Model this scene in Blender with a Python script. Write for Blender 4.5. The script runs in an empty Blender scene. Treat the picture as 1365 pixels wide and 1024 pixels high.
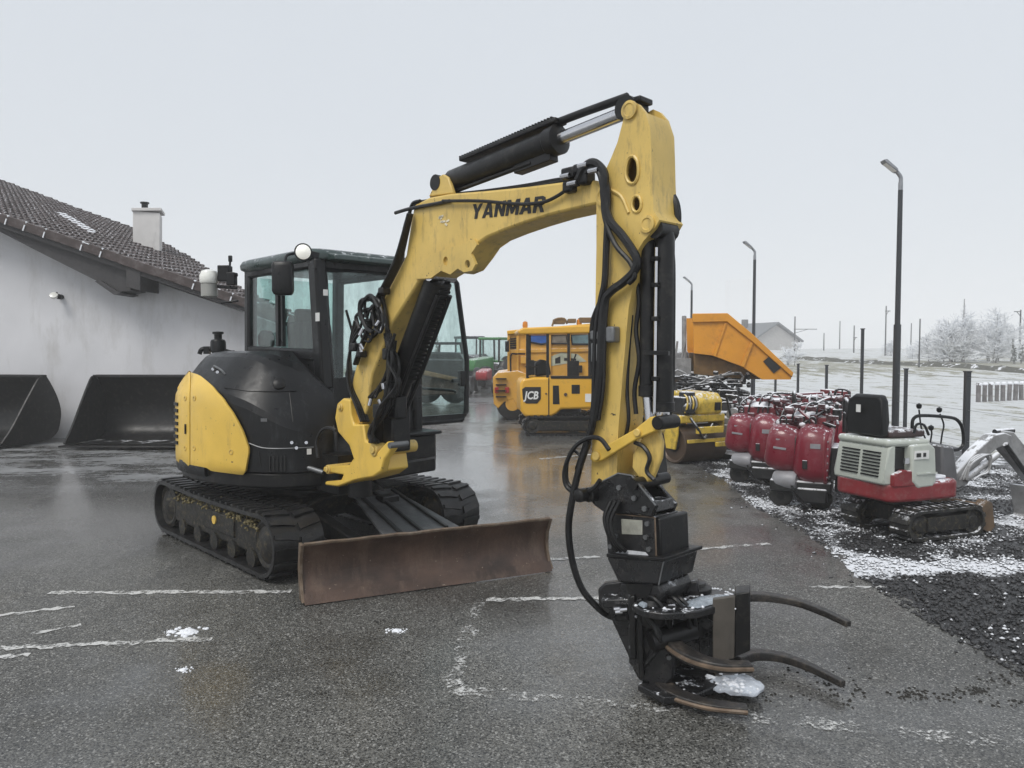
import bpy, bmesh, math, random
import numpy as np
from mathutils import Vector, Matrix
from mathutils.bvhtree import BVHTree
R = math.radians
V = Vector
SC = bpy.context.scene
COL = SC.collection
rnd = random.Random(7)

# ------------------------------------------------------------------ camera
FPX, HORIZON, CAMH = 1000.0, 468.0, 1.7
PITCH = math.atan((512 - HORIZON) / FPX)
cam = bpy.data.objects.new('camera', bpy.data.cameras.new('camera'))
COL.objects.link(cam)
cam.location = (0, 0, CAMH)
cam.rotation_euler = (R(90) - PITCH, 0, 0)
cam.data.sensor_width = 36.0
cam.data.lens = FPX / 1365.0 * 36.0
cam.data.clip_start = 0.05
cam.data.clip_end = 3000
SC.camera = cam

# ------------------------------------------------------------------ sky and light (overcast winter day)
world = bpy.data.worlds.new('World')
SC.world = world
world.use_nodes = True
wn, wl = world.node_tree.nodes, world.node_tree.links
wn.clear()
wo = wn.new('ShaderNodeOutputWorld')
bg = wn.new('ShaderNodeBackground')
sky = wn.new('ShaderNodeTexSky')
sky.sky_type = 'NISHITA'
sky.sun_disc = False
sky.sun_elevation = R(38)
sky.sun_rotation = R(200)
sky.air_density = 1.0
sky.dust_density = 4.0
mx = wn.new('ShaderNodeMix')
mx.data_type = 'RGBA'
mx.inputs[0].default_value = 0.93
mx.inputs[7].default_value = (4.75, 5.15, 5.70, 1)      # the cloud sheet
wl.new(sky.outputs[0], mx.inputs[6])
tcw = wn.new('ShaderNodeTexCoord'); cn_ = wn.new('ShaderNodeTexNoise'); cn_.inputs['Scale'].default_value = 1.6; cn_.inputs['Detail'].default_value = 5; cn_.inputs['Roughness'].default_value = 0.55
wl.new(tcw.outputs['Generated'], cn_.inputs['Vector'])
cm_ = wn.new('ShaderNodeMix'); cm_.data_type = 'RGBA'
cm_.inputs[6].default_value = (4.75, 5.08, 5.52, 1); cm_.inputs[7].default_value = (5.20, 5.52, 5.92, 1)
wl.new(cn_.outputs[0], cm_.inputs[0]); wl.new(cm_.outputs[2], mx.inputs[7])
wl.new(mx.outputs[2], bg.inputs[0])
bg.inputs[1].default_value = 0.1
wl.new(bg.outputs[0], wo.inputs[0])
sd = bpy.data.lights.new('sun', 'SUN')
sd.energy = 1.5
sd.angle = R(24)
sd.color = (1.0, 0.97, 0.92)
sun = bpy.data.objects.new('sun', sd)
COL.objects.link(sun)
SUN_DIR = V((-0.38, -0.50, 0.78))                         # towards the sun: behind the camera, a little left
sun.rotation_euler = SUN_DIR.to_track_quat('Z', 'Y').to_euler()
SC.view_settings.view_transform = 'Standard'
SC.view_settings.look = 'None'
SC.view_settings.exposure = 0.50
SC.view_settings.gamma = 1.0
SC.cycles.use_denoising = True
SC.cycles.max_bounces = 8
SC.cycles.transparent_max_bounces = 16
SC.cycles.volume_bounces = 3

# ------------------------------------------------------------------ measuring helpers (photo pixel -> place in the yard)
CAM = V((0, 0, CAMH))
_cp, _sp = math.cos(PITCH), math.sin(PITCH)
def ray(u, v):
    x, y = (u - 682.5) / FPX, (512 - v) / FPX
    return V((x, _cp + y * _sp, -_sp + y * _cp))
def at(u, v, Y):
    d = ray(u, v); return CAM + d * (Y / d.y)
def gr(u, v, z=0.0):
    d = ray(u, v); return CAM + d * ((z - CAMH) / d.z)
class Pl:
    """upright plane through (x, y), running along angle a; L points to its left"""
    def __init__(s, x, y, deg):
        a = R(deg)
        s.O = V((x, y, 0)); s.F = V((math.cos(a), math.sin(a), 0)); s.L = V((-math.sin(a), math.cos(a), 0))
    def p(s, u, v, off=0.0):
        d = ray(u, v); o = s.O + s.L * off
        return CAM + d * ((o - CAM).dot(s.L) / d.dot(s.L))
    def ps(s, pts, off=0.0):
        return [s.p(u, v, off) for u, v in pts]

# ------------------------------------------------------------------ mesh helpers
def smooth_path(pts, k=5):
    pts = [V(p) for p in pts]
    if len(pts) < 3: return pts
    out = []
    P = [pts[0] * 2 - pts[1]] + pts + [pts[-1] * 2 - pts[-2]]
    for i in range(1, len(P) - 2):
        a, b, c, d = P[i - 1:i + 3]
        for j in range(k):
            t = j / k
            out.append(0.5 * ((2 * b) + (c - a) * t + (2 * a - 5 * b + 4 * c - d) * t * t + (3 * b - a - 3 * c + d) * t ** 3))
    out.append(pts[-1])
    return out

class MB:
    def __init__(s): s.v, s.f = [], []
    def add(s, vs, fs):
        n = len(s.v); s.v += [V(p) for p in vs]; s.f += [tuple(i + n for i in f) for f in fs]; return s
    def prism(s, pts, ext):
        n = len(pts); ext = V(ext)
        return s.add(list(pts) + [V(p) + ext for p in pts],
                     [tuple(range(n)), tuple(range(2 * n - 1, n - 1, -1))] + [(i, (i + 1) % n, (i + 1) % n + n, i + n) for i in range(n)])
    def strip(s, pts, ext):                                # walls of a prism only
        n = len(pts); ext = V(ext)
        return s.add(list(pts) + [V(p) + ext for p in pts], [(i, (i + 1) % n, (i + 1) % n + n, i + n) for i in range(n)])
    def box(s, c, size, rz=0.0, M=None):
        x, y, z = size[0] / 2, size[1] / 2, size[2] / 2
        m = M or Matrix.Rotation(rz, 3, 'Z'); c = V(c)
        vs = [c + m @ V((a * x, b * y, d * z)) for a in (-1, 1) for b in (-1, 1) for d in (-1, 1)]
        return s.add(vs, [(0, 1, 3, 2), (4, 6, 7, 5), (0, 4, 5, 1), (2, 3, 7, 6), (0, 2, 6, 4), (1, 5, 7, 3)])
    def bar(s, a, b, w, h, up=(0, 0, 1)):
        a, b = V(a), V(b); d = (b - a); l = d.length; d.normalize()
        x = d.cross(V(up)); x = x.normalized() if x.length > 1e-5 else V((1, 0, 0)); z = x.cross(d)
        m = Matrix((x, d, z)).transposed()
        return s.box((a + b) / 2, (w, l, h), M=m)
    def tube(s, pts, r, n=8, smooth=0):
        pts = smooth_path(pts, smooth) if smooth else [V(p) for p in pts]
        rs = r if isinstance(r, (list, tuple)) else None
        m = len(pts); vs, fs = [], []
        prev = None
        for i, p in enumerate(pts):
            t = (pts[min(i + 1, m - 1)] - pts[max(i - 1, 0)]).normalized()
            if prev is None:
                x = t.orthogonal().normalized()
            else:
                x = (prev - t * prev.dot(t)).normalized()
            prev = x; y = t.cross(x)
            if rs:
                f = i / max(1, m - 1) * (len(rs) - 1); k = min(int(f), len(rs) - 2); rr = rs[k] + (rs[k + 1] - rs[k]) * (f - k)
            else: rr = r
            for j in range(n):
                a = 2 * math.pi * j / n
                vs.append(p + x * (rr * math.cos(a)) + y * (rr * math.sin(a)))
        for i in range(m - 1):
            for j in range(n):
                fs.append((i * n + j, i * n + (j + 1) % n, (i + 1) * n + (j + 1) % n, (i + 1) * n + j))
        fs += [tuple(range(n - 1, -1, -1)), tuple(range((m - 1) * n, m * n))]
        return s.add(vs, fs)
    def cyl(s, a, b, r, n=20, r2=None):
        return s.tube([a, b], [r, r2 if r2 is not None else r], n)
    def lathe(s, c, axis, prof, n=24):                     # prof = [(radius, along)]
        c = V(c); t = V(axis).normalized(); x = t.orthogonal().normalized(); y = t.cross(x)
        m = len(prof); vs, fs = [], []
        for r, h in prof:
            for j in range(n):
                a = 2 * math.pi * j / n
                vs.append(c + t * h + x * (max(r, 1e-4) * math.cos(a)) + y * (max(r, 1e-4) * math.sin(a)))
        for i in range(m - 1):
            for j in range(n):
                fs.append((i * n + j, i * n + (j + 1) % n, (i + 1) * n + (j + 1) % n, (i + 1) * n + j))
        fs += [tuple(range(n - 1, -1, -1)), tuple(range((m - 1) * n, m * n))]
        return s.add(vs, fs)
    def loft(s, rings, cap0=True, cap1=True):
        n = len(rings[0]); m = len(rings); vs = [p for r in rings for p in r]; fs = []
        for i in range(m - 1):
            for j in range(n):
                fs.append((i * n + j, i * n + (j + 1) % n, (i + 1) * n + (j + 1) % n, (i + 1) * n + j))
        if cap0: fs.append(tuple(range(n - 1, -1, -1)))
        if cap1: fs.append(tuple(range((m - 1) * n, m * n)))
        return s.add(vs, fs)
    def grid(s, rows):
        n = len(rows[0]); vs = [p for r in rows for p in r]
        return s.add(vs, [(i * n + j, i * n + j + 1, (i + 1) * n + j + 1, (i + 1) * n + j) for i in range(len(rows) - 1) for j in range(n - 1)])
    def plate(s, outer, holes, ext):                       # flat plate with true holes
        bm = bmesh.new(); ed = []
        for loop in [outer] + holes:
            vs = [bm.verts.new(p) for p in loop]
            ed += [bm.edges.new((vs[i], vs[(i + 1) % len(vs)])) for i in range(len(vs))]
        bmesh.ops.triangle_fill(bm, use_beauty=True, use_dissolve=False, edges=ed)
        bm.verts.index_update()
        vs = [v.co.copy() for v in bm.verts]; fs = [tuple(v.index for v in f.verts) for f in bm.faces]
        bm.free()
        ext = V(ext)
        s.add(vs, fs); s.add([v + ext for v in vs], [f[::-1] for f in fs])
        for loop in [outer] + holes: s.strip(loop, ext)
        return s

XF = {}
def _own(o, parent):
    XF[o.name] = XF[parent.name] if parent else Matrix.Identity(4)
def build(name, mb, mat, parent=None, world=False, bevel=0.0, solid=0.0, ang=40, label=None, recalc=True, kind=None, seg=2):
    me = bpy.data.meshes.new(name)
    vs = mb.v
    if world and parent:
        inv = XF[parent.name].inverted(); vs = [inv @ p for p in vs]
    me.from_pydata([tuple(p) for p in vs], [], mb.f)
    if recalc:
        bm = bmesh.new(); bm.from_mesh(me)
        bmesh.ops.remove_doubles(bm, verts=bm.verts, dist=1e-5)
        bmesh.ops.recalc_face_normals(bm, faces=bm.faces); bm.to_mesh(me); bm.free()
    me.polygons.foreach_set('use_smooth', [True] * len(me.polygons))
    me.set_sharp_from_angle(angle=R(ang))
    me.materials.append(mat)
    o = bpy.data.objects.new(name, me); COL.objects.link(o)
    if parent: o.parent = parent
    _own(o, parent)
    if solid:
        m = o.modifiers.new('solid', 'SOLIDIFY'); m.thickness = solid; m.offset = 0
    if bevel:
        m = o.modifiers.new('bevel', 'BEVEL'); m.width = bevel; m.segments = seg; m.limit_method = 'ANGLE'; m.angle_limit = R(40); m.harden_normals = False
    if label: o['label'] = label
    if kind: o['kind'] = kind
    return o
def tag(o, label=None, cat=None, group=None, kind=None):
    if label: o['label'] = label
    if cat: o['category'] = cat
    if group: o['group'] = group
    if kind: o['kind'] = kind
    return o
def thing(name, label, cat, loc=(0, 0, 0), deg=0.0, group=None):
    o = bpy.data.objects.new(name, None); COL.objects.link(o)
    o.empty_display_size = 0.2
    o.location = loc; o.rotation_euler = (0, 0, R(deg))
    XF[o.name] = Matrix.Translation(V(loc)) @ Matrix.Rotation(R(deg), 4, 'Z')
    return tag(o, label, cat, group)
def dup(o, loc=None, deg=None, label=None, parent=None, group=None, scale=None):
    c = o.copy(); COL.objects.link(c)
    if parent: c.parent = parent
    if loc is not None: c.location = loc
    if deg is not None: c.rotation_euler = (0, 0, R(deg))
    if scale is not None: c.scale = (scale,) * 3
    if label: c['label'] = label
    if group: c['group'] = group
    for ch in list(o.children): dup(ch, parent=c)
    return c
def inst(src, name, parent, loc, M3):
    o = bpy.data.objects.new(name, src); COL.objects.link(o); o.parent = parent
    o.matrix_local = Matrix.Translation(V(loc)) @ M3.to_4x4()
    return o
def text(name, body, size, origin, ex, ey, mat, parent, depth=0.003, shear=0.0, offset=0.0, space=1.0, world=True, squash=1.0, width=0.0):
    cu = bpy.data.curves.new(name, 'FONT'); cu.body = body; cu.size = size; cu.extrude = depth
    cu.shear = shear; cu.offset = offset; cu.space_character = space; cu.resolution_u = 3
    cu.materials.append(mat)
    o = bpy.data.objects.new(name, cu); COL.objects.link(o); o.parent = parent
    ex = V(ex).normalized(); ez = ex.cross(V(ey)).normalized(); ey = ez.cross(ex)
    m = Matrix((ex * squash, ey, ez)).transposed().to_4x4(); m.translation = V(origin)
    if world: m = XF[parent.name].inverted() @ m
    bpy.context.view_layer.update()
    k = width / o.dimensions.x if width else 1.0
    me = bpy.data.meshes.new_from_object(o.evaluated_get(bpy.context.evaluated_depsgraph_get()))
    me.transform(Matrix.Diagonal((k, 1, 1, 1)))
    bpy.data.objects.remove(o); bpy.data.curves.remove(cu)
    o = bpy.data.objects.new(name, me); COL.objects.link(o); o.parent = parent
    o.matrix_local = m
    _own(o, parent)
    return o

# ------------------------------------------------------------------ material helpers
class NG:
    def __init__(s, name):
        s.m = bpy.data.materials.new(name); s.m.use_nodes = True
        s.t = s.m.node_tree; s.n = s.t.nodes; s.l = s.t.links; s.n.clear()
        s.out = s.n.new('ShaderNodeOutputMaterial'); s.b = s.n.new('ShaderNodeBsdfPrincipled')
        s.l.new(s.b.outputs[0], s.out.inputs[0])
        g = s.n.new('ShaderNodeNewGeometry'); s.pos = g.outputs['Position']; s.nor = g.outputs['Normal']
    def _in(s, sock, val):
        if hasattr(val, 'is_linked') or hasattr(val, 'links'): s.l.new(val, sock)
        elif val is not None:
            try: sock.default_value = val
            except Exception: sock.default_value = tuple(val) + (1,)
    def noise(s, scale, detail=4, rough=0.55, vec=None, out=0, dist=0.0):
        n = s.n.new('ShaderNodeTexNoise'); n.inputs['Scale'].default_value = scale; n.inputs['Detail'].default_value = detail
        n.inputs['Roughness'].default_value = rough; n.inputs['Distortion'].default_value = dist
        s.l.new(vec or s.pos, n.inputs['Vector']); return n.outputs[out]
    def voro(s, scale, out='Distance', feature='F1', vec=None, rand=1.0):
        n = s.n.new('ShaderNodeTexVoronoi'); n.feature = feature; n.inputs['Scale'].default_value = scale
        n.inputs['Randomness'].default_value = rand
        s.l.new(vec or s.pos, n.inputs['Vector']); return n.outputs[out]
    def ramp(s, x, lo, hi, a=0.0, b=1.0, smooth=False):
        n = s.n.new('ShaderNodeMapRange'); n.clamp = True
        if smooth: n.interpolation_type = 'SMOOTHSTEP'
        s._in(n.inputs[0], x); s._in(n.inputs[1], lo); s._in(n.inputs[2], hi); s._in(n.inputs[3], a); s._in(n.inputs[4], b)
        return n.outputs[0]
    def math(s, op, a, b=0.0, c=None):
        n = s.n.new('ShaderNodeMath'); n.operation = op; s._in(n.inputs[0], a); s._in(n.inputs[1], b)
        if c is not None: s._in(n.inputs[2], c)
        return n.outputs[0]
    def mix(s, f, a, b, blend='MIX'):
        n = s.n.new('ShaderNodeMix'); n.data_type = 'RGBA'; n.blend_type = blend
        s._in(n.inputs[0], f); s._in(n.inputs[6], a if hasattr(a, 'links') else tuple(a)[:3] + (1,)); s._in(n.inputs[7], b if hasattr(b, 'links') else tuple(b)[:3] + (1,))
        return n.outputs[2]
    def sep(s, v):
        n = s.n.new('ShaderNodeSeparateXYZ'); s.l.new(v, n.inputs[0]); return n.outputs
    def scale(s, v, sc):
        n = s.n.new('ShaderNodeVectorMath'); n.operation = 'MULTIPLY'; s.l.new(v, n.inputs[0]); n.inputs[1].default_value = sc; return n.outputs[0]
    def bump(s, h, strength=0.3, dist=0.01):
        n = s.n.new('ShaderNodeBump'); s._in(n.inputs['Strength'], strength); n.inputs['Distance'].default_value = dist
        s._in(n.inputs['Height'], h); s.l.new(n.outputs[0], s.b.inputs['Normal']); return n
    def set(s, **k):
        for kk, v in k.items():
            s._in(s.b.inputs[{'color': 'Base Color', 'rough': 'Roughness', 'metal': 'Metallic', 'spec': 'Specular IOR Level', 'coat': 'Coat Weight'}[kk]], v)
        return s
SNOW = (0.80, 0.82, 0.86)
def M(name, col, rough=0.5, metal=0.0, var=0.15, scale=6.0, dirt=None, dirt_amt=0.0, dirt_scale=5.0, snow=0.0, snow_scale=18.0, bump=0.0, bump_scale=60.0, coat=0.0, spec=0.5, streak=False, chips=None):
    g = NG(name)
    n1 = g.noise(scale, 5)
    c = g.mix(g.ramp(n1, 0.3, 0.7), [x * (1 - var) for x in col], [min(1, x * (1 + var)) for x in col])
    rg = g.ramp(g.noise(scale * 2.3, 6, 0.65), 0.3, 0.75, max(0.03, rough - 0.1), min(1, rough + 0.14))
    if dirt_amt:
        vec = g.scale(g.pos, (1, 1, 0.28)) if streak else None
        d = g.noise(dirt_scale, 9, 0.72, vec)
        m = g.ramp(d, 0.62 - 0.3 * dirt_amt, 0.80 - 0.22 * dirt_amt)
        m = g.math('MULTIPLY', m, min(1.0, 0.55 + dirt_amt * 0.4))
        c = g.mix(m, c, dirt); rg = g.math('MAXIMUM', rg, g.math('MULTIPLY', m, 0.75))
    if chips:
        cm = g.ramp(g.math('ADD', g.noise(38, 4, 0.6), g.math('MULTIPLY', g.noise(4, 4), 0.30)), 0.845, 0.865)
        c = g.mix(cm, c, chips); rg = g.math('MAXIMUM', rg, g.math('MULTIPLY', cm, 0.7))
    if snow:
        z = g.sep(g.nor)[2]
        m = g.math('MULTIPLY', g.ramp(z, 0.35, 0.8), g.ramp(g.noise(snow_scale, 6, 0.7), 0.60 - 0.28 * snow, 0.68 - 0.28 * snow))
        c = g.mix(m, c, SNOW); rg = g.math('MAXIMUM', rg, g.math('MULTIPLY', m, 0.7))
    g.set(color=c, rough=rg, metal=metal, spec=spec, coat=coat)
    if bump: g.bump(g.noise(bump_scale, 6, 0.7), bump, 0.01)
    return g.m
def glass(name, tint, refl=1.0):
    g = NG(name); g.n.remove(g.b)
    tr = g.n.new('ShaderNodeBsdfTransparent'); g.l.new(g.mix(g.ramp(g.noise(7, 8, 0.7, g.scale(g.pos, (1, 1, .4))), .35, .7), tint, [x * .80 for x in tint]), tr.inputs[0])
    gl = g.n.new('ShaderNodeBsdfGlossy'); gl.inputs['Roughness'].default_value = 0.04; gl.inputs[0].default_value = (refl, refl, refl, 1)
    fr = g.n.new('ShaderNodeFresnel'); bf = g.n.new('ShaderNodeNewGeometry').outputs['Backfacing']; g.l.new(g.ramp(bf, 0, 1, 1.45, 1 / 1.45), fr.inputs[0])
    ms = g.n.new('ShaderNodeMixShader')
    g.l.new(fr.outputs[0], ms.inputs[0]); g.l.new(tr.outputs[0], ms.inputs[1]); g.l.new(gl.outputs[0], ms.inputs[2])
    g.l.new(ms.outputs[0], g.out.inputs[0])
    return g.m

MUD = (0.05, 0.04, 0.03)
m_yel = M('yellow_paint', (0.74, 0.49, 0.085), 0.38, var=0.08, scale=3, chips=(0.10, 0.075, 0.04), dirt=(0.34, 0.23, 0.08), dirt_amt=0.24, dirt_scale=7, coat=0.2, streak=True)
m_boom = M('weathered_yellow_paint', (0.63, 0.445, 0.125), 0.40, var=0.12, scale=3.5, chips=(0.06, 0.045, 0.03), dirt=(0.20, 0.145, 0.07), dirt_amt=0.33, dirt_scale=17, streak=True, bump=0.05)
m_blk = M('black_plastic', (0.0075, 0.008, 0.009), 0.34, var=0.3, dirt=(0.05, 0.052, 0.055), dirt_amt=0.28, dirt_scale=11, spec=0.32, streak=True)
m_steel = M('black_painted_steel', (0.0065, 0.0065, 0.007), 0.38, var=0.3, dirt=(0.05, 0.045, 0.038), dirt_amt=0.35, dirt_scale=11, bump=0.12, spec=0.35)
m_rubber = M('wet_rubber', (0.009, 0.009, 0.0095), 0.42, var=0.3, dirt=(0.055, 0.05, 0.04), dirt_amt=0.35, dirt_scale=14, bump=0.25)
m_muddy = M('muddy_frame_steel', (0.013, 0.0125, 0.012), 0.5, var=0.3, dirt=(0.17, 0.14, 0.075), dirt_amt=0.36, dirt_scale=26, bump=0.4, spec=0.35)
m_hose = M('hydraulic_hose_rubber', (0.0085, 0.0085, 0.009), 0.40, var=0.3, dirt=(0.07, 0.07, 0.07), dirt_amt=0.2, dirt_scale=30, spec=0.4)
m_rust = M('rusty_brown_steel', (0.068, 0.040, 0.028), 0.42, var=0.55, scale=3.5, dirt=(0.155, 0.105, 0.075), dirt_amt=0.42, dirt_scale=6, streak=True, bump=0.35, bump_scale=35, chips=(0.22, 0.17, 0.13))
m_worn = M('worn_edge_steel', (0.16, 0.115, 0.08), 0.5, metal=0.4, var=0.35, scale=14, dirt=(0.28, 0.24, 0.2), dirt_amt=0.4, dirt_scale=16, bump=0.2)
m_chrome = M('chromed_rod', (0.62, 0.62, 0.64), 0.2, metal=1.0, var=0.05)
m_grey = M('grey_steel', (0.16, 0.165, 0.17), 0.45, metal=0.5, var=0.25, dirt=(0.06, 0.055, 0.05), dirt_amt=0.3)
m_cabglass = glass('tinted_cab_glass', (0.82, 0.92, 0.905))
m_lampglass = M('white_lamp_lens', (0.85, 0.85, 0.80), 0.25, var=0.03, coat=0.4)
m_green = M('dark_green_roof_paint', (0.035, 0.055, 0.052), 0.32, var=0.15, snow=0.1, coat=0.2)
m_white = M('white_sticker', (0.75, 0.75, 0.73), 0.5, var=0.08)
m_decal = M('black_lettering', (0.012, 0.012, 0.012), 0.5, var=0.1)
m_seat = M('black_seat_vinyl', (0.006, 0.0065, 0.007), 0.5, var=0.2, spec=0.3)
m_snowy_steel = M('snow_dusted_black_steel', (0.014, 0.014, 0.015), 0.4, var=0.3, dirt=(0.05, 0.05, 0.05), dirt_amt=0.3, dirt_scale=12, snow=0.8, snow_scale=16)
m_snow = M('snow', (0.80, 0.82, 0.86), 0.7, var=0.05, scale=30, bump=0.5, bump_scale=40)
# ================================================================== SETTING
# ---- asphalt
g = NG('wet_asphalt')
ag = g.noise(150, 2, 0.6); vor = g.voro(150, 'Color'); vs_ = g.sep(vor)[0]
big = g.noise(0.42, 6, 0.6); mid = g.noise(1.7, 6, 0.62); fine = g.noise(38, 5, 0.7)
base = g.mix(g.ramp(big, 0.35, 0.68), (0.070, 0.069, 0.063), (0.165, 0.163, 0.150))
base = g.mix(g.math('MULTIPLY', g.ramp(mid, 0.55, 0.75), 0.5), base, (0.052, 0.050, 0.046))
base = g.mix(g.math('MULTIPLY', g.ramp(g.noise(0.6, 7, 0.62, g.scale(g.pos, (1.0, 0.6, 1))), 0.58, 0.72), 0.55), base, (0.150, 0.125, 0.085))   # brownish silt
gr_ = g.ramp(vs_, 0.0, 1.0, 0.28, 1.75)
base = g.mix(1.0, base, (1, 1, 1), 'MULTIPLY')
mm = g.n.new('ShaderNodeVectorMath'); mm.operation = 'SCALE'; g.l.new(base, mm.inputs[0]); g.l.new(gr_, mm.inputs['Scale'])
base = mm.outputs[0]
base = g.mix(g.math('MULTIPLY', g.ramp(g.sep(g.voro(125, 'Color'))[1], 0.895, 0.94), 0.75), base, (0.40, 0.395, 0.375))   # light stones
base = g.mix(g.math('MULTIPLY', g.ramp(g.sep(g.voro(125, 'Color'))[2], 0.84, 0.90), 0.85), base, (0.012, 0.012, 0.012))
tyr = g.math('MULTIPLY', g.ramp(g.noise(2.6, 5, 0.6, g.scale(g.pos, (1.0, 0.10, 1))), 0.54, 0.66), 0.32)
base = g.mix(tyr, base, (0.045, 0.044, 0.041))
base = g.mix(g.math('MULTIPLY', g.ramp(g.noise(0.75, 6, 0.6), 0.60, 0.74), 0.55), base, (0.035, 0.034, 0.030))
# slush that lies in front of the wall
px = g.sep(g.pos)
reg = g.math('MULTIPLY', g.ramp(px[0], -3.0, -4.6), g.math('MULTIPLY', g.ramp(px[1], 8.6, 10.2), g.ramp(px[1], 16, 13.5)))
sl = g.noise(1.1, 9, 0.72, g.scale(g.pos, (0.55, 1.5, 1)))
slm = g.math('MULTIPLY', g.ramp(g.math('ADD', sl, g.math('MULTIPLY', g.math('SUBTRACT', g.noise(9, 6, .75), .5), .45)), 0.43, 0.58), reg)
base = g.mix(g.math('MULTIPLY', slm, 0.85), base, (0.52, 0.53, 0.54))
farm = g.ramp(px[1], 6.5, 10.5, 0.0, 0.085)
fleck = g.math('MULTIPLY', g.ramp(g.math('ADD', g.noise(9, 9, 0.78), farm), 0.64, 0.675), g.ramp(g.math('ADD', g.noise(0.5, 4), farm), 0.46, 0.58))
base = g.mix(g.math('MULTIPLY', fleck, 0.7), base, (0.6, 0.61, 0.63))
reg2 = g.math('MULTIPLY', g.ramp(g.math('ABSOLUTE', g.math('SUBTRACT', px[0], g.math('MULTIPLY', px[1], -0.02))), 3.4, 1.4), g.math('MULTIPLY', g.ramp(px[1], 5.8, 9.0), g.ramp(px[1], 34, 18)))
sky_sheen = g.math('MULTIPLY', g.ramp(g.math('ADD', g.noise(1.2, 8, 0.72, g.scale(g.pos, (1, .6, 1))), g.math('MULTIPLY', g.math('SUBTRACT', g.noise(16, 6, .75), .5), .35)), 0.40, 0.62), reg2)
base = g.mix(g.math('MULTIPLY', sky_sheen, 0.55), base, (0.34, 0.345, 0.345))  # pale sky sheen painted into the asphalt colour down the yard centre
wet = g.ramp(g.math('ADD', g.noise(0.33, 5, 0.58), g.math('ADD', g.ramp(px[1], 5.5, 9.5, -0.02, 0.13), g.math('MULTIPLY', g.math('SUBTRACT', g.noise(2.2, 5, 0.6), 0.5), 0.35))), 0.42, 0.60)
rough = g.math('ADD', g.ramp(wet, 0, 1, 0.46, 0.22), g.ramp(fine, 0.3, 0.7, -0.05, 0.10))
rough = g.math('MAXIMUM', rough, g.math('MULTIPLY', slm, 0.6))
mw = g.n.new('ShaderNodeVectorMath'); mw.operation = 'SCALE'; g.l.new(base, mw.inputs[0]); g.l.new(g.ramp(wet, 0, 1, 0.95, 0.66), mw.inputs['Scale']); base = mw.outputs[0]
g.set(color=base, rough=rough, spec=0.5)
g.set(coat=g.ramp(wet, 0, 1, 0.10, 0.75)); g.b.inputs['Coat Roughness'].default_value = 0.13; g.b.inputs['Coat IOR'].default_value = 1.33
hb = g.math('ADD', g.math('MULTIPLY', g.voro(95), -0.8), g.math('MULTIPLY', fine, 0.9))
g.bump(hb, g.ramp(wet, 0, 1, 0.65, 0.26), 0.006)
m_asph = g.m
# ---- field (snow over grass)
g = NG('snowy_field')
p3 = g.sep(g.pos)
n = g.noise(0.9, 9, 0.7, g.scale(g.pos, (1, 0.45, 1)))
grass = g.mix(g.noise(5, 5), (0.16, 0.155, 0.10), (0.28, 0.27, 0.20))
thin = g.math('MULTIPLY', g.ramp(p3[1], 46, 54), g.ramp(p3[1], 90, 66))
thr = g.ramp(thin, 0, 1, 0.425, 0.515)
m_ = g.ramp(g.math('SUBTRACT', g.math('ADD', g.math('MULTIPLY', n, 0.65), g.math('MULTIPLY', g.noise(9, 6, 0.75), 0.35)), thr), -0.015, 0.05)
c = g.mix(m_, grass, g.mix(g.noise(3, 6), (0.46, 0.475, 0.475), (0.66, 0.68, 0.695)))
g.set(color=c, rough=0.75); g.bump(g.noise(14, 8, 0.7), 0.6, 0.04)
m_field = g.m
# ---- gravel bed
g = NG('gravel_bed')
p3 = g.sep(g.pos)
st = g.voro(44, 'Color'); sd_ = g.voro(44)
dark = g.mix(g.sep(st)[0], (0.010, 0.010, 0.011), (0.06, 0.06, 0.062))
edge = g.math('MULTIPLY', g.ramp(p3[0], 3.15, 2.75), g.ramp(p3[1], 4.9, 6.0, 0.0, 0.10))
band = g.ramp(g.math('ABSOLUTE', g.math('SUBTRACT', p3[1], g.math('ADD', 5.42, g.math('MULTIPLY', g.noise(1.1, 6, 0.65), 0.85)))), 0.10, 0.36, 0.20, 0.0)
nn = g.math('ADD', g.math('ADD', g.noise(1.3, 8, 0.68), edge), band)
nn = g.math('ADD', nn, g.ramp(p3[1], 5.2, 6.2, -0.10, 0.02))
nn = g.math('ADD', nn, g.math('MULTIPLY', g.math('SUBTRACT', g.noise(22, 5, 0.75), 0.5), 0.36))
sm = g.ramp(nn, 0.565, 0.615)
g.set(color=g.mix(sm, dark, SNOW), rough=g.ramp(sm, 0, 1, 0.42, 0.75))
g.bump(g.math('ADD', g.math('MULTIPLY', sd_, -1.0), g.math('MULTIPLY', sm, 0.6)), 0.9, 0.015)
m_gravel = g.m
g = NG('wet_dark_stone')
inf = g.n.new('ShaderNodeNewGeometry').outputs['Random Per Island']
p3 = g.sep(g.pos)
nn = g.math('ADD', g.noise(1.3, 8, 0.68), g.math('MULTIPLY', g.math('SUBTRACT', g.noise(22, 5, 0.75), 0.5), 0.40))
nn = g.math('ADD', nn, g.math('ADD', g.ramp(p3[1], 5.2, 6.2, -0.06, 0.05), g.ramp(g.math('ABSOLUTE', g.math('SUBTRACT', p3[1], g.math('ADD', 5.42, g.math('MULTIPLY', g.noise(1.1, 6, 0.65), 0.85)))), 0.10, 0.36, 0.17, 0.0)))
sm = g.math('MULTIPLY', g.ramp(nn, 0.55, 0.60), g.ramp(g.sep(g.nor)[2], -0.1, 0.35))
sp_ = g.math('MULTIPLY', g.ramp(g.math('ADD', inf, g.math('MULTIPLY', g.math('SUBTRACT', g.noise(2.2, 6, .65), .5), 1.1)), 0.93, 0.98), g.ramp(g.sep(g.nor)[2], 0.2, 0.5))
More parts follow.
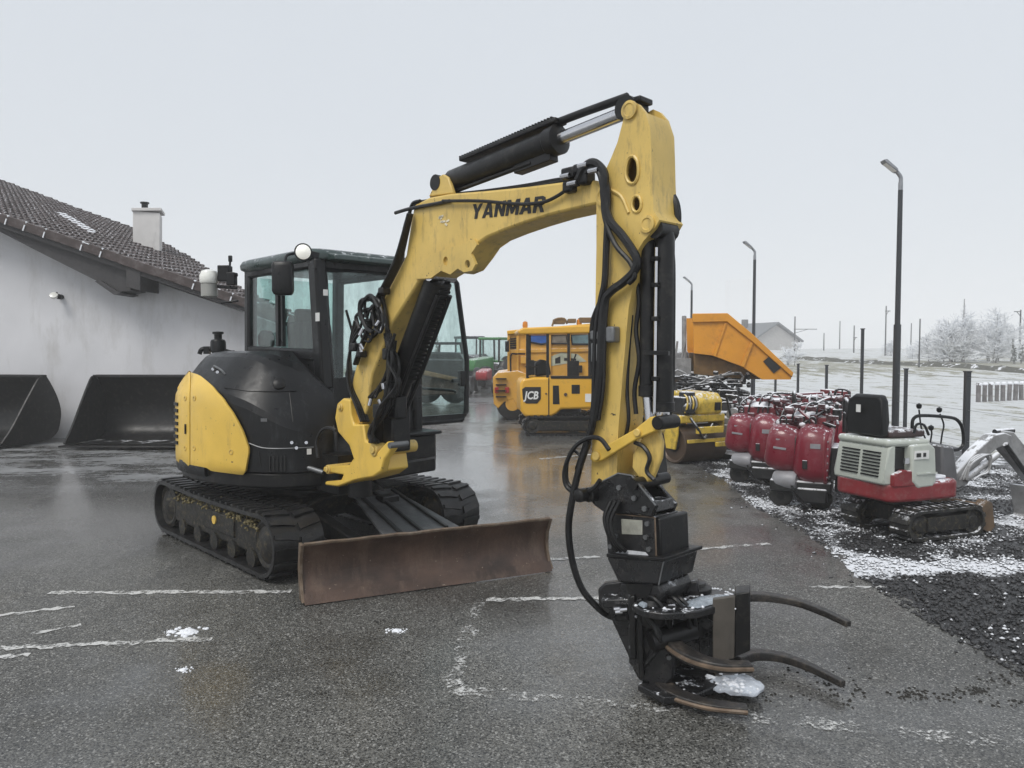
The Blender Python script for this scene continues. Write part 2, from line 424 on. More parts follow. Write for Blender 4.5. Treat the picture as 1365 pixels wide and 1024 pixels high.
sm = g.math('MAXIMUM', sm, g.math('MULTIPLY', sp_, 0.85))
g.set(color=g.mix(sm, g.mix(inf, (0.007, 0.007, 0.008), (0.07, 0.07, 0.073)), SNOW), rough=g.ramp(inf, 0, 1, 0.3, 0.6))
m_stone = g.m

def axis(vals):
    out = []
    for a, b, n in vals: out += list(np.linspace(a, b, n, endpoint=False))
    return out + [vals[-1][1]]
xs = axis([(-900, -60, 8), (-60, 8, 6), (8, 40, 16), (40, 120, 16), (120, 900, 8)])
ys = axis([(-80, 0, 3), (0, 40, 8), (40, 90, 26), (90, 200, 10), (200, 1000, 8)])
def sstep(a, b, x):
    t = min(1, max(0, (x - a) / (b - a))); return t * t * (3 - 2 * t)
def field_z(x, y):
    z = -0.03
    rx = sstep(8, 16, x)
    return z + rx * (0.55 * sstep(44, 58, y) + 1.55 * sstep(60, 130, y)) + rx * 0.08 * math.sin(x * 0.7) * sstep(44, 60, y)
mb = MB().grid([[V((x, y, field_z(x, y))) for x in xs] for y in ys])
tag(build('ground', mb, m_field, recalc=False, ang=60), kind='structure')

# asphalt yard: right edge is the ragged border with the gravel
edge_pts = []
y = -3.0
while y < 42:
    edge_pts.append((2.66 + 0.022 * (y - 4) + 0.05 * math.sin(y * 2.1) + 0.04 * math.sin(y * 5.3) + rnd.uniform(-0.05, 0.05), y)); y += 0.11
edge_pts[-1] = (edge_pts[-1][0], 42.0)
mb = MB(); n = len(edge_pts)
mb.add([V((-40, y, 0)) for _, y in edge_pts] + [V((x, y, 0)) for x, y in edge_pts], [(i, n + i, n + i + 1, i + 1) for i in range(n - 1)])
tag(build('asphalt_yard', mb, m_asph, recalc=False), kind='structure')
mb = MB()
mb.add([V((x - 0.12, y, -0.004)) for x, y in edge_pts] + [V((7.9, y, -0.004)) for x, y in edge_pts], [(i, n + i, n + i + 1, i + 1) for i in range(n - 1)])
tag(build('gravel_bed', mb, m_gravel, recalc=False), kind='structure')

# loose stones on the gravel (uncountable)
rs = np.random.RandomState(3)
octv = np.array([[1, 0, 0], [-1, 0, 0], [0, 1, 0], [0, -1, 0], [0, 0, 1], [0, 0, -1]], float)
octf = np.array([[0, 2, 4], [2, 1, 4], [1, 3, 4], [3, 0, 4], [2, 0, 5], [1, 2, 5], [3, 1, 5], [0, 3, 5]])
N = 42000
Y = 2.2 + 9.5 * rs.rand(N) ** 1.7
X0 = 2.66 + 0.022 * (Y - 4) + 0.05 * np.sin(Y * 2.1)
X = X0 - 0.05 + (7.2 - X0) * rs.rand(N) ** 1.15 - 0.45 * (rs.rand(N) < 0.03) * rs.rand(N) ** 2
keep = X < Y * 0.78
X, Y = X[keep], Y[keep]; N = len(X)
sz = 0.006 + 0.0135 * rs.rand(N) ** 1.9
ang = rs.rand(N) * 6.28; c_, s_ = np.cos(ang), np.sin(ang)
Vv = octv[None] * (sz[:, None, None] * (0.65 + 0.7 * rs.rand(N, 6, 1))) * np.array([1.25, 0.9, 0.7])
Vx = Vv[..., 0] * c_[:, None] - Vv[..., 1] * s_[:, None]; Vy = Vv[..., 0] * s_[:, None] + Vv[..., 1] * c_[:, None]
Vv = np.stack([Vx + X[:, None], Vy + Y[:, None], Vv[..., 2] + sz[:, None] * 0.35], -1).reshape(-1, 3)
Ff = (octf[None] + (np.arange(N) * 6)[:, None, None]).reshape(-1, 3)
def npmesh(name, v, f, mat, smooth=False):
    me = bpy.data.meshes.new(name)
    me.vertices.add(len(v)); me.vertices.foreach_set('co', np.ascontiguousarray(v, dtype=np.float32).ravel())
    k = f.shape[1]
    me.loops.add(f.size); me.loops.foreach_set('vertex_index', f.ravel().astype(np.int32))
    me.polygons.add(len(f)); me.polygons.foreach_set('loop_start', np.arange(len(f), dtype=np.int32) * k)
    me.update(calc_edges=True); me.materials.append(mat)
    o = bpy.data.objects.new(name, me); COL.objects.link(o); _own(o, None); return o
tag(npmesh('gravel', Vv, Ff, m_stone), kind='stuff')

# worn white bay lines, 4 mm above the asphalt
def linemat(name, thr, soft=0.06):
    g = NG(name)
    tr = g.n.new('ShaderNodeBsdfTransparent'); ms = g.n.new('ShaderNodeMixShader')
    f = g.ramp(g.math('ADD', g.math('MULTIPLY', g.noise(5, 8, 0.75), 0.5), g.math('MULTIPLY', g.noise(42, 5, 0.8), 0.5)), thr, thr + soft)
    g.set(color=g.mix(g.noise(25, 5), (0.45, 0.45, 0.44), (0.72, 0.72, 0.70)), rough=0.45)
    g.l.new(f, ms.inputs[0]); g.l.new(tr.outputs[0], ms.inputs[1]); g.l.new(g.b.outputs[0], ms.inputs[2]); g.l.new(ms.outputs[0], g.out.inputs[0])
    return g.m
m_line = linemat('worn_white_line_paint', 0.45); m_faint = linemat('faded_line_paint', 0.515, 0.06)
def line(a, b, w, mat, wob=0.02):
    w *= 0.8
    A, B = gr(*a), gr(*b); d = (B - A); L = d.length; d.normalize(); nrm = V((-d.y, d.x, 0))
    k = max(2, int(L / 0.035)); lo, hi = [], []
    for i in range(k + 1):
        p = A + d * (L * i / k) + V((0, 0, 0.004))
        lo.append(p - nrm * (w / 2 + rnd.uniform(-wob, wob))); hi.append(p + nrm * (w / 2 + rnd.uniform(-wob, wob)))
    return tag(build('parking_line', MB().grid([lo, hi]), mat, recalc=False), kind='structure')
line((65, 791), (388, 789), 0.085, m_line)
line((-40, 867), (283, 852), 0.07, m_line)
line((-20, 823), (100, 809), 0.06, m_line)
line((40, 846), (108, 833), 0.05, m_line)
line((-20, 878), (40, 873), 0.05, m_line)
line((648, 800), (840, 797), 0.075, m_line)
line((728, 746), (800, 743), 0.07, m_line)
line((908, 734), (1025, 725), 0.07, m_line)
line((1078, 783), (1182, 783), 0.055, m_line)
line((600, 920), (940, 948), 0.12, m_faint, 0.02)
line((940, 952), (1420, 997), 0.13, m_faint, 0.02)
line((640, 800), (600, 920), 0.10, m_faint, 0.02)
line((720, 612), (790, 606), 0.11, m_line)

# ================================================================== BUILDING ON THE LEFT
m_wall = M('white_render', (0.66, 0.66, 0.68), 0.88, var=0.05, scale=1.2, bump=0.5, bump_scale=70, dirt=(0.47, 0.46, 0.45), dirt_amt=0.38, dirt_scale=2.2, streak=True)
m_soffit = M('dark_soffit_wood', (0.050, 0.048, 0.050), 0.7, var=0.2, scale=9)
m_tile = M('brown_clay_tiles', (0.062, 0.045, 0.042), 0.55, var=0.4, scale=5, dirt=(0.17, 0.16, 0.165), dirt_amt=0.35, dirt_scale=5, snow=0.12, snow_scale=30)
m_chim = M('pale_chimney_render', (0.62, 0.61, 0.60), 0.8, var=0.05, dirt=(0.33, 0.31, 0.30), dirt_amt=0.2, streak=True)
WY = 14.6
bld = thing('building', 'white rendered building with brown tiled roof and a chimney at the yard edge', 'building', (-7.5, WY, 0))
zof = lambda u, v: at(u, v, WY)
wl_ = at(-480, 250, WY).x; wr_ = at(385, 440, WY).x
def rake_z(u, dv=0): return at(u, 290 + 0.346 * u + dv, WY).z
mb = MB().prism([V((wl_, WY, -0.1)), V((wr_, WY, -0.1)), V((wr_, WY, rake_z(385, 14))), V((wl_, WY, rake_z(-480, 14)))], (0, 3.6, 0))
build('wall', mb, m_wall, bld, world=True)
# roof plane through the near verge, rising a little towards the back
VY = WY - 0.75
A, B = at(-620, 290 - 0.346 * 620, VY), at(420, 290 + 0.346 * 420, VY)
ex = (B - A); rl = ex.length; ex.normalize()
cback = at(0, 245, VY + 8.5); pn = ex.cross(cback - A).normalized()
if pn.z < 0: pn = -pn
ey = pn.cross(ex)
if ey.y < 0: ey = -ey
def roofpt(u, v):
    d = ray(u, v); t = (A - CAM).dot(pn) / d.dot(pn); return CAM + d * t
far = [roofpt(u, v) for u, v in [(-200, 175), (0, 243), (90, 277), (176, 307), (225, 333), (272, 362), (330, 396), (420, 436)]]
farx = [((p - A).dot(ex), (p - A).dot(ey)) for p in far]
def depth_at(x):
    for (a, b), (c, d) in zip(farx, farx[1:]):
        if x <= c: return b + (d - b) * (x - a) / (c - a)
    return farx[-1][1]
# slab under the tiles
slab = [A + ex * x + ey * y for x, y in [(0, 0.02), (rl, 0.02)] + [(max(0, min(rl, x)), max(0.1, y)) for x, y in farx[::-1]]]
build('roof', MB().prism([p - pn * 0.03 for p in slab], -pn * 0.14), m_soffit, bld, world=True)
roof = bld.children[-1]
# tiles: overlapping courses with a rounded profile, as real relief
mb = MB(); TW, TL = 0.19, 0.29
cols = int(rl / TW)
prof = [(0.0, 0.0), (0.25, 0.045), (0.5, 0.055), (0.75, 0.03), (1.0, 0.0)]
# courses run along the verge direction (down the slope); rolls are side by side going back
xx = 0.0
while xx < rl - 0.1:
    x1 = min(rl, xx + TL + 0.05); D = depth_at(min(rl, xx + TL / 2)); yy = 0.0; row_lo, row_hi = [], []
    while yy < min(D, 13) - 0.02:
        for f, h in prof[:-1]:
            yq = yy + f * TW
            jz = rnd.uniform(-0.004, 0.004)
            row_lo.append(A + ex * xx + ey * yq + pn * (h + 0.005 + jz)); row_hi.append(A + ex * x1 + ey * yq + pn * (h + 0.055 + jz))
        yy += TW
    if len(row_lo) > 2:
        low = [p - pn * 0.06 for p in row_hi]
        mb.grid([row_lo, row_hi, low])
    xx += TL
o = build('roof_tile', mb, m_tile, roof, world=True, recalc=False, ang=50); o['kind'] = 'stuff'
# verge tiles with bits of snow, one by one
vt = None
for i in range(int(rl / 0.36)):
    c = A + ex * (0.18 + i * 0.36)
    if vt is None:
        b_ = MB().bar(V((0, -0.19, 0)), V((0, 0.19, 0)), 0.05, 0.17)
        vt = build('verge_tile', b_, m_tile, roof, bevel=0.012)
        ym = ex; me_v = vt.data
        m3 = Matrix((ex.cross(pn) * -1, ex, pn)).transposed()
        vt.matrix_local = Matrix.Translation((XF[bld.name].inverted() @ (c - ey * 0.02))) @ m3.to_4x4()
    else:
        q = vt.copy(); COL.objects.link(q); q.parent = roof
        q.matrix_local = Matrix.Translation((XF[bld.name].inverted() @ (c - ey * 0.02 + pn * rnd.uniform(-0.006, 0.006)))) @ m3.to_4x4()
mb = MB()
for i in range(int(rl / 0.36)):
    if rnd.random() < 0.8:
        c = A + ex * (0.36 * i + rnd.uniform(-0.02, 0.02)) + pn * 0.075 - ey * 0.035
        mb.lathe(c, pn, [(0.01, -0.02), (rnd.uniform(0.015, 0.03), 0.0), (0.02, 0.015), (0.0, 0.02)], 7)
        mb.bar(c - pn * 0.05 - ey * 0.03, c - pn * 0.16 - ey * 0.035, 0.014, 0.02)
        if rnd.random() < 0.6: mb.bar(c, c + ex * rnd.uniform(0.08, 0.25), 0.03, 0.015)
o = build('verge_snow', mb, m_snow, roof, world=True); o['kind'] = 'stuff'
# boxed soffit under the overhang, with its beam end
sp = [at(u, v, WY - 0.6) for u, v in [(-100, 262), (0, 297), (60, 318), (128, 342), (174, 358), (174, 387), (152, 390), (128, 374), (60, 340), (0, 309), (-100, 275)]]
build('soffit_board', MB().prism(sp, (0, 0.58, 0)), m_soffit, bld, world=True)
build('beam_end', MB().prism([at(u, v, WY - 0.74) for u, v in [(168, 354), (187, 361), (187, 388), (168, 382)]], (0, 0.73, 0)), m_soffit, bld, world=True, bevel=0.01)
build('bracket', MB().prism([at(u, v, WY - 0.7) for u, v in [(126, 375), (134, 374), (160, 391), (152, 393)]], (0, 0.69, 0)), m_soffit, bld, world=True)
# chimney
cy = VY + 3.6
cb = [at(u, v, cy) for u, v in [(177, 330), (213, 352), (213, 284), (177, 281)]]
ch = build('chimney', MB().prism(cb, (-0.20, 0.55, 0)), m_chim, bld, world=True, bevel=0.012)
c0, c1 = at(175, 281, cy - 0.05), at(215, 281, cy - 0.05)
build('chimney_cap', MB().prism([c0, c1, c1 + V((0, 0, .07)), c0 + V((0, 0, .07))], (-0.22, 0.66, 0)), m_chim, ch, world=True, bevel=0.01)
fc = at(193, 275, cy + 0.3)
build('flue', MB().lathe(fc - V((0, 0, 0.05)), (0, 0, 1), [(0.07, 0), (0.07, 0.10), (0.10, 0.11), (0.10, 0.14), (0.03, 0.15)], 14), m_steel, ch, world=True)
# roof light strip with snow
a_, b_, c_, d_ = [roofpt(u, v) for u, v in [(74, 288), (84, 288), (128, 314), (120, 316)]]
build('skylight', MB().prism([p + pn * 0.09 for p in (a_, b_, c_, d_)], -pn * 0.1), m_snow, roof, world=True)
# lamp on the wall
lc = at(82, 396, WY)
wlm = build('wall_lamp', MB().cyl(lc, lc + V((0, -0.10, 0.0)), 0.05, 14).tube([lc + V((0, -0.09, 0)), lc + V((0.01, -0.16, 0.02)), lc + V((0.02, -0.19, 0.07))], 0.022, 8), m_steel, bld, world=True)
build('lamp_head', MB().lathe(lc + V((-0.03, -0.17, -0.03)), (0.2, -0.6, 0.5), [(0.03, 0), (0.06, 0.03), (0.07, 0.09), (0.03, 0.1)], 12), m_lampglass, wlm, world=True)

# ================================================================== LOADER BUCKETS BY THE WALL
def loader_bucket(label, cx, cy, deg, w=2.45, h=1.22, dp=1.28):
    T = thing('loader_bucket', label, 'bucket', (cx, cy, 0), deg, 'loader buckets along the white wall')
    # local: opening towards -y, width along x
    prof = [(-dp, 0.06), (-dp * 0.35, 0.03), (-0.12, 0.14), (-0.01, 0.38), (0.0, 0.62), (-0.10, 0.9), (-0.30, h), (-0.38, h)]
    pr = smooth_path([V((0, y, z)) for y, z in prof], 3)
    inn = [p + V((0, -0.02, 0.02)) for p in pr]
    shell = [V((-w / 2, p.y, p.z)) for p in pr] + [V((-w / 2, p.y, p.z)) for p in inn[::-1]]
    build('shell', MB().prism(shell, (w, 0, 0)), m_steel, T)
    side = [V((0, p.y, p.z)) for p in pr] + [V((0, -0.46, h - 0.03)), V((0, -0.80, 0.72)), V((0, -1.06, 0.34)), V((0, -dp, 0.10))]
    for s in (-1, 1):
        build('side_plate', MB().prism([p + V((s * w / 2, 0, 0)) for p in side], (s * 0.025, 0, 0)), m_steel, T)
        rim = [V((s * (w / 2 + 0.02), y, z)) for y, z in [(-0.40, h), (-0.50, h - 0.05), (-0.82, 0.72), (-1.08, 0.34), (-dp - 0.02, 0.09)]]
        build('side_cutter', MB().tube(rim, 0.022, 6, 3), m_steel, T)
    build('cutting_edge', MB().box((0, -dp - 0.06, 0.055), (w + 0.06, 0.24, 0.03)), m_steel, T, bevel=0.006)
    build('top_edge', MB().box((0, -0.36, h + 0.015), (w + 0.05, 0.12, 0.05)), m_steel, T, bevel=0.008)
    for k in range(2):
        x = (-0.5 + k) * 0.9
        build('hook_plate', MB().prism([V((x - 0.02, 0.0, 0.35)), V((x - 0.02, 0.16, 0.45)), V((x - 0.02, 0.16, 0.85)), V((x - 0.02, -0.04, 0.95))], (0.04, 0, 0)), m_steel, T)
    build('snow_inside', MB().add([V((-w / 2 + 0.1 + i * 0.2, -dp + 0.1 + 0.18 * (i % 2), 0.085 + 0.01 * (i % 3))) for i in range(11)] + [V((-w / 2 + 0.12 + i * 0.2, -dp * 0.52 + 0.1 * math.sin(i * 2.2), 0.08)) for i in range(11)],
          [(i, i + 1, 12 + i, 11 + i) for i in range(10) if i not in (1, 4, 7)]), m_slush, T)
    return T
g = NG('thin_slush')
tr = g.n.new('ShaderNodeBsdfTransparent'); ms = g.n.new('ShaderNodeMixShader')
f = g.ramp(g.noise(5, 9, 0.75), 0.5, 0.6)
g.set(color=(0.6, 0.61, 0.63), rough=0.6)
g.l.new(f, ms.inputs[0]); g.l.new(tr.outputs[0], ms.inputs[1]); g.l.new(g.b.outputs[0], ms.inputs[2]); g.l.new(ms.outputs[0], g.out.inputs[0])
m_slush = g.m
loader_bucket('black loader bucket partly hidden behind the yellow excavator, opening towards the yard', -6.5, 14.25, -2)
loader_bucket('black loader bucket at the left edge, its curved side plate turned to the yard', -9.78, 14.45, -12)
# ================================================================== THE EXCAVATOR (local frame: x forward, y to its left)
EX, EY, EA = -1.78, 6.78, -46.0
exc = thing('excavator', 'large yellow and black tracked excavator with raised boom in the middle of the yard', 'excavator', (EX, EY, 0), EA)
# ---- undercarriage
XE, XR, RT, ZT, TW_ = 0.90, 1.08, 0.235, 0.265, 0.40
def stadium(r, n_arc=14, n_str=12):
    out = []
    for i in range(n_arc + 1):
        a = -math.pi / 2 + math.pi * i / n_arc; out.append((XE + r * math.cos(a), ZT + r * math.sin(a)))
    for i in range(1, n_str): out.append((XE - (XE + XR) * i / n_str, ZT + r - 0.02 * math.sin(math.pi * i / n_str)))
    for i in range(n_arc + 1):
        a = math.pi / 2 + math.pi * i / n_arc; out.append((-XR + r * math.cos(a), ZT + r * math.sin(a)))
    for i in range(1, n_str): out.append((-XR + (XE + XR) * i / n_str, ZT - r))
    return out
so, si = stadium(RT), stadium(RT - 0.032)
lug_me = None
for s in (-1, 1):
    y0, y1 = s * 0.575, s * 0.975
    mb = MB(); n = len(so)
    vs = [V((x, y0, z)) for x, z in so] + [V((x, y1, z)) for x, z in so] + [V((x, y0, z)) for x, z in si] + [V((x, y1, z)) for x, z in si]
    fs = []
    for i in range(n):
        j = (i + 1) % n
        fs += [(i, j, n + j, n + i), (2 * n + i, 3 * n + i, 3 * n + j, 2 * n + j), (i, 2 * n + i, 2 * n + j, j), (n + i, n + j, 3 * n + j, 3 * n + i)]
    mb.add(vs, fs)
    trk = build('rubber_track', mb, m_rubber, exc, ang=50)
    # lugs placed along the belt
    P = [V((x, 0, z)) for x, z in so] + [V((so[0][0], 0, so[0][1]))]
    seg_l = [(P[i + 1] - P[i]).length for i in range(len(P) - 1)]; tot = sum(seg_l); NL = 50
    if lug_me is None:
        b = MB()
        for k in (-1, 1):                                   # half a chevron on each side, staggered
            o_ = 0.018 * k
            b.prism([V((-0.034 + o_, k * 0.012, 0)), V((0.026 + o_, k * 0.012, 0)), V((0.044 + o_, k * 0.10, 0)), V((0.034 + o_, k * 0.19, 0)), V((0.002 + o_, k * 0.19, 0)), V((-0.012 + o_, k * 0.10, 0))], (0, 0, 0.022))
        lug_me = b
    first = None
    for k in range(NL):
        d = tot * k / NL; i = 0
        while d > seg_l[i]: d -= seg_l[i]; i += 1
        p = P[i] + (P[i + 1] - P[i]) * (d / seg_l[i]); t = (P[i + 1] - P[i]).normalized()
        nrm = V((t.z, 0, -t.x))
        m3 = Matrix((t, nrm.cross(t), nrm)).transposed()
        loc = V((p.x, (y0 + y1) / 2, p.z)) - nrm * 0.004
        if first is None and s == -1 and k == 0:
            o = build('tread_lug', lug_me, m_rubber, trk, bevel=0.006, seg=1); LUG = o.data; first = o
            o.matrix_local = Matrix.Translation(loc) @ m3.to_4x4()
        else:
            o = inst(LUG, 'tread_lug', trk, loc, m3)
    ymid = (y0 + y1) / 2; out = s
    fr = [V((x, s * 0.62, z)) for x, z in [(-0.90, 0.15), (0.74, 0.15), (0.80, 0.22), (0.70, 0.37), (0.45, 0.43), (-0.60, 0.43), (-0.88, 0.38), (-0.98, 0.24)]]
    tf = build('track_frame', MB().prism(fr, (0, s * 0.30, 0)), m_muddy, exc, bevel=0.02)
    if s == -1:
        build('grease_cover', MB().cyl((0.0, -0.915, 0.31), (0.0, -0.945, 0.31), 0.035, 12), m_yel, tf)
        build('cover_plate', MB().box((0.05, -0.925, 0.30), (0.62, 0.02, 0.16)), m_muddy, tf, bevel=0.008)
    for xw, nm in ((XE, 'idler_wheel'), (-XR, 'drive_sprocket')):
        build(nm, MB().lathe((xw, ymid - 0.17, ZT), (0, 1, 0), [(0.05, -0.005), (0.07, 0.0), (0.14, 0.03), (0.17, 0.02), (0.195, 0.03), (0.195, 0.30), (0.17, 0.32), (0.14, 0.30), (0.07, 0.34), (0.05, 0.345)], 26), m_muddy, exc)
    for k in range(5):
        x = -0.72 + 0.345 * k
        build('track_roller', MB().lathe((x, ymid - 0.16, 0.125), (0, 1, 0), [(0.03, 0), (0.075, 0.0), (0.075, 0.08), (0.05, 0.1), (0.05, 0.22), (0.075, 0.24), (0.075, 0.32), (0.03, 0.32)], 16), m_muddy, exc)
    b = MB()                                                  # earth caked along the top of the frame
    for k in range(420):
        x = rnd.uniform(-0.85, 0.78); b.lathe((x, s * rnd.uniform(0.84, 0.955), 0.425 - 0.06 * x * x + rnd.gauss(-0.01, 0.022)), (rnd.uniform(-.5, .5), rnd.uniform(-.5, .5), 1), [(0.01, 0), (rnd.uniform(0.006, 0.02), 0.006), (0.006, 0.016)], 5)
    o = build('mud_clumps', b, M('dry_mud' + str(s), (0.15, 0.125, 0.06), 0.9, var=0.7, scale=45), tf); o['kind'] = 'stuff'
b = MB().box((0, 0, 0.42), (0.9, 1.2, 0.12)).prism([V((-0.5, -0.6, 0.3)), V((0.5, -0.6, 0.3)), V((0.62, -0.3, 0.5)), V((-0.62, -0.3, 0.5))], (0, 1.2, 0))
build('centre_frame', b, m_muddy, exc, bevel=0.02)
build('slewing_ring', MB().lathe((0, 0, 0.44), (0, 0, 1), [(0.5, 0), (0.5, 0.08), (0.46, 0.09), (0.46, 0.15), (0.42, 0.20)], 36), m_steel, exc)

# ---- dozer blade (angled): ends placed from the ground contact
bl, br = gr(404, 799, 0.02), gr(728, 755, 0.02)
bx = (br - bl); bw = bx.length; bx.normalize(); bn = V((bx.y, -bx.x, 0))            # bn points forward
secf = [(0.075, 0.0), (0.03, 0.045), (-0.005, 0.10), (-0.022, 0.17), (-0.018, 0.25), (0.005, 0.31), (0.045, 0.365), (0.06, 0.385)]
secf = [(p.x, p.y) for p in smooth_path([V((a, z, 0)) for a, z in secf], 3)]
secb = [(a - 0.028, z + (0.004 if z > 0.3 else 0)) for a, z in secf][::-1]
ring = lambda p0: [p0 + bn * a + V((0, 0, z)) for a, z in secf + secb]
NX = 28; rings = []
for i in range(NX + 1):
    r_ = ring(bl + bx * (bw * i / NX))
    j = rnd.uniform(-0.004, 0.004)
    rings.append([p + V((0, 0, j)) if p.z > 0.34 else p for p in r_])
blade = build('dozer_blade', MB().loft(rings), m_rust, exc, world=True, ang=35)
build('cutting_edge', MB().prism([bl - bx * 0.004 + bn * a + V((0, 0, z)) for a, z in [(0.098, -0.012), (0.055, 0.055), (0.04, 0.05), (0.072, -0.012)]], bx * (bw + 0.008)), m_rust, blade, world=True)
for e, sg in ((bl, -1), (br, 1)):
    pts = [e + bn * a + V((0, 0, z)) for a, z in [(0.085, 0.0), (0.035, 0.06), (0.004, 0.13), (0.0, 0.2), (0.012, 0.28), (0.06, 0.375), (0.062, 0.386), (-0.02, 0.386), (-0.075, 0.2), (-0.02, 0.0)]]
    build('blade_end_plate', MB().prism(pts, bx * (sg * 0.022)), m_worn, blade, world=True, bevel=0.003)
trim = smooth_path([bl + bx * (bw * i / 20) + bn * 0.055 + V((0, 0, 0.388 + rnd.uniform(-0.003, 0.004))) for i in range(21)], 2)
build('top_rim', MB().tube(trim, 0.013, 6), m_worn, blade, world=True)
inv = XF[exc.name].inverted()
bm_l, bm_r = inv @ (bl + bx * bw * 0.30 - bn * 0.05 + V((0, 0, 0.16))), inv @ (bl + bx * bw * 0.70 - bn * 0.05 + V((0, 0, 0.16)))
for q, yy in ((bm_l, -0.30), (bm_r, 0.30)):
    build('blade_arm', MB().bar(V((0.35, yy, 0.34)), q, 0.10, 0.14), m_steel, exc, bevel=0.012)
mid_ = (bm_l + bm_r) / 2
pl_ = [V((0.86, -0.16, 0.52)), V((0.86, 0.22, 0.52)), mid_ + V((-0.1, 0.36, 0.14)), mid_ + V((-0.12, -0.30, 0.14))]
bcp = build('blade_cover_plate', MB().prism(pl_, (0.0, 0, 0.02)), M('scuffed_cover_steel', (0.035, 0.036, 0.038), 0.38, var=0.4, scale=5, dirt=(0.13, 0.13, 0.13), dirt_amt=0.42, dirt_scale=6, bump=0.2), exc, bevel=0.004)
for yy in (-.12, .02, .2): build('cover_rib', MB().bar(V((0.90, yy, .535)), mid_ + V((-.12, yy * 1.25, .165)), .03, .03), m_steel, bcp, bevel=.005)
build('cover_clamp', MB().box(V((1.05, .05, .50)), (.12, .16, .06)), m_steel, bcp, bevel=.01)
b = MB().cyl(V((0.45, 0.02, 0.36)), V((1.05, 0.04, 0.30)), 0.05, 14)
cyb = build('blade_cylinder', b, m_steel, exc)
build('rod', MB().cyl(V((1.05, 0.04, 0.30)), mid_ + V((0, 0.05, 0.05)), 0.026, 12), m_chrome, cyb)
for yy in (-0.12, 0.14):
    build('hydraulic_hose', MB().tube([V((0.5, yy, 0.58)), V((0.78, yy - 0.03, 0.60)), V((0.98, yy, 0.42)), V((1.05, yy + 0.06, 0.28))], 0.014, 6, 5), m_hose, exc)

# ---- upper structure: hood and counterweight shell
plan = [(0.82, -0.24), (0.80, -0.42), (0.70, -0.66), (0.50, -0.84), (0.22, -0.96), (-0.10, -1.02), (-0.45, -1.03), (-0.76, -0.90), (-0.98, -0.62), (-1.09, -0.25), (-1.11, 0.2), (-1.04, 0.6), (-0.92, 0.8)]
planS = [(p.x, p.y) for p in smooth_path([V((x, y, 0)) for x, y in plan], 5)]
def ztop(x):
    pts = [(-2, 1.70), (0.12, 1.70), (0.30, 1.665), (0.46, 1.585), (0.60, 1.46), (0.72, 1.32), (0.82, 1.20), (1.0, 1.1)]
    for (a, b), (c, d) in zip(pts, pts[1:]):
        if x <= c: return b + (d - b) * (x - a) / (c - a)
    return 1.1
Z0 = 0.74
lay = [(0.0, 0.03), (0.02, 0.0), (0.40, 0.0), (0.60, 0.006), (0.665, 0.022), (0.72, 0.055), (0.90, 0.185), (0.95, 0.23), (0.985, 0.29), (1.0, 0.38)]
inner = [(-0.92, 0.72), (-0.92, 0.2), (-0.92, -0.25), (-0.5, -0.285), (0.1, -0.285), (0.6, -0.285)]
rings = []
Ns = len(planS)
for t, ins in lay:
    r_ = []
    for i, (x, y) in enumerate(planS):
        a, b_ = planS[max(0, i - 1)], planS[min(Ns - 1, i + 1)]
        tx, ty = b_[0] - a[0], b_[1] - a[1]; l = math.hypot(tx, ty); nx, ny = ty / l, -tx / l      # inward normal (clockwise path)
        nx, ny = -(-ty / l), -(tx / l)
        cx_, cy_ = -0.35, -0.2
        if (cx_ - x) * nx + (cy_ - y) * ny < 0: nx, ny = -nx, -ny
        k = min(1.0, 0.35 + 0.65 * min(1, i / 8)) if x > 0.2 else 1.0
        k *= min(1, 0.3 + 0.7 * (Ns - 1 - i) / 12) if i > Ns - 13 else 1
        X, Yy = x + nx * ins * k, y + ny * ins * k
        r_.append(V((X, Yy, Z0 + (ztop(X) - Z0) * t)))
    for x, y in inner:
        r_.append(V((x, y, Z0 + (ztop(x) - Z0) * t)))
    rings.append(r_)
hoodmb = MB().loft(rings)
hood = build('engine_hood', hoodmb, m_blk, exc, ang=13)
wv = [XF[exc.name] @ p for p in hoodmb.v]
bvh = BVHTree.FromPolygons(wv, hoodmb.f)
def on_hood(u, v, off=0.0):
    h = bvh.ray_cast(CAM, ray(u, v).normalized())
    if h[0] is None: return None
    n = h[1] if h[1].dot(ray(u, v)) < 0 else -h[1]
    return h[0] + n * off
def interp(tab, u):
    for (a, b), (c, d) in zip(tab, tab[1:]):
        if u <= c: return b + (d - b) * max(0, u - a) / (c - a)
    return tab[-1][1]
def drape(name, us, top, bot, mat, parent, off=0.022, nv=14, thick=0.02):
    rows = []
    for u in us:
        vt, vb = interp(top, u), interp(bot, u)
        row = []
        for j in range(nv + 1):
            p = None; q = u
            for _ in range(30):
                p = on_hood(q, vt + (vb - vt) * j / nv, off)
                if p: break
                q += 0.7
            row.append(p)
        rows.append(row)
    return build(name, MB().grid(rows), mat, parent, world=True, solid=thick, bevel=0.008, ang=35)
us = [258.8 + (334.5 - 258.8) * i / 18 for i in range(19)]
pn1 = drape('side_panel', us, [(258, 499), (270, 503), (285, 515), (300, 531), (315, 552), (327, 575), (335, 598)], [(258, 619), (290, 625), (325, 629), (330, 629), (331, 624), (335, 600)], m_yel, exc)
us = [236.5 + (257.4 - 236.5) * i / 6 for i in range(7)]
pn2 = drape('rear_side_panel', us, [(236, 503), (240, 499), (247, 497), (258, 499)], [(236, 613), (245, 617), (258, 619)], m_yel, exc)
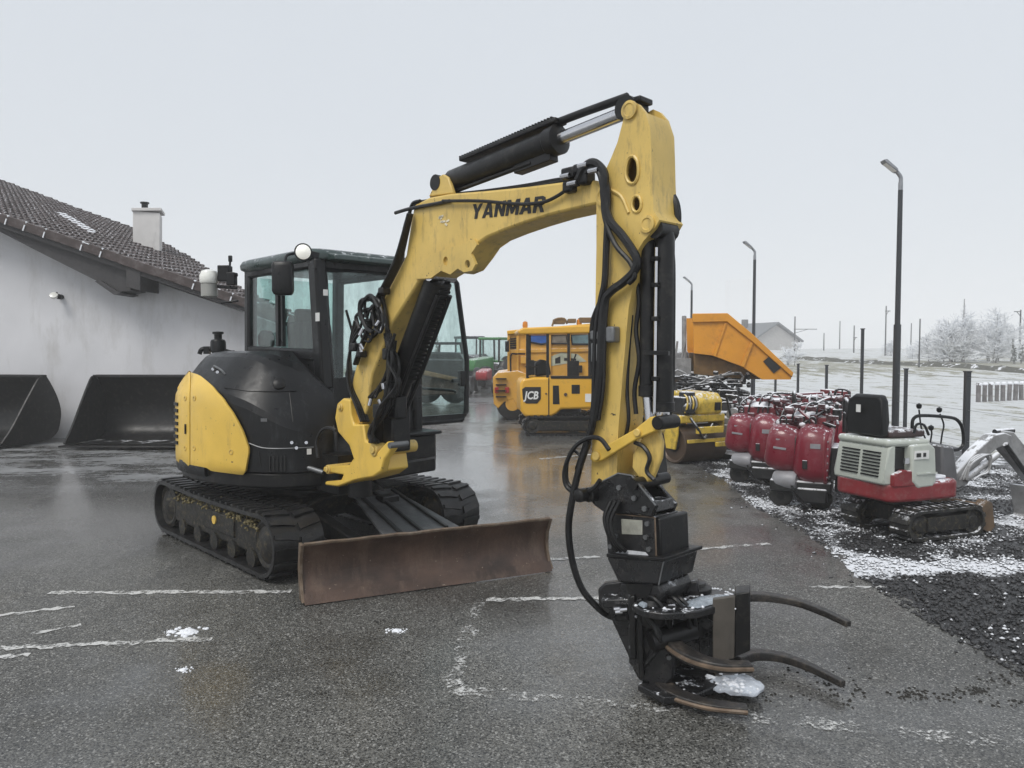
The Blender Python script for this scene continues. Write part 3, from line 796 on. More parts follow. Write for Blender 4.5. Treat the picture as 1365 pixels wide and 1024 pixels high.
for u, v in [(264, 531), (264, 597), (312, 602), (252, 531), (252, 597)]:
    c = on_hood(u, v, 0.036)
    if c:
        n = (c - (on_hood(u, v, 0.0))).normalized()
        build('panel_lock', MB().lathe(c - n * 0.006, n, [(0.022, 0), (0.022, 0.006), (0.014, 0.007), (0.012, 0.002), (0.0, 0.001)], 14), m_boom, pn1, world=True)
for k in range(7):
    c0, c1 = on_hood(239.0, 538 + 8.5 * k, 0.028), on_hood(243.0, 539 + 8.5 * k, 0.028)
    if c0 and c1: build('vent_slot', MB().bar(c0 - (c1 - c0) * 0.1, c1, 0.03, 0.028), m_blk, pn2, world=True)
build('grip_slot', MB().bar(on_hood(253, 565, 0.034), on_hood(253, 578, 0.034), 0.02, 0.012), m_blk, pn2, world=True)
for u, v in [(325, 483), (331, 487), (395, 597), (389, 590), (408, 590), (361, 634)]:
    c = on_hood(u - 40 if v < 490 else u, v + 10 if v < 490 else v, 0.01)
    if c: build('hood_bolt', MB().cyl(c, c + (CAM - c).normalized() * 0.012, 0.013, 10), m_chrome, hood, world=True)
seam = [on_hood(u, v, 0.002) for u, v in [(330, 590), (350, 597), (375, 598), (400, 597), (418, 596)]]
build('hood_seam', MB().tube([p for p in seam if p], 0.005, 5, 3), m_grey, hood, world=True)
seam = [on_hood(u, v, 0.004) for u, v in [(300, 517), (330, 521), (365, 522), (395, 521)]]
build('hood_crease', MB().tube([p for p in seam if p], 0.007, 5, 3), m_blk, hood, world=True)
for pts in [[(386, 524), (390, 560), (391, 600), (390, 636)], [(345, 602), (348, 622), (350, 640)]]:
    q = [on_hood(u, v, 0.001) for u, v in pts]
    build('hood_seam', MB().tube([p for p in q if p], 0.0045, 5, 3), m_decal, hood, world=True)
q = [on_hood(u, v, o_) for u, v, o_ in [(287, 493, .0), (289, 491, .03), (298, 496, .03), (300, 499, .0)]]
build('grab_handle', MB().tube([p for p in q if p], 0.009, 7, 3), m_grey, hood, world=True)
c = on_hood(372, 512, .004)
if c: build('filler_cap', MB().lathe(c, (c - on_hood(372, 512, 0)).normalized(), [(.05, -.01), (.05, .012), (.04, .02), (.0, .022)], 18), m_steel, hood, world=True)
for u, v, w_, h_ in [(412, 602, .035, .045), (352, 560, .05, .025)]:
    c = on_hood(u, v, .002)
    if c:
        n = (c - on_hood(u, v, 0)).normalized(); x_ = n.cross(V((0, 0, 1))).normalized() * w_ / 2; z_ = V((0, 0, h_ / 2))
        build('sticker', MB().prism([c - x_ - z_, c + x_ - z_, c + x_ + z_, c - x_ + z_], n * .003), m_white if w_ < .04 else m_grey, hood, world=True)
for k in range(5):
    q = [on_hood(360 + 5 * k, 608, .002), on_hood(360 + 5 * k, 628, .002)]
    if q[0] and q[1]: build('vent_slot', MB().bar(q[0], q[1], .016, .01), m_decal, hood, world=True)
# base plate and skirts
base = [(x * 0.985, y * 0.985) for x, y in planS] + [(-0.7, 0.97), (0.0, 1.0), (0.45, 0.95), (0.80, 0.75), (0.86, 0.2)]
build('base_plate', MB().prism([V((x, y, 0.62)) for x, y in base], (0, 0, 0.13)), m_steel, exc, bevel=0.02)
cwp = [(x * 1.012 + 0.0, y * 1.012) for x, y in planS if x < 0.05]
rr = [[V((x, y, 0.68)) for x, y in cwp], [V((x * 1.01, y * 1.01, 0.70)) for x, y in cwp], [V((x * 1.01, y * 1.01, 0.78)) for x, y in cwp], [V((x, y, 0.80)) for x, y in cwp]]
build('counterweight_skirt', MB().loft([r + [V((-0.3, 0.6, r[0].z)), V((-0.2, -0.4, r[0].z))] for r in rr]), m_blk, exc, ang=35)
# left front corner of the frame, and step
build('front_corner_box', MB().box((0.58, 0.52, 0.82), (0.34, 0.56, 0.27)), m_steel, exc, bevel=0.025)
build('front_step', MB().box((0.62, 0.52, 0.965), (0.34, 0.62, 0.03)), m_blk, exc, bevel=0.01)
# sloping front of tank beside the boom
build('tank_front', MB().prism([V((0.78, -0.30, 0.76)), V((0.86, -0.30, 0.82)), V((0.84, -0.30, 1.05)), V((0.72, -0.30, 1.18)), V((0.5, -0.30, 1.18)), V((0.5, -0.30, 0.76))], (0, 0.5, 0)), m_steel, exc, bevel=0.02)
# canister and valve on the hood
hc = at(291, 466, 7.0)
can = build('filter_canister', MB().lathe(hc - V((0, 0, 0.06)), (0, 0, 1), [(0.05, 0), (0.055, 0.03), (0.07, 0.04), (0.07, 0.13), (0.06, 0.15), (0.035, 0.16), (0.035, 0.2), (0.05, 0.205), (0.05, 0.225), (0.01, 0.23)], 16), m_blk, exc, world=True)
b = MB().tube([at(266, 472, 7.0), at(269, 466, 7.0), at(280, 465, 7.0), at(300, 468, 7.0), at(310, 471, 6.95)], 0.022, 8, 4).box(at(276, 467, 7.0), (0.05, 0.05, 0.07)).box(at(306, 470, 6.95), (0.07, 0.07, 0.04))
build('pipe', b, m_blk, can, world=True)

# ---- cab
CX0, CX1, CY0, CY1, CZ0, CZ1 = -0.90, 0.55, -0.27, 0.78, 0.92, 2.52
def cabp(x, y, z): return V((x, y, z))
def lean(z): return 0.0 if z < 1.35 else -0.10 * (z - 1.35)       # windscreen leans back a little
cab = build('cab_frame', MB().bar((CX0 + .05, CY0 + .05, CZ0), (CX0 + .10, CY0 + .05, 2.47), 0.10, 0.09)
    .bar((CX0 + .05, CY1 - .05, CZ0), (CX0 + .10, CY1 - .05, 2.47), 0.10, 0.09)
    .bar((CX1 - .02, CY0 + .055, CZ0), (CX1 - .02, CY0 + .055, 1.40), 0.11, 0.13).bar((CX1 - .02, CY0 + .055, 1.38), (CX1 - .12, CY0 + .055, 2.47), 0.11, 0.13)
    .bar((CX1 - .02, CY1 - .05, CZ0), (CX1 - .02, CY1 - .05, 1.40), 0.10, 0.09).bar((CX1 - .02, CY1 - .05, 1.38), (CX1 - .12, CY1 - .05, 2.47), 0.10, 0.09)
    .bar((CX0 + .1, CY0 + .03, 1.70), (CX1 - .05, CY0 + .03, 1.66), 0.06, 0.10)
    .bar((CX0 + .1, CY0 + .03, 2.43), (CX1 - .12, CY0 + .03, 2.43), 0.06, 0.08)
    .bar((CX0 + .1, CY1 - .03, 2.43), (CX1 - .12, CY1 - .03, 2.43), 0.06, 0.08)
    .bar((CX0 + .07, CY0 + .05, 1.62), (CX0 + .07, CY1 - .05, 1.62), 0.06, 0.10)
    .bar((CX1 - .12, CY0 + .05, 2.43), (CX1 - .12, CY1 - .05, 2.43), 0.06, 0.09), m_blk, exc, bevel=0.02)
build('cab_side_panel', MB().box(((CX0 + CX1) / 2, CY0 + 0.03, 1.30), (CX1 - CX0 - .1, 0.04, 0.74)), m_blk, exc, bevel=0.01)
build('cab_front_panel', MB().box((CX1 - 0.03, (CY0 + CY1) / 2, 1.19), (0.05, CY1 - CY0 - 0.06, 0.58)), m_blk, exc, bevel=0.012)
build('cab_rear_panel', MB().box((CX0 + 0.06, (CY0 + CY1) / 2, 1.28), (0.05, CY1 - CY0 - 0.1, 0.72)), m_blk, exc, bevel=0.01)
build('cab_floor', MB().box(((CX0 + CX1) / 2, (CY0 + CY1) / 2, 0.90), (CX1 - CX0, CY1 - CY0, 0.06)), m_steel, exc)
# roof: rounded slab with a raised front lip
rp = []
for z, gx in [(2.44, -0.01), (2.47, 0.045), (2.51, 0.05), (2.545, 0.03), (2.562, -0.02), (2.57, -0.12)]:
    ring_ = []
    x0, x1, y0_, y1_ = CX0 - gx, CX1 - 0.10 + gx * 1.2, CY0 - gx * 0.7, CY1 + gx * 0.7
    for cx_, cy_, a0 in [(x1, y1_, 0), (x0, y1_, 90), (x0, y0_, 180), (x1, y0_, 270)]:
        rad = 0.13
        ccx = cx_ + (-rad if cx_ == x1 else rad); ccy = cy_ + (-rad if cy_ == y1_ else rad)
        for k in range(5):
            a = R(a0 + 22.5 * k); ring_.append(V((ccx + rad * math.cos(a), ccy + rad * math.sin(a), z)))
    rp.append(ring_)
roof_ = build('cab_roof', MB().loft(rp), m_green, exc, ang=50)
build('rain_visor', MB().prism([V((CX1 - 0.10, CY0 + 0.12, 2.535)), V((CX1 + 0.06, CY0 + 0.12, 2.50)), V((CX1 + 0.07, CY0 + 0.12, 2.455)), V((CX1 - 0.08, CY0 + 0.12, 2.46))], (0, CY1 - CY0 - 0.2, 0)), m_green, roof_, bevel=0.012)
# windows
def pane(name, pts, off, mat=None, label=None):
    return build(name, MB().prism(pts, off), mat or m_cabglass, exc, label=label)
xm = CX0 + 0.70
fr1 = build('side_window_frame', MB().bar((xm, CY0 + 0.022, 1.74), (xm, CY0 + 0.022, 2.40), 0.05, 0.03).bar((xm + 0.065, CY0 + 0.035, 1.74), (xm + 0.065, CY0 + 0.035, 2.40), 0.03, 0.03), m_blk, exc)
pane('side_window', [V((CX0 + .13, CY0 + .03, 1.74)), V((xm, CY0 + .03, 1.74)), V((xm, CY0 + .03, 2.40)), V((CX0 + .16, CY0 + .03, 2.40))], (0, 0.008, 0))
pane('side_window', [V((xm, CY0 + .045, 1.72)), V((CX1 - .12, CY0 + .045, 1.72)), V((CX1 - .19, CY0 + .045, 2.40)), V((xm, CY0 + .045, 2.40))], (0, 0.008, 0))
pane('windscreen', [V((CX1 - .012, CY0 + .12, 1.47)), V((CX1 - .012, CY1 - .09, 1.47)), V((CX1 - .014, CY1 - .09, 1.49)), V((CX1 - .105, CY1 - .09, 2.39)), V((CX1 - .105, CY0 + .12, 2.39)), V((CX1 - .014, CY0 + .12, 1.49))], (0.008, 0, 0))
pane('rear_window', [V((CX0 + .06, CY0 + .1, 1.68)), V((CX0 + .06, CY1 - .1, 1.68)), V((CX0 + .09, CY1 - .1, 2.40)), V((CX0 + .09, CY0 + .1, 2.40))], (0.008, 0, 0))
# curved rubber corners of the windscreen and wiper
build('windscreen_seal', MB().tube([V((CX1 + .006, CY0 + .13, 1.16)), V((CX1 + .006, CY0 + .12, 1.40)), V((CX1 - .08, CY0 + .12, 2.28)), V((CX1 - .09, CY0 + .18, 2.38)), V((CX1 - .09, CY1 - .16, 2.38)), V((CX1 - .085, CY1 - .09, 2.28)), V((CX1 + .006, CY1 - .09, 1.40)), V((CX1 + .006, CY1 - .09, 1.16))], 0.016, 6, 4), m_blk, exc)
build('wiper', MB().bar((CX1 + .02, 0.30, 1.25), (CX1 - .045, 0.12, 2.0), 0.018, 0.015).bar((CX1 + .02, 0.22, 1.30), (CX1 - .05, 0.02, 2.05), 0.012, 0.02), m_blk, exc)
# seat and controls
st_ = build('operator_seat', MB().box((-0.30, 0.26, 1.36), (0.48, 0.48, 0.14)), m_seat, exc, bevel=0.05)
build('seat_back', MB().prism([V((-0.55, 0.03, 1.40)), V((-0.42, 0.03, 1.42)), V((-0.52, 0.03, 1.98)), V((-0.62, 0.03, 1.98))], (0, 0.46, 0)), m_seat, st_, bevel=0.04)
build('headrest', MB().box((-0.60, 0.26, 2.04), (0.09, 0.26, 0.14)), m_seat, st_, bevel=0.03)
build('seat_base', MB().box((-0.30, 0.26, 1.1), (0.42, 0.40, 0.36)), m_blk, st_, bevel=0.02)
for yy in (-0.06, 0.58):
    cns = build('control_console', MB().box((-0.10, yy, 1.36), (0.5, 0.14, 0.30)), m_blk, exc, bevel=0.03)
    build('joystick', MB().cyl((0.06, yy, 1.50), (0.09, yy, 1.64), 0.016, 8).lathe((0.09, yy, 1.63), (0.1, 0, 1), [(0.02, 0), (0.032, 0.03), (0.03, 0.10), (0.015, 0.12)], 10), m_seat, cns)
for yy in (0.14, 0.36):
    build('travel_lever', MB().tube([V((0.30, yy, 0.95)), V((0.36, yy, 1.25)), V((0.30, yy, 1.50))], 0.014, 6, 4).box((0.36, yy, 0.98), (0.16, 0.1, 0.02)), m_blk, exc)
build('monitor', MB().box((0.38, -0.12, 1.58), (0.05, 0.16, 0.16), rz=R(20)), m_blk, exc, bevel=0.012)
build('panel_knob', MB().lathe((-0.62, -0.16, 1.72), (0, 0, 1), [(0.05, 0), (0.075, 0.04), (0.08, 0.12), (0.05, 0.17), (0.0, 0.18)], 14), m_seat, exc)
build('sticker', MB().box((CX1 - .01, CY0 - 0.005, 1.98), (0.06, 0.006, 0.07)), m_white, cab)
build('sticker', MB().box((CX1 - .28, CY0 + 0.002, 1.52), (0.05, 0.006, 0.08)), m_white, cab)
build('sticker', MB().box((CX1 + 0.045, CY0 + 0.04, 2.18), (0.006, 0.04, 0.05)), m_white, cab)
# mirror at the right front corner
mb_ = at(377, 371, 6.05)
mir = build('mirror', MB().loft([[mb_ + V((sx * w_, d_, sz_ * h_)) for sx, sz_ in [(-1, -.8), (-.8, -1), (.8, -1), (1, -.8), (1, .8), (.8, 1), (-.8, 1), (-1, .8)]] for w_, h_, d_ in [(0.06, 0.10, -0.05), (0.082, 0.135, -0.03), (0.082, 0.135, 0.03), (0.06, 0.11, 0.06)]]), m_blk, exc, world=True, bevel=0.01)
build('mirror_arm', MB().tube([mb_ + V((0.0, 0.0, 0.12)), at(379, 352, 6.05), at(382, 341, 6.1), at(392, 338, 6.15)], 0.012, 6, 4), m_blk, mir, world=True)
# work lamp on the roof corner (lens white)
lp = at(404, 336, 6.05)
dl = V((0.35, -1, -0.1)).normalized()
wl2 = build('work_lamp', MB().lathe(lp + dl * -0.09, dl, [(0.03, 0), (0.055, 0.02), (0.070, 0.08), (0.070, 0.10)], 18).bar(lp - dl * 0.05, lp + V((0.10, 0.1, -0.02)), 0.03, 0.05), m_blk, exc, world=True)
g = NG('lit_lamp_lens')
g.set(color=(0.9, 0.9, 0.85), rough=0.2); g.b.inputs['Emission Color'].default_value = (1.0, 0.97, 0.85, 1); g.b.inputs['Emission Strength'].default_value = 0.2
m_lens = g.m
build('lamp_lens', MB().lathe(lp + dl * 0.005, dl, [(0.060, 0), (0.058, 0.02), (0.04, 0.035), (0.0, 0.04)], 18), m_lens, wl2, world=True)
# rear beacon with bracket and aerial
bc = at(279, 378, 7.1)
bea = build('beacon_lamp', MB().lathe(bc - V((0, 0, 0.13)), (0, 0, 1), [(0.06, 0), (0.075, 0.01), (0.075, 0.12), (0.065, 0.13)], 18), M('grey_lamp_body', (0.33, 0.33, 0.31), 0.5, var=0.1), exc, world=True)
build('beacon_lens', MB().lathe(bc, (0, 0, 1), [(0.076, 0), (0.086, 0.015), (0.088, 0.07), (0.07, 0.115), (0.03, 0.13), (0, 0.132)], 18), m_lampglass, bea, world=True)
b = MB().bar(at(289, 371, 7.1), at(316, 366, 7.05), 0.04, 0.035).box(at(300, 365, 7.08), (0.11, 0.10, 0.15)).box(at(309, 372, 7.06), (0.08, 0.08, 0.12)).bar(at(306, 362, 7.08), at(307, 344, 7.08), 0.02, 0.02).box(at(307, 345, 7.08), (0.035, 0.03, 0.06)).bar(at(290, 382, 7.1), at(316, 384, 7.05), 0.03, 0.03).bar(at(294, 404, 7.0), at(318, 401, 7.0), 0.02, 0.02)
build('beacon_bracket', b, m_blk, bea, world=True, bevel=0.008)
# open door, swung out on the left side
dx = 0.27
dp = [(CY1 + 0.02, 1.00), (1.50, 1.00), (1.56, 1.08), (1.57, 1.6), (1.44, 2.38), (1.36, 2.46), (CY1 + 0.02, 2.46)]
door = build('cab_door', MB().tube([V((dx, y, z)) for y, z in dp], 0.028, 8).bar((dx, CY1 + .02, 0.98), (dx, CY1 + .02, 2.48), 0.06, 0.05)
             .bar((dx, CY1 + .02, 1.03), (dx, 1.52, 1.03), 0.04, 0.07), m_blk, exc)
build('door_glass', MB().prism([V((dx, y, z)) for y, z in dp], (0.008, 0, 0)), m_cabglass, door)
build('door_latch', MB().box((dx - 0.02, 1.52, 1.42), (0.07, 0.07, 0.16)).box((dx - 0.03, 1.45, 1.40), (0.04, 0.10, 0.04)), m_blk, door, bevel=0.01)
build('grab_rail', MB().tube([V((dx - .04, CY1 + .1, 1.30)), V((dx - .08, CY1 + .12, 1.34)), V((dx - .08, 1.42, 1.30)), V((dx - .04, 1.45, 1.28))], 0.014, 6, 3), m_blk, door)
text('lettering', 'SV60', 0.075, XF[exc.name] @ V((CX1 + 0.012, 0.36, 1.10)), XF[exc.name].to_3x3() @ V((0, 1, 0)), (0, 0, 1), m_white, exc, 0.002, 0.15, 0.002) if False else None
build('model_badge', MB().box((CX1 + 0.008, 0.50, 1.05), (0.006, 0.20, 0.035)), m_white, exc)

# ---- boom, arm and cylinders: plane of the boom
BO = XF[exc.name] @ V((0, -0.33, 0))
BP = Pl(BO.x, BO.y, EA)
NEAR = -0.105
wid = BP.L * 0.21
# swing post (yellow cast bracket)
sw = [(449, 538), (457, 531), (466, 533), (467, 552), (471, 566), (484, 566), (487, 588), (498, 592), (502, 604), (516, 588), (522, 598), (512, 612), (508, 628), (497, 636), (474, 640), (450, 649), (433, 647), (433, 642), (456, 640), (457, 633), (430, 629), (431, 622), (465, 620), (471, 612), (465, 594), (450, 576), (446, 557)]
sp_ = build('swing_post', MB().prism(BP.ps(sw, -0.16), BP.L * 0.06).prism(BP.ps(sw[:10] + sw[12:], 0.06), BP.L * 0.06)
            .prism(BP.ps([(450, 649), (497, 636), (508, 628), (505, 606), (470, 612), (465, 620), (457, 633)], -0.12), BP.L * 0.24), m_yel, exc, world=True, bevel=0.012)
for u, v, r_ in [(453, 543, .03), (497, 600, .045), (436, 626, .035)]:
    c = BP.p(u, v, -0.17); build('pin', MB().cyl(c, c + BP.L * 0.36, r_, 18).cyl(c - BP.L * 0.012, c, r_ * 0.6, 12), m_boom, sp_, world=True, bevel=0.004)
c = BP.p(519, 594, -0.17); build('pin', MB().cyl(c, c + BP.L * 0.15, 0.022, 14), m_grey, sp_, world=True)
a = BP.p(431, 630, -0.10); b_ = XF[exc.name] @ V((0.55, -0.62, 0.84))
sc_ = build('swing_cylinder', MB().cyl(b_, a + (b_ - a) * 0.45, 0.045, 14), m_steel, exc, world=True)
build('rod', MB().cyl(a, a + (b_ - a) * 0.5, 0.020, 12), m_grey, sc_, world=True)
build('swing_pivot', MB().cyl(BP.p(480, 640, 0.0) + V((0, 0, 0.12)), BP.p(480, 640, 0.0) - V((0, 0, 0.12)), 0.09, 18).box(XF[exc.name] @ V((0.88, -0.30, 0.74)), (0.34, 0.2, 0.3), rz=R(EA)), m_steel, exc, world=True)

bo_side = [(552, 273), (572, 263), (600, 258), (650, 254), (700, 249), (760, 241), (795, 240), (812, 262), (808, 283), (796, 272), (770, 278), (735, 286), (700, 297), (672, 307), (648, 317), (634, 327), (624, 342), (612, 358), (600, 363), (590, 360), (574, 370), (559, 374),
           (523, 430), (496, 499), (489, 545), (482, 566), (468, 566), (465, 535), (470, 505), (479, 470), (496, 428), (512, 397), (530, 362), (541, 340), (547, 300)]
hl = lambda cu, cv, ru, rv, n=16: [(cu + ru * math.cos(2 * math.pi * i / n), cv + rv * math.sin(2 * math.pi * i / n)) for i in range(n)]
boom = build('boom', MB().prism(BP.ps(bo_side, NEAR), wid), m_boom, exc, world=True, bevel=0.014, ang=30)
# reinforcing cheek at the elbow with the cylinder eye
ck = [(553, 372), (560, 352), (578, 338), (606, 328), (632, 319), (636, 326), (628, 338), (634, 352), (629, 361), (618, 363), (610, 358), (600, 366), (588, 361), (574, 371)]
for off in (NEAR - 0.018, NEAR + 0.21):
    build('boom_cheek', MB().plate(BP.ps(ck, off), [BP.ps(hl(594, 348, 3.2, 6), off), BP.ps(hl(623, 352, 3.5, 5.5), off)], BP.L * 0.018), m_boom, boom, world=True)
# ears for the arm cylinder on top
ear = [(571, 262), (584, 236), (590, 232), (597, 236), (604, 258)]
for off in (NEAR + 0.02, NEAR + 0.16):
    build('cylinder_ear', MB().prism(BP.ps(ear, off), BP.L * 0.03), m_boom, boom, world=True, bevel=0.008)
# lettering on the boom side
o0, o1 = BP.p(628.0, 292.5, NEAR), BP.p(728, 282.5, NEAR)
GLYPH = {
 'Y': (.84, [(0, 1), (.25, 1), (.42, .64), (.59, 1), (.84, 1), (.54, .42), (.54, 0), (.30, 0), (.30, .42)], []),
 'A': (.88, [(0, 0), (.30, 1), (.58, 1), (.88, 0), (.63, 0), (.58, .19), (.30, .19), (.25, 0)], [(.35, .38), (.53, .38), (.44, .74)]),
 'N': (.80, [(0, 0), (0, 1), (.24, 1), (.56, .42), (.56, 1), (.80, 1), (.80, 0), (.56, 0), (.24, .58), (.24, 0)], []),
 'M': (.98, [(0, 0), (0, 1), (.28, 1), (.49, .46), (.70, 1), (.98, 1), (.98, 0), (.75, 0), (.75, .56), (.57, .10), (.41, .10), (.23, .56), (.23, 0)], []),
 'R': (.82, [(0, 0), (0, 1), (.56, 1), (.76, .90), (.80, .70), (.74, .50), (.60, .42), (.82, 0), (.56, 0), (.40, .36), (.24, .36), (.24, 0)], [(.24, .55), (.48, .55), (.56, .62), (.56, .75), (.48, .82), (.24, .82)])}
lx = (o1 - o0); LW = lx.length; lx.normalize(); lz = V((0, 0, 1)) - lx * lx.z; lz.normalize()
hgt = 0.088; tw = sum(GLYPH[c][0] + .10 for c in 'YANMAR') - .10 + .14; kx = LW / tw; pen = 0.0
for c in 'YANMAR':
    w_, outer, hole = GLYPH[c]
    q = lambda pts: [o0 - BP.L * 0.003 + lx * ((pen + x + .14 * y) * kx) + lz * (y * hgt) for x, y in pts]
    build('letter', MB().plate(q(outer), [q(hole)] if hole else [], BP.L * 0.0025), m_decal, boom, world=True, ang=20)
    pen += w_ + .10
# worn scratch marks
mk = M('bare_scratches', (0.72, 0.66, 0.50), 0.6, var=0.2)
b = MB()
for k in range(9):
    u, v = 580 + rnd.uniform(0, 17), 290 + rnd.uniform(-1, 9)
    p, q = BP.p(u, v, NEAR - 0.001), BP.p(u + rnd.uniform(2, 6), v + rnd.uniform(-3, 3), NEAR - 0.001); b.bar(p, q, 0.006, 0.012)
build('scratch_marks', b, mk, boom, world=True)

# arm cylinder over the boom
CO = 0.0
pA, pB = BP.p(594, 246, CO), BP.p(842, 147, CO)
ax_ = (pB - pA); LA = ax_.length; ax_.normalize(); up_ = BP.L.cross(ax_); up_ = up_ if up_.z > 0 else -up_
tA = lambda u, v: (BP.p(u, v, CO) - pA).dot(ax_)
e1 = tA(746, 184)
ac = build('arm_cylinder', MB().lathe(pA, ax_, [(0.05, -0.02), (0.06, 0.03), (0.062, 0.06), (0.072, 0.08), (0.072, e1 - 0.08), (0.082, e1 - 0.07), (0.084, e1), (0.05, e1 + 0.012)], 22).cyl(pA - BP.L * 0.09, pA + BP.L * 0.09, 0.05, 16), m_steel, exc, world=True)
build('rod', MB().cyl(pA + ax_ * e1, pB, 0.036, 18), m_chrome, ac, world=True)
build('rod_eye', MB().cyl(pB - BP.L * 0.06, pB + BP.L * 0.06, 0.062, 16), m_steel, ac, world=True)
e0 = tA(620, 225)
build('rod_guard', MB().bar(pA + ax_ * e0 + up_ * 0.10, pA + ax_ * (e1 + 0.02) + up_ * 0.095, 0.10, 0.028, up=up_), m_steel, ac, world=True, bevel=0.008)
build('grease_pipe', MB().tube([pA + ax_ * (e1 - .02) + up_ * 0.095, pA + ax_ * (e1 + .2) + up_ * 0.088, pB + up_ * 0.075 - ax_ * 0.02], 0.022, 10), m_steel, ac, world=True)
b = MB()
for k in range(34): b.bar(pA + ax_ * (e0 + (e1 - e0) * k / 34) + up_ * 0.116, pA + ax_ * (e0 + (e1 - e0) * (k + .5) / 34) + up_ * 0.115, 0.09, 0.010, up=up_)
build('guard_ribs', b, m_steel, ac, world=True)
build('under_pipe', MB().bar(pA + ax_ * tA(690, 225) - up_ * 0.085, pA + ax_ * (e1 - 0.05) - up_ * 0.085, 0.07, 0.05, up=up_).cyl(pA + ax_ * 0.06 - up_ * 0.08 - BP.L * 0.03, pA + ax_ * (e1 - .2) - up_ * 0.085 - BP.L * 0.03, 0.014, 8), m_steel, ac, world=True, bevel=0.005)

# boom cylinder below the boom
q0, q1 = BP.p(503, 592, 0.0), BP.p(588, 366, 0.0)
d_ = (q1 - q0); LB = d_.length; d_.normalize(); upb = BP.L.cross(d_); upb = upb if upb.dot(BP.F) > 0 else -upb
bc_ = build('boom_cylinder', MB().lathe(q0, d_, [(0.05, 0), (0.07, 0.03), (0.082, 0.06), (0.082, LB * 0.70), (0.09, LB * 0.705), (0.09, LB * 0.75), (0.05, LB * 0.76)], 20).cyl(q0 - BP.L * 0.08, q0 + BP.L * 0.08, 0.05, 14), m_steel, exc, world=True)
build('rod', MB().cyl(q0 + d_ * LB * 0.75, q1, 0.042, 16).cyl(q1 - BP.L * 0.10, q1 + BP.L * 0.10, 0.05, 14), m_chrome, bc_, world=True)
build('rod_guard', MB().lathe(q0, d_, [(0.086, LB * 0.42), (0.092, LB * 0.43), (0.092, LB * 0.965), (0.07, LB * 0.97)], 18), m_steel, bc_, world=True)
for k in range(22):
    f0 = 0.45 + 0.51 * k / 22; build('guard_rib', MB().bar(q0 + d_ * LB * f0 + upb * 0.092, q0 + d_ * LB * (f0 + .012) + upb * 0.092, 0.09, 0.012, up=upb), m_steel, bc_, world=True)
for sgn in (-1, 1): build('feed_pipe', MB().tube([q0 + d_ * LB * 0.12 + upb * 0.10 + BP.L * .05 * sgn, q0 + d_ * LB * 0.5 + upb * 0.10 + BP.L * .06 * sgn, q0 + d_ * LB * 0.93 + upb * 0.10 + BP.L * .05 * sgn], 0.016, 8), m_hose, bc_, world=True)
build('valve_block', MB().box(q0 + d_ * LB * 0.18 + upb * 0.13, (0.12, 0.16, 0.34), rz=R(EA)).box(q0 + d_ * LB * 0.30 + upb * 0.12 - BP.L * 0.05, (0.10, 0.10, 0.16), rz=R(EA)), m_steel, bc_, world=True, bevel=0.015)

# arm: hollow box of two holed cheeks and surrounding walls
ar = [(835, 139), (842, 135), (851, 139), (860, 150), (867, 172), (868, 200), (869, 240), (871, 280), (879, 293), (873, 304), (858, 321), (850, 334), (846, 372), (838, 410), (830, 500), (824, 575), (822, 640), (788, 646), (790, 560), (793, 440), (795, 330), (795, 270), (803, 236), (814, 212), (823, 190), (830, 163)]
ANEAR, AW = -0.10, 0.20
out_n = BP.ps(ar, ANEAR)
h1 = [(845, 208), (850, 216), (851, 232), (846, 244), (838, 243), (834, 233), (835, 220), (839, 210)]
h2 = hl(848.5, 272, 6.5, 11, 14)
shift = BP.L * (AW - 0.022)
arm = build('arm', MB().plate(out_n, [BP.ps(h1, ANEAR), BP.ps(h2, ANEAR)], BP.L * 0.022), m_boom, exc, world=True, ang=35)
ho = [BP.ps(h1, ANEAR), BP.ps(h2, ANEAR)]
build('far_cheek', MB().plate([p + shift for p in out_n], [[p + shift for p in h] for h in ho[1:]], BP.L * 0.022), m_boom, arm, world=True, ang=35)
cen = sum(out_n, V((0, 0, 0))) / len(out_n)
build('arm_walls', MB().strip([p + BP.L * 0.021 for p in out_n[3:]], BP.L * (AW - 0.042)), m_boom, arm, world=True, ang=35)
bs = lambda u, v, r, t=0.014, off=ANEAR: build('pin_boss', MB().lathe(BP.p(u, v, off), -BP.L, [(r, 0), (r, t), (r * 0.7, t + 0.002), (r * 0.6, t - 0.003), (0.0, t - 0.003)], 20), m_boom, arm, world=True)
bs(864, 299, 0.042); bs(840, 147, 0.045); bs(806, 262, 0.05)
build('hole_rim', MB().tube(BP.ps(h2 + h2[:1], ANEAR - 0.002), 0.008, 6), m_boom, arm, world=True)
build('hole_rim', MB().tube(BP.ps(h1 + h1[:1], ANEAR - 0.002), 0.009, 6, 3), m_boom, arm, world=True)
rb = [(812, 252), (828, 262), (838, 284)]
build('weld_rib', MB().tube(BP.ps(rb, ANEAR - 0.002), 0.009, 6, 4), m_boom, arm, world=True)
c = BP.p(846, 134, 0.0)
build('top_bracket', MB().box(c + V((0.02, 0, -0.01)), (0.10, 0.11, 0.03), rz=R(EA)), m_steel, arm, world=True, bevel=0.008)
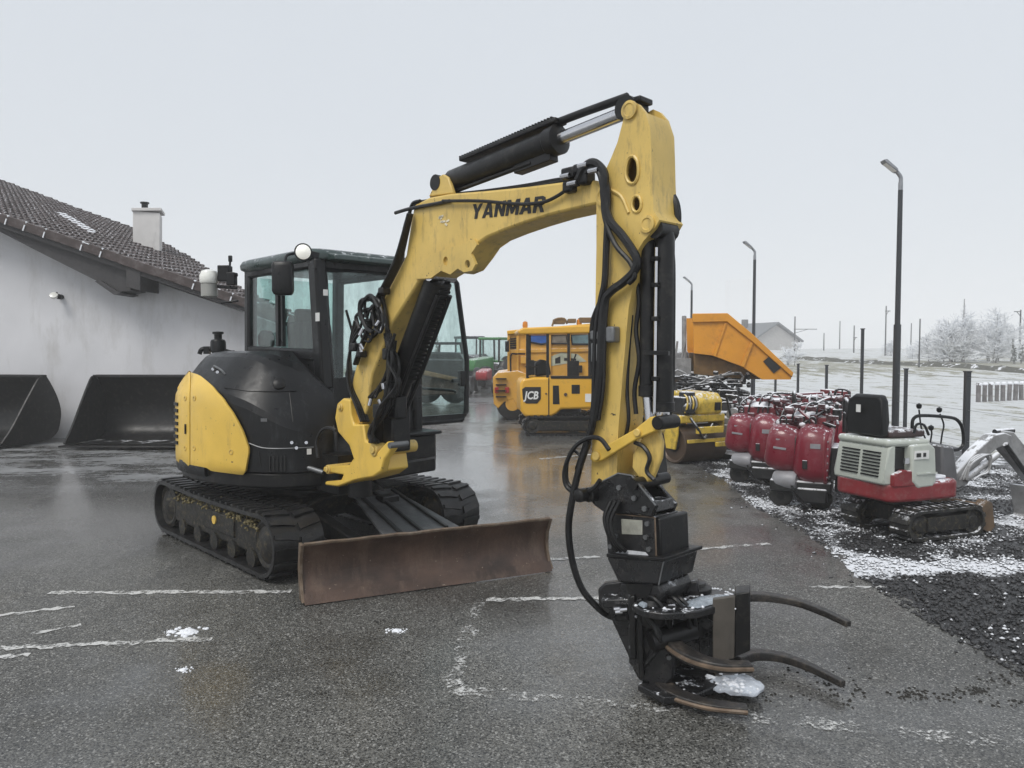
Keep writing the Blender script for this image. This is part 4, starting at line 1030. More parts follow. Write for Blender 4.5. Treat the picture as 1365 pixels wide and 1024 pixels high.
# bucket cylinder pair in front of the arm
k0, k1 = BP.p(886, 308, 0.0), BP.p(884, 560, 0.0)
dk = (k1 - k0); LK = dk.length; dk.normalize()
bk = build('bucket_cylinder', MB().lathe(k0, dk, [(0.03, -0.03), (0.045, 0.01), (0.050, 0.04), (0.050, LK * 0.90), (0.056, LK * 0.905), (0.056, LK * 0.95), (0.04, LK * 0.955)], 20).cyl(k0 - BP.L * 0.08, k0 + BP.L * 0.06, 0.045, 14), m_steel, exc, world=True)
build('rod', MB().cyl(k0 + dk * LK * 0.94, k1, 0.034, 14), m_chrome, bk, world=True)
g0, g1 = BP.p(864, 318, -0.03), BP.p(863, 528, -0.03); dg = (g1 - g0); LG = dg.length; dg.normalize()
gd = build('cylinder_barrel', MB().lathe(g0, dg, [(0.025, -0.03), (0.036, 0.0), (0.040, 0.03), (0.040, LG * 0.93), (0.045, LG * 0.935), (0.045, LG), (0.03, LG + .005)], 18), m_steel, bk, world=True)
build('rod', MB().cyl(g0 + dg * LG, BP.p(866, 560, -0.03), 0.026, 14), m_chrome, gd, world=True)
build('pressure_pipe', MB().tube([BP.p(875, 330, -0.06), BP.p(874, 400, -0.06), BP.p(873, 500, -0.06), BP.p(872, 552, -0.06)], 0.0085, 8), m_chrome, bk, world=True)
for vv in (345, 380, 425, 505): build('pipe_clamp', MB().box(BP.p(874, vv, -0.062), (.035, .03, .022), rz=R(EA)), m_steel, bk, world=True, bevel=.004)
for u_ in (893, 897): build('hydraulic_hose', MB().tube(BP.ps([(u_ - 4, 322), (u_, 350), (u_, 430), (u_ - 1, 510), (u_ - 5, 556)], 0.02), 0.013, 7, 4), m_hose, bk, world=True)
build('pipe_clamp', MB().bar(BP.p(858, 470, -0.085), BP.p(892, 471, -0.06), 0.02, 0.02), m_steel, bk, world=True)
# bucket linkage
lk = [(788, 603), (786, 612), (792, 617), (802, 614), (846, 587), (868, 577), (880, 572), (884, 562), (878, 554), (866, 556), (846, 572), (800, 598)]
for off in (-0.135, 0.05):
    build('guide_link', MB().prism(BP.ps(lk, off), BP.L * 0.03), m_yel, exc, world=True, bevel=0.006)
for u, v, r_ in [(793, 608, .03), (876, 564, .042), (848, 577, .025)]:
    c = BP.p(u, v, -0.15); build('link_pin', MB().cyl(c, c + BP.L * (0.15 if r_ > .04 else 0.22), r_ * .8, 16), m_steel if r_ > .04 else m_boom, exc, world=True, bevel=0.004)
l2 = [(862, 574), (876, 570), (882, 590), (880, 612), (868, 642), (856, 644), (842, 624), (843, 606), (852, 590)]
for off in (-0.085, 0.02):
    build('bucket_link', MB().prism(BP.ps(l2, off), BP.L * 0.03), m_boom, exc, world=True, bevel=0.008)
build('link_spacer', MB().prism(BP.ps([(850, 600), (870, 590), (874, 632), (852, 636)], -0.06), BP.L * 0.10), m_steel, exc, world=True)
build('hydraulic_hose', MB().tube(BP.ps([(846, 590), (858, 596), (866, 610), (862, 628), (872, 640)], -0.11), 0.011, 7, 5), m_hose, exc, world=True)

# ---- hoses and pipes
def hose(pts, r=0.013, off=-0.13, mat=None, par=None, offs=None, name='hydraulic_hose'):
    P_ = [BP.p(u, v, (offs[i] if offs else off)) for i, (u, v) in enumerate(pts)]
    return build(name, MB().tube(P_, r, 7, 5), mat or m_hose, par or exc, world=True)
for k in range(4):                                           # bundle down the front of the lower boom
    j = k * 3.2
    hose([(560 + j * 3, 268), (550 + j * .5, 272), (545 - k * .5, 290), (542 - j * .5, 315), (533 + j * .4, 345), (520 + j * .8, 372), (508 + j, 398), (498 + j, 420)], 0.0125, offs=[-.10 + .05 * k] * 8)
hose([(527, 284), (548, 278), (580, 272), (600, 268)], 0.012, -0.12)
hose([(575, 268), (620, 262), (680, 256), (730, 247), (756, 240), (772, 232)], 0.014, -0.07)
hose([(575, 262), (640, 256), (700, 248), (745, 240), (770, 238)], 0.013, -0.03)
hose([(590, 268), (640, 268), (690, 272), (722, 270), (742, 262), (760, 250), (772, 246)], 0.010, -0.13)
# clump of hoses and valves part-way up the boom
for k in range(9):
    a0 = rnd.uniform(0, 6.28)
    cu, cv = 492 + rnd.uniform(-8, 14), 425 + rnd.uniform(-14, 14)
    pts = [(cu + (9 + rnd.uniform(0, 10)) * math.cos(a0 + t * 1.1) * 0.8, cv + (13 + rnd.uniform(0, 13)) * math.sin(a0 + t * 1.1)) for t in range(5)]
    hose(pts, rnd.choice([0.009, 0.012, 0.014]), rnd.uniform(-0.22, -0.13))
for k in range(5):
    hose([(508 + k * 2, 392 + 3 * k), (514 + k, 420), (516 + k * 1.5, 450), (519, 480 + 6 * k), (512 - 3 * k, 505 + 5 * k), (500 - 4 * k, 530)], 0.012, -0.14 + 0.02 * k)
for k in range(4):
    hose([(482 - k * 3, 440 - k * 4), (470 - k, 458), (464 + k, 485), (465 + 2 * k, 515), (474 + 3 * k, 540), (482 + 3 * k, 562)], 0.012, -0.15 + 0.02 * k)
for u, v, sx, sz in [(474, 463, .07, .06), (512, 388, .06, .05), (517, 472, .05, .08), (482, 472, .05, .05), (520, 520, .07, .12), (506, 548, .08, .10)]:
    build('valve_block', MB().box(BP.p(u, v, -0.15), (sx, 0.07, sz), rz=R(EA)), m_steel, boom, world=True, bevel=0.012)
for k in range(9):
    q = rnd.uniform(0, 1)
    hose([(514 + 3 * k * .6 + rnd.uniform(-3, 3), 450 + rnd.uniform(-6, 6)), (522 + rnd.uniform(-6, 10), 480), (524 + rnd.uniform(-8, 10), 512), (514 + rnd.uniform(-10, 10), 545), (500 + rnd.uniform(-12, 8), 575), (496 + rnd.uniform(-6, 10), 590)], rnd.choice([.011, .014]), rnd.uniform(-.2, -.1))
for k in range(5):
    hose([(549 - k * 1.2, 285), (543 - k * 1.5, 312), (535 - k * 2, 345), (522 - 2 * k, 374), (508 - 2 * k, 402), (497 - k, 430), (486 - k, 456), (476 - k, 486)], .011, -.125 - .012 * k)
for k in range(8):                                           # fittings with a little bare metal
    u, v = rnd.uniform(474, 520), rnd.uniform(395, 545); p = BP.p(u, v, -0.19)
    build('hose_fitting', MB().cyl(p, p + V((rnd.uniform(-.03, .03), 0, rnd.uniform(.02, .05))), 0.013, 8), m_chrome, boom, world=True)
hose([(424, 610), (422, 590), (428, 575), (438, 570), (448, 574)], 0.012, -0.3)
# valve group at the boom tip
b = MB()
for u, v, sx, sz in [(762, 232, .09, .06), (776, 226, .07, .05), (762, 250, .07, .06), (782, 238, .06, .07)]: build('valve_block', MB().box(BP.p(u, v, -0.11), (sx, 0.08, sz), rz=R(EA)), m_steel, boom, world=True, bevel=0.012)
for u, v in [(748, 236), (757, 246), (771, 222), (785, 229)]:
    p = BP.p(u, v, -0.16); build('hose_fitting', MB().cyl(p, p + BP.F * 0.06, 0.014, 8), m_chrome, boom, world=True)
# big hoses from boom tip round and down the arm
hose([(770, 240), (778, 224), (788, 217), (798, 220), (806, 234), (805, 260), (812, 292), (828, 312), (842, 332), (849, 348), (845, 362), (830, 377), (815, 388), (806, 402), (802, 440), (800, 490), (796, 530), (792, 560)], 0.022, -0.145)
hose([(780, 232), (790, 222), (800, 226), (809, 250), (810, 280), (808, 330), (806, 375), (801, 400), (795, 440), (793, 500), (791, 560), (782, 590), (770, 626)], 0.018, -0.135)
hose([(786, 226), (797, 229), (803, 250), (806, 290), (820, 326), (840, 350), (846, 368), (838, 378)], 0.013, -0.15)
hose([(806, 380), (800, 402), (790, 430), (789, 470), (792, 510), (790, 550), (785, 590)], 0.013, -0.12)
hose([(812, 386), (808, 420), (806, 470), (804, 520), (798, 560)], 0.010, -0.14)
b = MB().box(BP.p(806, 447, -0.12), (0.16, 0.05, 0.05), rz=R(EA)).box(BP.p(817, 446, -0.13), (0.05, 0.06, 0.08), rz=R(EA)).box(BP.p(796, 470, -0.12), (0.05, 0.05, 0.10), rz=R(EA))
build('hose_clamp', b, m_grey, arm, world=True, bevel=0.01)
# arcs behind the arm head
hose([(876, 165), (884, 185), (886, 215), (880, 240), (872, 255)], 0.014, 0.07)
hose([(892, 256), (901, 272), (903, 296), (896, 318), (886, 326)], 0.020, 0.09)
hose([(846, 360), (852, 400), (848, 440), (852, 480), (846, 520), (848, 552)], 0.012, -0.06)
hose([(842, 420), (838, 470), (836, 520), (838, 560), (832, 590)], 0.010, -0.06)
# ---- coupler at the end of the arm
m_blk2 = M('wet_black_steel', (0.012, 0.012, 0.013), 0.30, var=0.35, dirt=(0.06, 0.055, 0.05), dirt_amt=0.35, dirt_scale=12, bump=0.25, bump_scale=45, snow=0.12, snow_scale=22)
cpl = build('quick_coupler', MB().prism(BP.ps([(776, 655), (788, 650), (806, 640), (824, 631), (842, 634), (874, 674), (868, 690), (852, 686), (806, 684), (792, 674)], -0.15), BP.L * 0.03)
            .prism(BP.ps([(842, 632), (862, 630), (900, 672), (894, 686), (850, 684), (806, 680)], 0.10), BP.L * 0.03)
            .prism(BP.ps([(808, 665), (862, 672), (866, 686), (806, 682)], -0.12), BP.L * 0.22), m_blk2, exc, world=True, bevel=0.006)
c = BP.p(783, 660, -0.20)
build('coupler_pin', MB().cyl(c, c + BP.L * 0.36, 0.038, 16).lathe(c - BP.L * 0.06 - BP.F * 0.02, BP.L, [(0.02, 0), (0.035, 0.01), (0.035, 0.07)], 10), m_steel, cpl, world=True, bevel=0.004)
c = BP.p(842, 646, -0.17); build('coupler_pin', MB().cyl(c, c + BP.L * 0.29, 0.03, 16), m_steel, cpl, world=True)
for u, v in [(826, 650), (846, 664), (860, 678)]:
    c = BP.p(u, v, -0.155); build('bolt', MB().cyl(c, c - BP.L * 0.012, 0.014, 6), m_grey, cpl, world=True)
hose([(812, 600), (800, 585), (785, 584), (768, 594), (757, 612), (752, 632), (756, 650), (772, 658), (790, 652), (800, 640)], 0.012, -0.2)
hose([(776, 610), (762, 600), (756, 620), (758, 645), (775, 655)], 0.008, -0.18)

# ================================================================== TREE GRAPPLE HANGING FROM THE COUPLER
gb = gr(900, 925)
grp = thing('tree_grapple', 'black hydraulic tree grapple with curved claws hanging from the arm of the excavator', 'grapple', (gb.x, gb.y, 0), EA)
rot = build('rotator_housing', MB().prism(BP.ps([(806, 683), (872, 689), (874, 745), (810, 738)], -0.13), BP.L * 0.025)
            .prism(BP.ps([(806, 683), (872, 689), (874, 745), (810, 738)], 0.11), BP.L * 0.025)
            .prism(BP.ps([(862, 688), (872, 689), (874, 745), (862, 743)], -0.10), BP.L * 0.21)
            .prism(BP.ps([(806, 683), (818, 684), (820, 738), (810, 738)], -0.10), BP.L * 0.21)
            .cyl(BP.p(842, 690, 0.0), BP.p(843, 742, 0.0), 0.085, 20), m_blk2, grp, world=True, bevel=0.006)
build('window_plate', MB().prism(BP.ps([(828, 692), (856, 694), (856, 713), (829, 712)], -0.136), BP.L * 0.006), M('pale_dirty_plate', (0.30, 0.30, 0.26), 0.5, var=0.3, scale=20), rot, world=True)
for u, v in [(814, 694), (864, 698), (815, 728), (866, 732), (822, 714), (862, 716)]:
    c = BP.p(u, v, -0.13); build('bolt', MB().cyl(c, c - BP.L * 0.014, 0.013, 6), m_grey, rot, world=True)
build('corner_strip', MB().prism(BP.ps([(873, 690), (880, 692), (882, 745), (874, 745)], -0.12), BP.L * 0.24), m_steel, rot, world=True, bevel=0.008)
fl = build('rotator_flange', MB().prism(BP.ps([(809, 741), (884, 747), (884, 752), (878, 780), (824, 777), (809, 746)], -0.15), BP.L * 0.30), m_blk2, grp, world=True, bevel=0.012)
build('mount_block', MB().prism(BP.ps([(826, 776), (878, 778), (884, 792), (872, 815), (838, 812), (822, 792)], -0.13), BP.L * 0.26), m_blk2, grp, world=True, bevel=0.015)
for off in (-.135, .12): build('mount_ear', MB().prism(BP.ps([(834, 778), (870, 779), (864, 800), (840, 800)], off), BP.L * .015), m_steel, grp, world=True)
build('flange_lip', MB().prism(BP.ps([(808, 738), (886, 744), (886, 749), (808, 743)], -0.165), BP.L * 0.33), m_steel, fl, world=True, bevel=0.004)
for e_ in ([(873, 690), (874, 716), (875, 744)], [(806, 684), (840, 687), (872, 690)]):
    build('worn_edge', MB().tube(BP.ps(e_, -0.134), 0.0045, 5), m_worn, rot, world=True)
build('worn_edge', MB().tube(BP.ps([(878, 780), (884, 752), (886, 745)], -0.155), 0.004, 5), m_grey, fl, world=True)
build('worn_edge', MB().tube(BP.ps([(776, 655), (788, 650), (806, 640), (824, 631), (842, 634), (874, 674)], -0.152), 0.0045, 5), m_grey, cpl, world=True)
for k in range(3): build('hydraulic_hose', MB().tube([BP.p(814 + 6 * k, 668, -.17), BP.p(806 + 4 * k, 690 + 3 * k, -.20), BP.p(812 + 5 * k, 715 + 4 * k, -.19), BP.p(822 + 6 * k, 735, -.15)], 0.011, 7, 5), m_hose, rot, world=True)
# hump of snow on the flange
sb = [BP.p(u, v, o) for u, v, o in [(818, 739, -.14), (832, 738, -.14), (850, 740, -.14), (866, 742, -.14), (866, 742, -.02), (835, 739, -.02)]]
top = sum(sb, V((0, 0, 0))) / 6 + V((0, 0, 0.055))
build('snow_hump', MB().add(sb + [s_ * 0.5 + top * 0.5 + V((0, 0, .012)) for s_ in sb] + [top], [(i, (i + 1) % 6, (i + 1) % 6 + 6, i + 6) for i in range(6)] + [(i + 6, (i + 1) % 6 + 6, 12) for i in range(6)]), M('dirty_snow', (0.40, 0.41, 0.43), 0.7, var=0.2, scale=25, bump=0.4), fl, world=True, ang=70)
def horiz(pts, z): return [gr(u, v, z) for u, v in pts]
def slab(pts, z, t): return MB().prism(horiz(pts, z), (0, 0, -t))
# head: spine box, mounting frame and plates
GP = Pl(*(lambda p: (p.x, p.y))(at(868, 900, 3.62)), -18)
m_claw = M('scuffed_dark_claw_steel', (0.022, 0.020, 0.019), 0.42, var=0.4, scale=10, dirt=(0.115, 0.095, 0.075), dirt_amt=0.45, dirt_scale=14, bump=0.3)
hd = build('grapple_body', MB().prism(GP.ps([(836, 792), (900, 797), (898, 905), (884, 918), (852, 908), (838, 884)], 0.0), GP.L * 0.26)
           .prism(GP.ps([(896, 800), (962, 800), (960, 880), (898, 892)], 0.30), GP.L * 0.05), m_blk2, grp, world=True, bevel=0.012)
build('mounting_frame', MB().prism(GP.ps([(797, 786), (806, 778), (852, 772), (852, 800), (850, 905), (836, 872), (812, 820), (798, 808)], 0.12), GP.L * 0.05)
      .prism(GP.ps([(800, 786), (930, 775), (932, 790), (802, 802)], 0.16), GP.L * 0.06)
      .prism(GP.ps([(800, 800), (845, 798), (848, 808), (804, 812)], 0.02), GP.L * 0.16), m_blk2, hd, world=True, bevel=0.008)
build('upright_rib', MB().prism(GP.ps([(848, 800), (856, 798), (858, 905), (852, 906)], -0.05), GP.L * 0.06), m_steel, hd, world=True, bevel=0.006)
build('upright_rib', MB().prism(GP.ps([(838, 796), (846, 794), (848, 880), (840, 878)], -0.03), GP.L * 0.05), m_steel, hd, world=True, bevel=0.006)
tp = build('top_plate', slab([(842, 806), (866, 784), (905, 776), (950, 782), (980, 790), (964, 806), (930, 815), (886, 818), (858, 814)], 0.475, 0.035), m_blk2, grp, world=True, bevel=0.006)
build('pivot_boss', MB().lathe(gr(926, 787, 0.475), (0, 0, 1), [(0.085, 0), (0.085, 0.02), (0.06, 0.03), (0.055, 0.045), (0.03, 0.05), (0.0, 0.05)], 20), m_steel, tp, world=True)
build('pivot_boss', MB().lathe(gr(866, 797, 0.475), (0, 0, 1), [(0.05, 0), (0.05, 0.03), (0.03, 0.04), (0.0, 0.042)], 16), m_steel, tp, world=True)
b = MB()
for poly in [[(905, 806), (930, 797), (962, 793), (975, 794), (960, 803), (930, 811)], [(850, 806), (862, 802), (870, 805), (858, 811)]]:
    P_ = horiz(poly, 0.478); c = sum(P_, V((0, 0, 0))) / len(P_)
    n_ = len(P_); b.add(P_ + [p * .7 + c * .3 + V((0, 0, .012)) for p in P_], [(i, (i + 1) % n_, n_ + (i + 1) % n_, n_ + i) for i in range(n_)] + [tuple(range(n_, 2 * n_))])
build('ice_patch', b, M('grey_ice', (0.30, 0.34, 0.38), 0.25, var=0.4, scale=25, bump=0.3), tp, world=True, ang=80)
build('bottom_plate', slab([(850, 912), (880, 888), (940, 872), (1000, 872), (985, 900), (930, 925), (885, 930)], 0.07, 0.035), m_blk2, grp, world=True, bevel=0.006)
build('end_plate', MB().prism(GP.ps([(950, 799), (980, 795), (979, 878), (950, 884)], 0.02), GP.L * 0.03), M('grey_brown_plate', (0.075, 0.066, 0.056), 0.5, var=0.3, scale=6, dirt=(0.03, 0.027, 0.025), dirt_amt=0.4, dirt_scale=8, streak=True), grp, world=True, bevel=0.004)
build('end_post', MB().prism(GP.ps([(979, 792), (1000, 789), (1000, 868), (979, 877)], 0.03), GP.L * 0.12), m_steel, grp, world=True, bevel=0.006)
build('jaw_cylinder', MB().cyl(GP.p(868, 856, -0.06), GP.p(925, 838, 0.06), 0.05, 16).lathe(GP.p(870, 820, -0.03), (0, 0, 1), [(0.05, -.05), (0.06, -0.03), (0.06, 0.06), (0.04, 0.08)], 14), m_steel, grp, world=True)
for k in range(3):
    a0 = GP.p(856 + 17 * k + 9 * (k % 2), 802, .02 + .03 * k); build('hydraulic_hose', MB().tube([a0 + V((0, 0, .02)), a0 + V((.04, -.10, .05)), a0 + V((.10, -.12, -.03)), a0 + V((.12, -.06, -.14)), a0 + V((.06, -.02, -.22))], 0.010, 7, 5), m_hose, grp, world=True)
for (u0, v0, u1, v1) in [(905, 812, 950, 836), (900, 852, 944, 868), (912, 826, 915, 874), (935, 806, 938, 872)]: build('frame_rib', MB().bar(GP.p(u0, v0, .16), GP.p(u1, v1, .16), .05, .03, up=(0, 1, 0)), m_blk2, grp, world=True, bevel=.005)
build('pivot_shaft', MB().cyl(gr(886, 905, 0.03), gr(886, 905, 0.03) + V((0, 0, 0.44)), 0.045, 16), m_steel, grp, world=True)
def claw(path, z0, z1, w0, w1, h, mat, edge=None, name='claw'):
    P_ = smooth_path([gr(u, v, z0 + (z1 - z0) * i / (len(path) - 1)) for i, (u, v) in enumerate(path)], 6)
    rings = []; m = len(P_)
    for i, p in enumerate(P_):
        t = (P_[min(i + 1, m - 1)] - P_[max(0, i - 1)]); t.z = 0; t.normalize(); nrm = V((t.y, -t.x, 0))
        f = i / (m - 1); w = w0 + (w1 - w0) * f; hh = h * (1 - 0.35 * f)
        rings.append([p + nrm * w, p + nrm * w * 0.9 + V((0, 0, hh * .5)), p - nrm * w + V((0, 0, hh * .5)), p - nrm * w - V((0, 0, hh * .5)), p + nrm * w * 0.9 - V((0, 0, hh * .5))])
    o = build(name, MB().loft(rings), mat, grp, world=True, ang=30, bevel=0.004)
    if edge:
        e = []
        for i, p in enumerate(P_):
            t = (P_[min(i + 1, m - 1)] - P_[max(0, i - 1)]); t.z = 0; t.normalize(); nrm = V((t.y, -t.x, 0))
            w = w0 + (w1 - w0) * i / (m - 1); e.append(p + nrm * w)
        build('worn_edge', MB().tube(e, 0.010, 6), edge, o, world=True)
    return o
claw([(968, 798), (1000, 795), (1032, 797), (1066, 804), (1100, 817), (1131, 832)], 0.40, 0.37, 0.04, 0.018, 0.044, m_claw)
claw([(980, 880), (1005, 873), (1040, 876), (1078, 889), (1124, 912)], 0.08, 0.06, 0.042, 0.018, 0.05, m_claw)
claw([(930, 806), (902, 818), (890, 836), (896, 858), (922, 877), (960, 888), (1001, 889)], 0.30, 0.27, 0.05, 0.03, 0.06, m_claw, m_worn)
claw([(905, 880), (880, 896), (884, 914), (905, 928), (945, 940), (996, 946)], 0.06, 0.05, 0.055, 0.03, 0.05, m_claw, m_worn)
for (u, v, za, zb) in [(905, 868, .10, .27), (928, 884, .08, .26)]:
    p = gr(u, v, za); build('jaw_web', MB().bar(p, V((p.x, p.y, zb)), 0.03, 0.09, up=(0, 1, 0)), m_steel, grp, world=True)
P_ = [p + V((0, 0, rnd.uniform(-.006, .006))) for p in smooth_path(horiz([(934, 910), (950, 903), (966, 900), (990, 899), (1008, 906), (1019, 916), (1008, 924), (990, 925), (966, 921), (946, 917), (934, 910)], 0.06), 3)[:-1]]; c = sum(P_, V((0, 0, 0))) / len(P_); n_ = len(P_)
build('snow_cap', MB().add([p - V((0, 0, .012)) for p in P_] + P_ + [p * .72 + c * .28 + V((0, 0, .010 + rnd.uniform(-.004, .004))) for p in P_], [(i, (i + 1) % n_, n_ + (i + 1) % n_, n_ + i) for i in range(n_)] + [(n_ + i, n_ + (i + 1) % n_, 2 * n_ + (i + 1) % n_, 2 * n_ + i) for i in range(n_)] + [tuple(range(2 * n_, 3 * n_)), tuple(range(n_ - 1, -1, -1))]), M('icy_snow', (0.56, 0.60, 0.66), 0.45, var=0.22, scale=12, dirt=(0.20, 0.21, 0.22), dirt_amt=0.45, dirt_scale=14, bump=0.9, bump_scale=45), grp, world=True, ang=70)
b = MB()
for k in range(70):
    p = c + (P_[rnd.randrange(n_)] - c) * rnd.uniform(0, 1.05); q = rnd.uniform(.004, .014)
    b.lathe(p + V((0, 0, .004)), (rnd.uniform(-.5, .5), rnd.uniform(-.5, .5), 1), [(q, -.004), (q * 1.1, q * .3), (q * .5, q * .8), (0, q)], 6)
o = build('snow_crumbs', b, m_snow, grp, world=True, ang=70); o['kind'] = 'stuff'
b = MB()
for k in range(90):
    p = gr(rnd.uniform(845, 985), rnd.uniform(784, 812), .476); q = rnd.uniform(.003, .009)
    b.lathe(p, (rnd.uniform(-.5, .5), rnd.uniform(-.5, .5), 1), [(q, -.003), (q * 1.1, q * .3), (q * .5, q * .7), (0, q * .9)], 6)
o = build('snow_crumbs', b, m_snow, tp, world=True, ang=70); o['kind'] = 'stuff'
# supply hose of the grapple
build('supply_hose', MB().tube([BP.p(784, 590, -.16), BP.p(773, 622, -.18), BP.p(763, 665, -.2), BP.p(758, 705, -.2), BP.p(763, 748, -.18), BP.p(776, 785, -.14), BP.p(797, 810, -.08), BP.p(815, 822, -.03), GP.p(838, 822, 0.0)], 0.018, 9, 6), m_hose, grp, world=True)
for k in range(4):
    build('hydraulic_hose', MB().tube([GP.p(846 + 6 * k, 806, -.03), GP.p(862 + 4 * k, 822 + 6 * k, -.09), GP.p(880, 846 + 5 * k, -.07), GP.p(868 - 3 * k, 870 + 6 * k, -.03), GP.p(858, 890, 0.0)], 0.011, 7, 5), m_hose, grp, world=True)
for u, v in [(818, 812), (826, 813), (820, 816), (868, 812), (846, 822), (890, 808)]:
    p = GP.p(u, v, -0.02); build('hose_fitting', MB().cyl(p, p + V((0.035, 0, 0.004)), 0.012, 8), m_chrome, grp, world=True)
for k in range(7):
    p = GP.p(842 + (k % 2) * 50, 806 + 14 * k, -0.003); build('bolt', MB().cyl(p, p - GP.L * 0.012, 0.012, 6), m_grey, hd, world=True)

# ================================================================== SMALL WHITE AND RED EXCAVATOR ON THE GRAVEL
m_wht = M('pale_grey_plastic', (0.47, 0.50, 0.45), 0.45, var=0.07, dirt=(0.22, 0.22, 0.19), dirt_amt=0.25, dirt_scale=6, snow=0.3)
m_red = M('faded_red_paint', (0.20, 0.017, 0.022), 0.45, var=0.2, dirt=(0.22, 0.11, 0.10), dirt_amt=0.42, dirt_scale=14, snow=0.55)
m_snowgrey = M('snowy_grey_steel', (0.25, 0.25, 0.25), 0.5, var=0.25, dirt=(0.09, 0.085, 0.08), dirt_amt=0.4, dirt_scale=9, snow=0.75, snow_scale=10)
m_snowmud = M('snowy_muddy_track', (0.014, 0.0135, 0.013), 0.6, var=0.3, dirt=(0.12, 0.11, 0.08), dirt_amt=0.36, dirt_scale=18, snow=0.34, snow_scale=20, bump=0.4)
MA = 20.0
K0 = at(1189, 700, 6.62); K0.z = 0
mini = thing('mini_excavator', 'tiny white and red open-seat excavator on the snowy gravel at the right', 'excavator', (K0.x, K0.y, 0), MA)
def belt(parent, x0, x1, y0, y1, z, r, mat, nl=22, name='rubber_track', fr=m_muddy):
    pts = []
    for i in range(9): a = -math.pi / 2 + math.pi * i / 8; pts.append((x1 + r * math.cos(a), z + r * math.sin(a)))
    for i in range(9): a = math.pi / 2 + math.pi * i / 8; pts.append((x0 + r * math.cos(a), z + r * math.sin(a)))
    inn = []
    ri = r - 0.025
    for i in range(9): a = -math.pi / 2 + math.pi * i / 8; inn.append((x1 + ri * math.cos(a), z + ri * math.sin(a)))
    for i in range(9): a = math.pi / 2 + math.pi * i / 8; inn.append((x0 + ri * math.cos(a), z + ri * math.sin(a)))
    n = len(pts); mb = MB()
    vs = [V((x, y, zz)) for y in (y0, y1) for x, zz in pts] + [V((x, y, zz)) for y in (y0, y1) for x, zz in inn]
    fs = []
    for i in range(n):
        j = (i + 1) % n
        fs += [(i, j, n + j, n + i), (2 * n + i, 3 * n + i, 3 * n + j, 2 * n + j), (i, 2 * n + i, 2 * n + j, j), (n + i, n + j, 3 * n + j, 3 * n + i)]
    mb.add(vs, fs)
    per = 2 * (x1 - x0) + 2 * math.pi * r
    for k in range(nl):
        d = per * k / nl; L = x1 - x0
        if d < L: p, a = V((x0 + d, 0, z - r)), -90
        elif d < L + math.pi * r: a = -90 + math.degrees((d - L) / r); p = V((x1 + r * math.cos(R(a)), 0, z + r * math.sin(R(a))))
        elif d < 2 * L + math.pi * r: p, a = V((x1 - (d - L - math.pi * r), 0, z + r)), 90
        else: a = 90 + math.degrees((d - 2 * L - math.pi * r) / r); p = V((x0 + r * math.cos(R(a)), 0, z + r * math.sin(R(a))))
        nn = V((math.cos(R(a)), 0, math.sin(R(a)))); tt = V((-nn.z, 0, nn.x))
        m3 = Matrix((tt, V((0, 1, 0)), nn)).transposed()
        mb.box(p + nn * 0.008 + V((0, (y0 + y1) / 2, 0)), (per / nl * 0.45, abs(y1 - y0) * 0.94, 0.024), M=m3)
    t = build(name, mb, mat, parent, ang=50)
    yo, yi = (y0, y1)
    build('track_frame', MB().box(((x0 + x1) / 2, (y0 + y1) / 2, z), (x1 - x0 + r * 0.5, abs(y1 - y0) * 0.8, r * 1.05)), fr, parent, bevel=0.015)
    for xx in (x0, x1):
        build('track_wheel', MB().lathe((xx, min(y0, y1) + 0.01, z), (0, 1, 0), [(0.03, 0), (r * .35, 0), (r * .5, 0.02), (r * .8, 0.015), (r * .8, abs(y1 - y0) - .035), (r * .5, abs(y1 - y0) - .04), (0.03, abs(y1 - y0) - .02)], 18), fr, parent)
    return t
belt(mini, 0.20, 0.86, -0.12, 0.09, 0.145, 0.135, m_snowmud, 26)
belt(mini, 0.20, 0.86, 0.46, 0.67, 0.145, 0.135, m_snowmud, 26)
build('track_plate', MB().box((0.53, -0.105, 0.15), (0.46, 0.02, 0.13)), m_muddy, mini, bevel=0.006)
build('centre_frame', MB().box((0.45, 0.32, 0.20), (0.5, 0.4, 0.14)).cyl((0.42, 0.32, 0.26), (0.42, 0.32, 0.36), 0.2, 20), m_muddy, mini)
rb_ = [(-0.03, 0.05), (0.02, 0.0), (0.30, -0.03), (0.76, -0.01), (0.83, 0.06), (0.83, 0.56), (0.74, 0.63), (0.0, 0.66), (-0.06, 0.58)]
build('base_frame', MB().prism([V((x, y, 0.345)) for x, y in rb_], (0, 0, 0.17)), m_red, mini, bevel=0.03, seg=3)
build('base_side', MB().prism([V((0.0, -0.012, 0.49)), V((0.30, -0.032, 0.49)), V((0.30, -0.03, 0.62)), V((0.10, -0.02, 0.64)), V((0.0, -0.012, 0.60))], (0, 0.05, 0)), m_red, mini, bevel=0.01)
hd_ = build('rear_cover', MB().prism([V((-0.06, 0.05, 0.50)), V((-0.065, 0.03, 0.56)), V((-0.03, 0.02, 0.84)), V((0.05, 0.02, 0.88)), V((0.05, 0.02, 0.50))], (0, 0.60, 0)), m_wht, mini, bevel=0.018)
for j in range(8):
    for (ya, yb) in ((0.10, 0.30), (0.34, 0.55)):
        z = 0.575 + 0.03 * j; x = -0.063 + (z - 0.56) * 0.125
        build('vent_louvre', MB().box((x - 0.004, (ya + yb) / 2, z), (0.02, yb - ya, 0.013)), m_blk, hd_)
build('top_cover', MB().prism([V((-0.05, 0.02, 0.845)), V((-0.05, 0.62, 0.845)), V((0.40, 0.62, 0.845)), V((0.47, 0.55, 0.83)), V((0.47, 0.04, 0.83)), V((0.40, -0.02, 0.845))], (0, 0, 0.065)), m_wht, mini, bevel=0.028, seg=3)
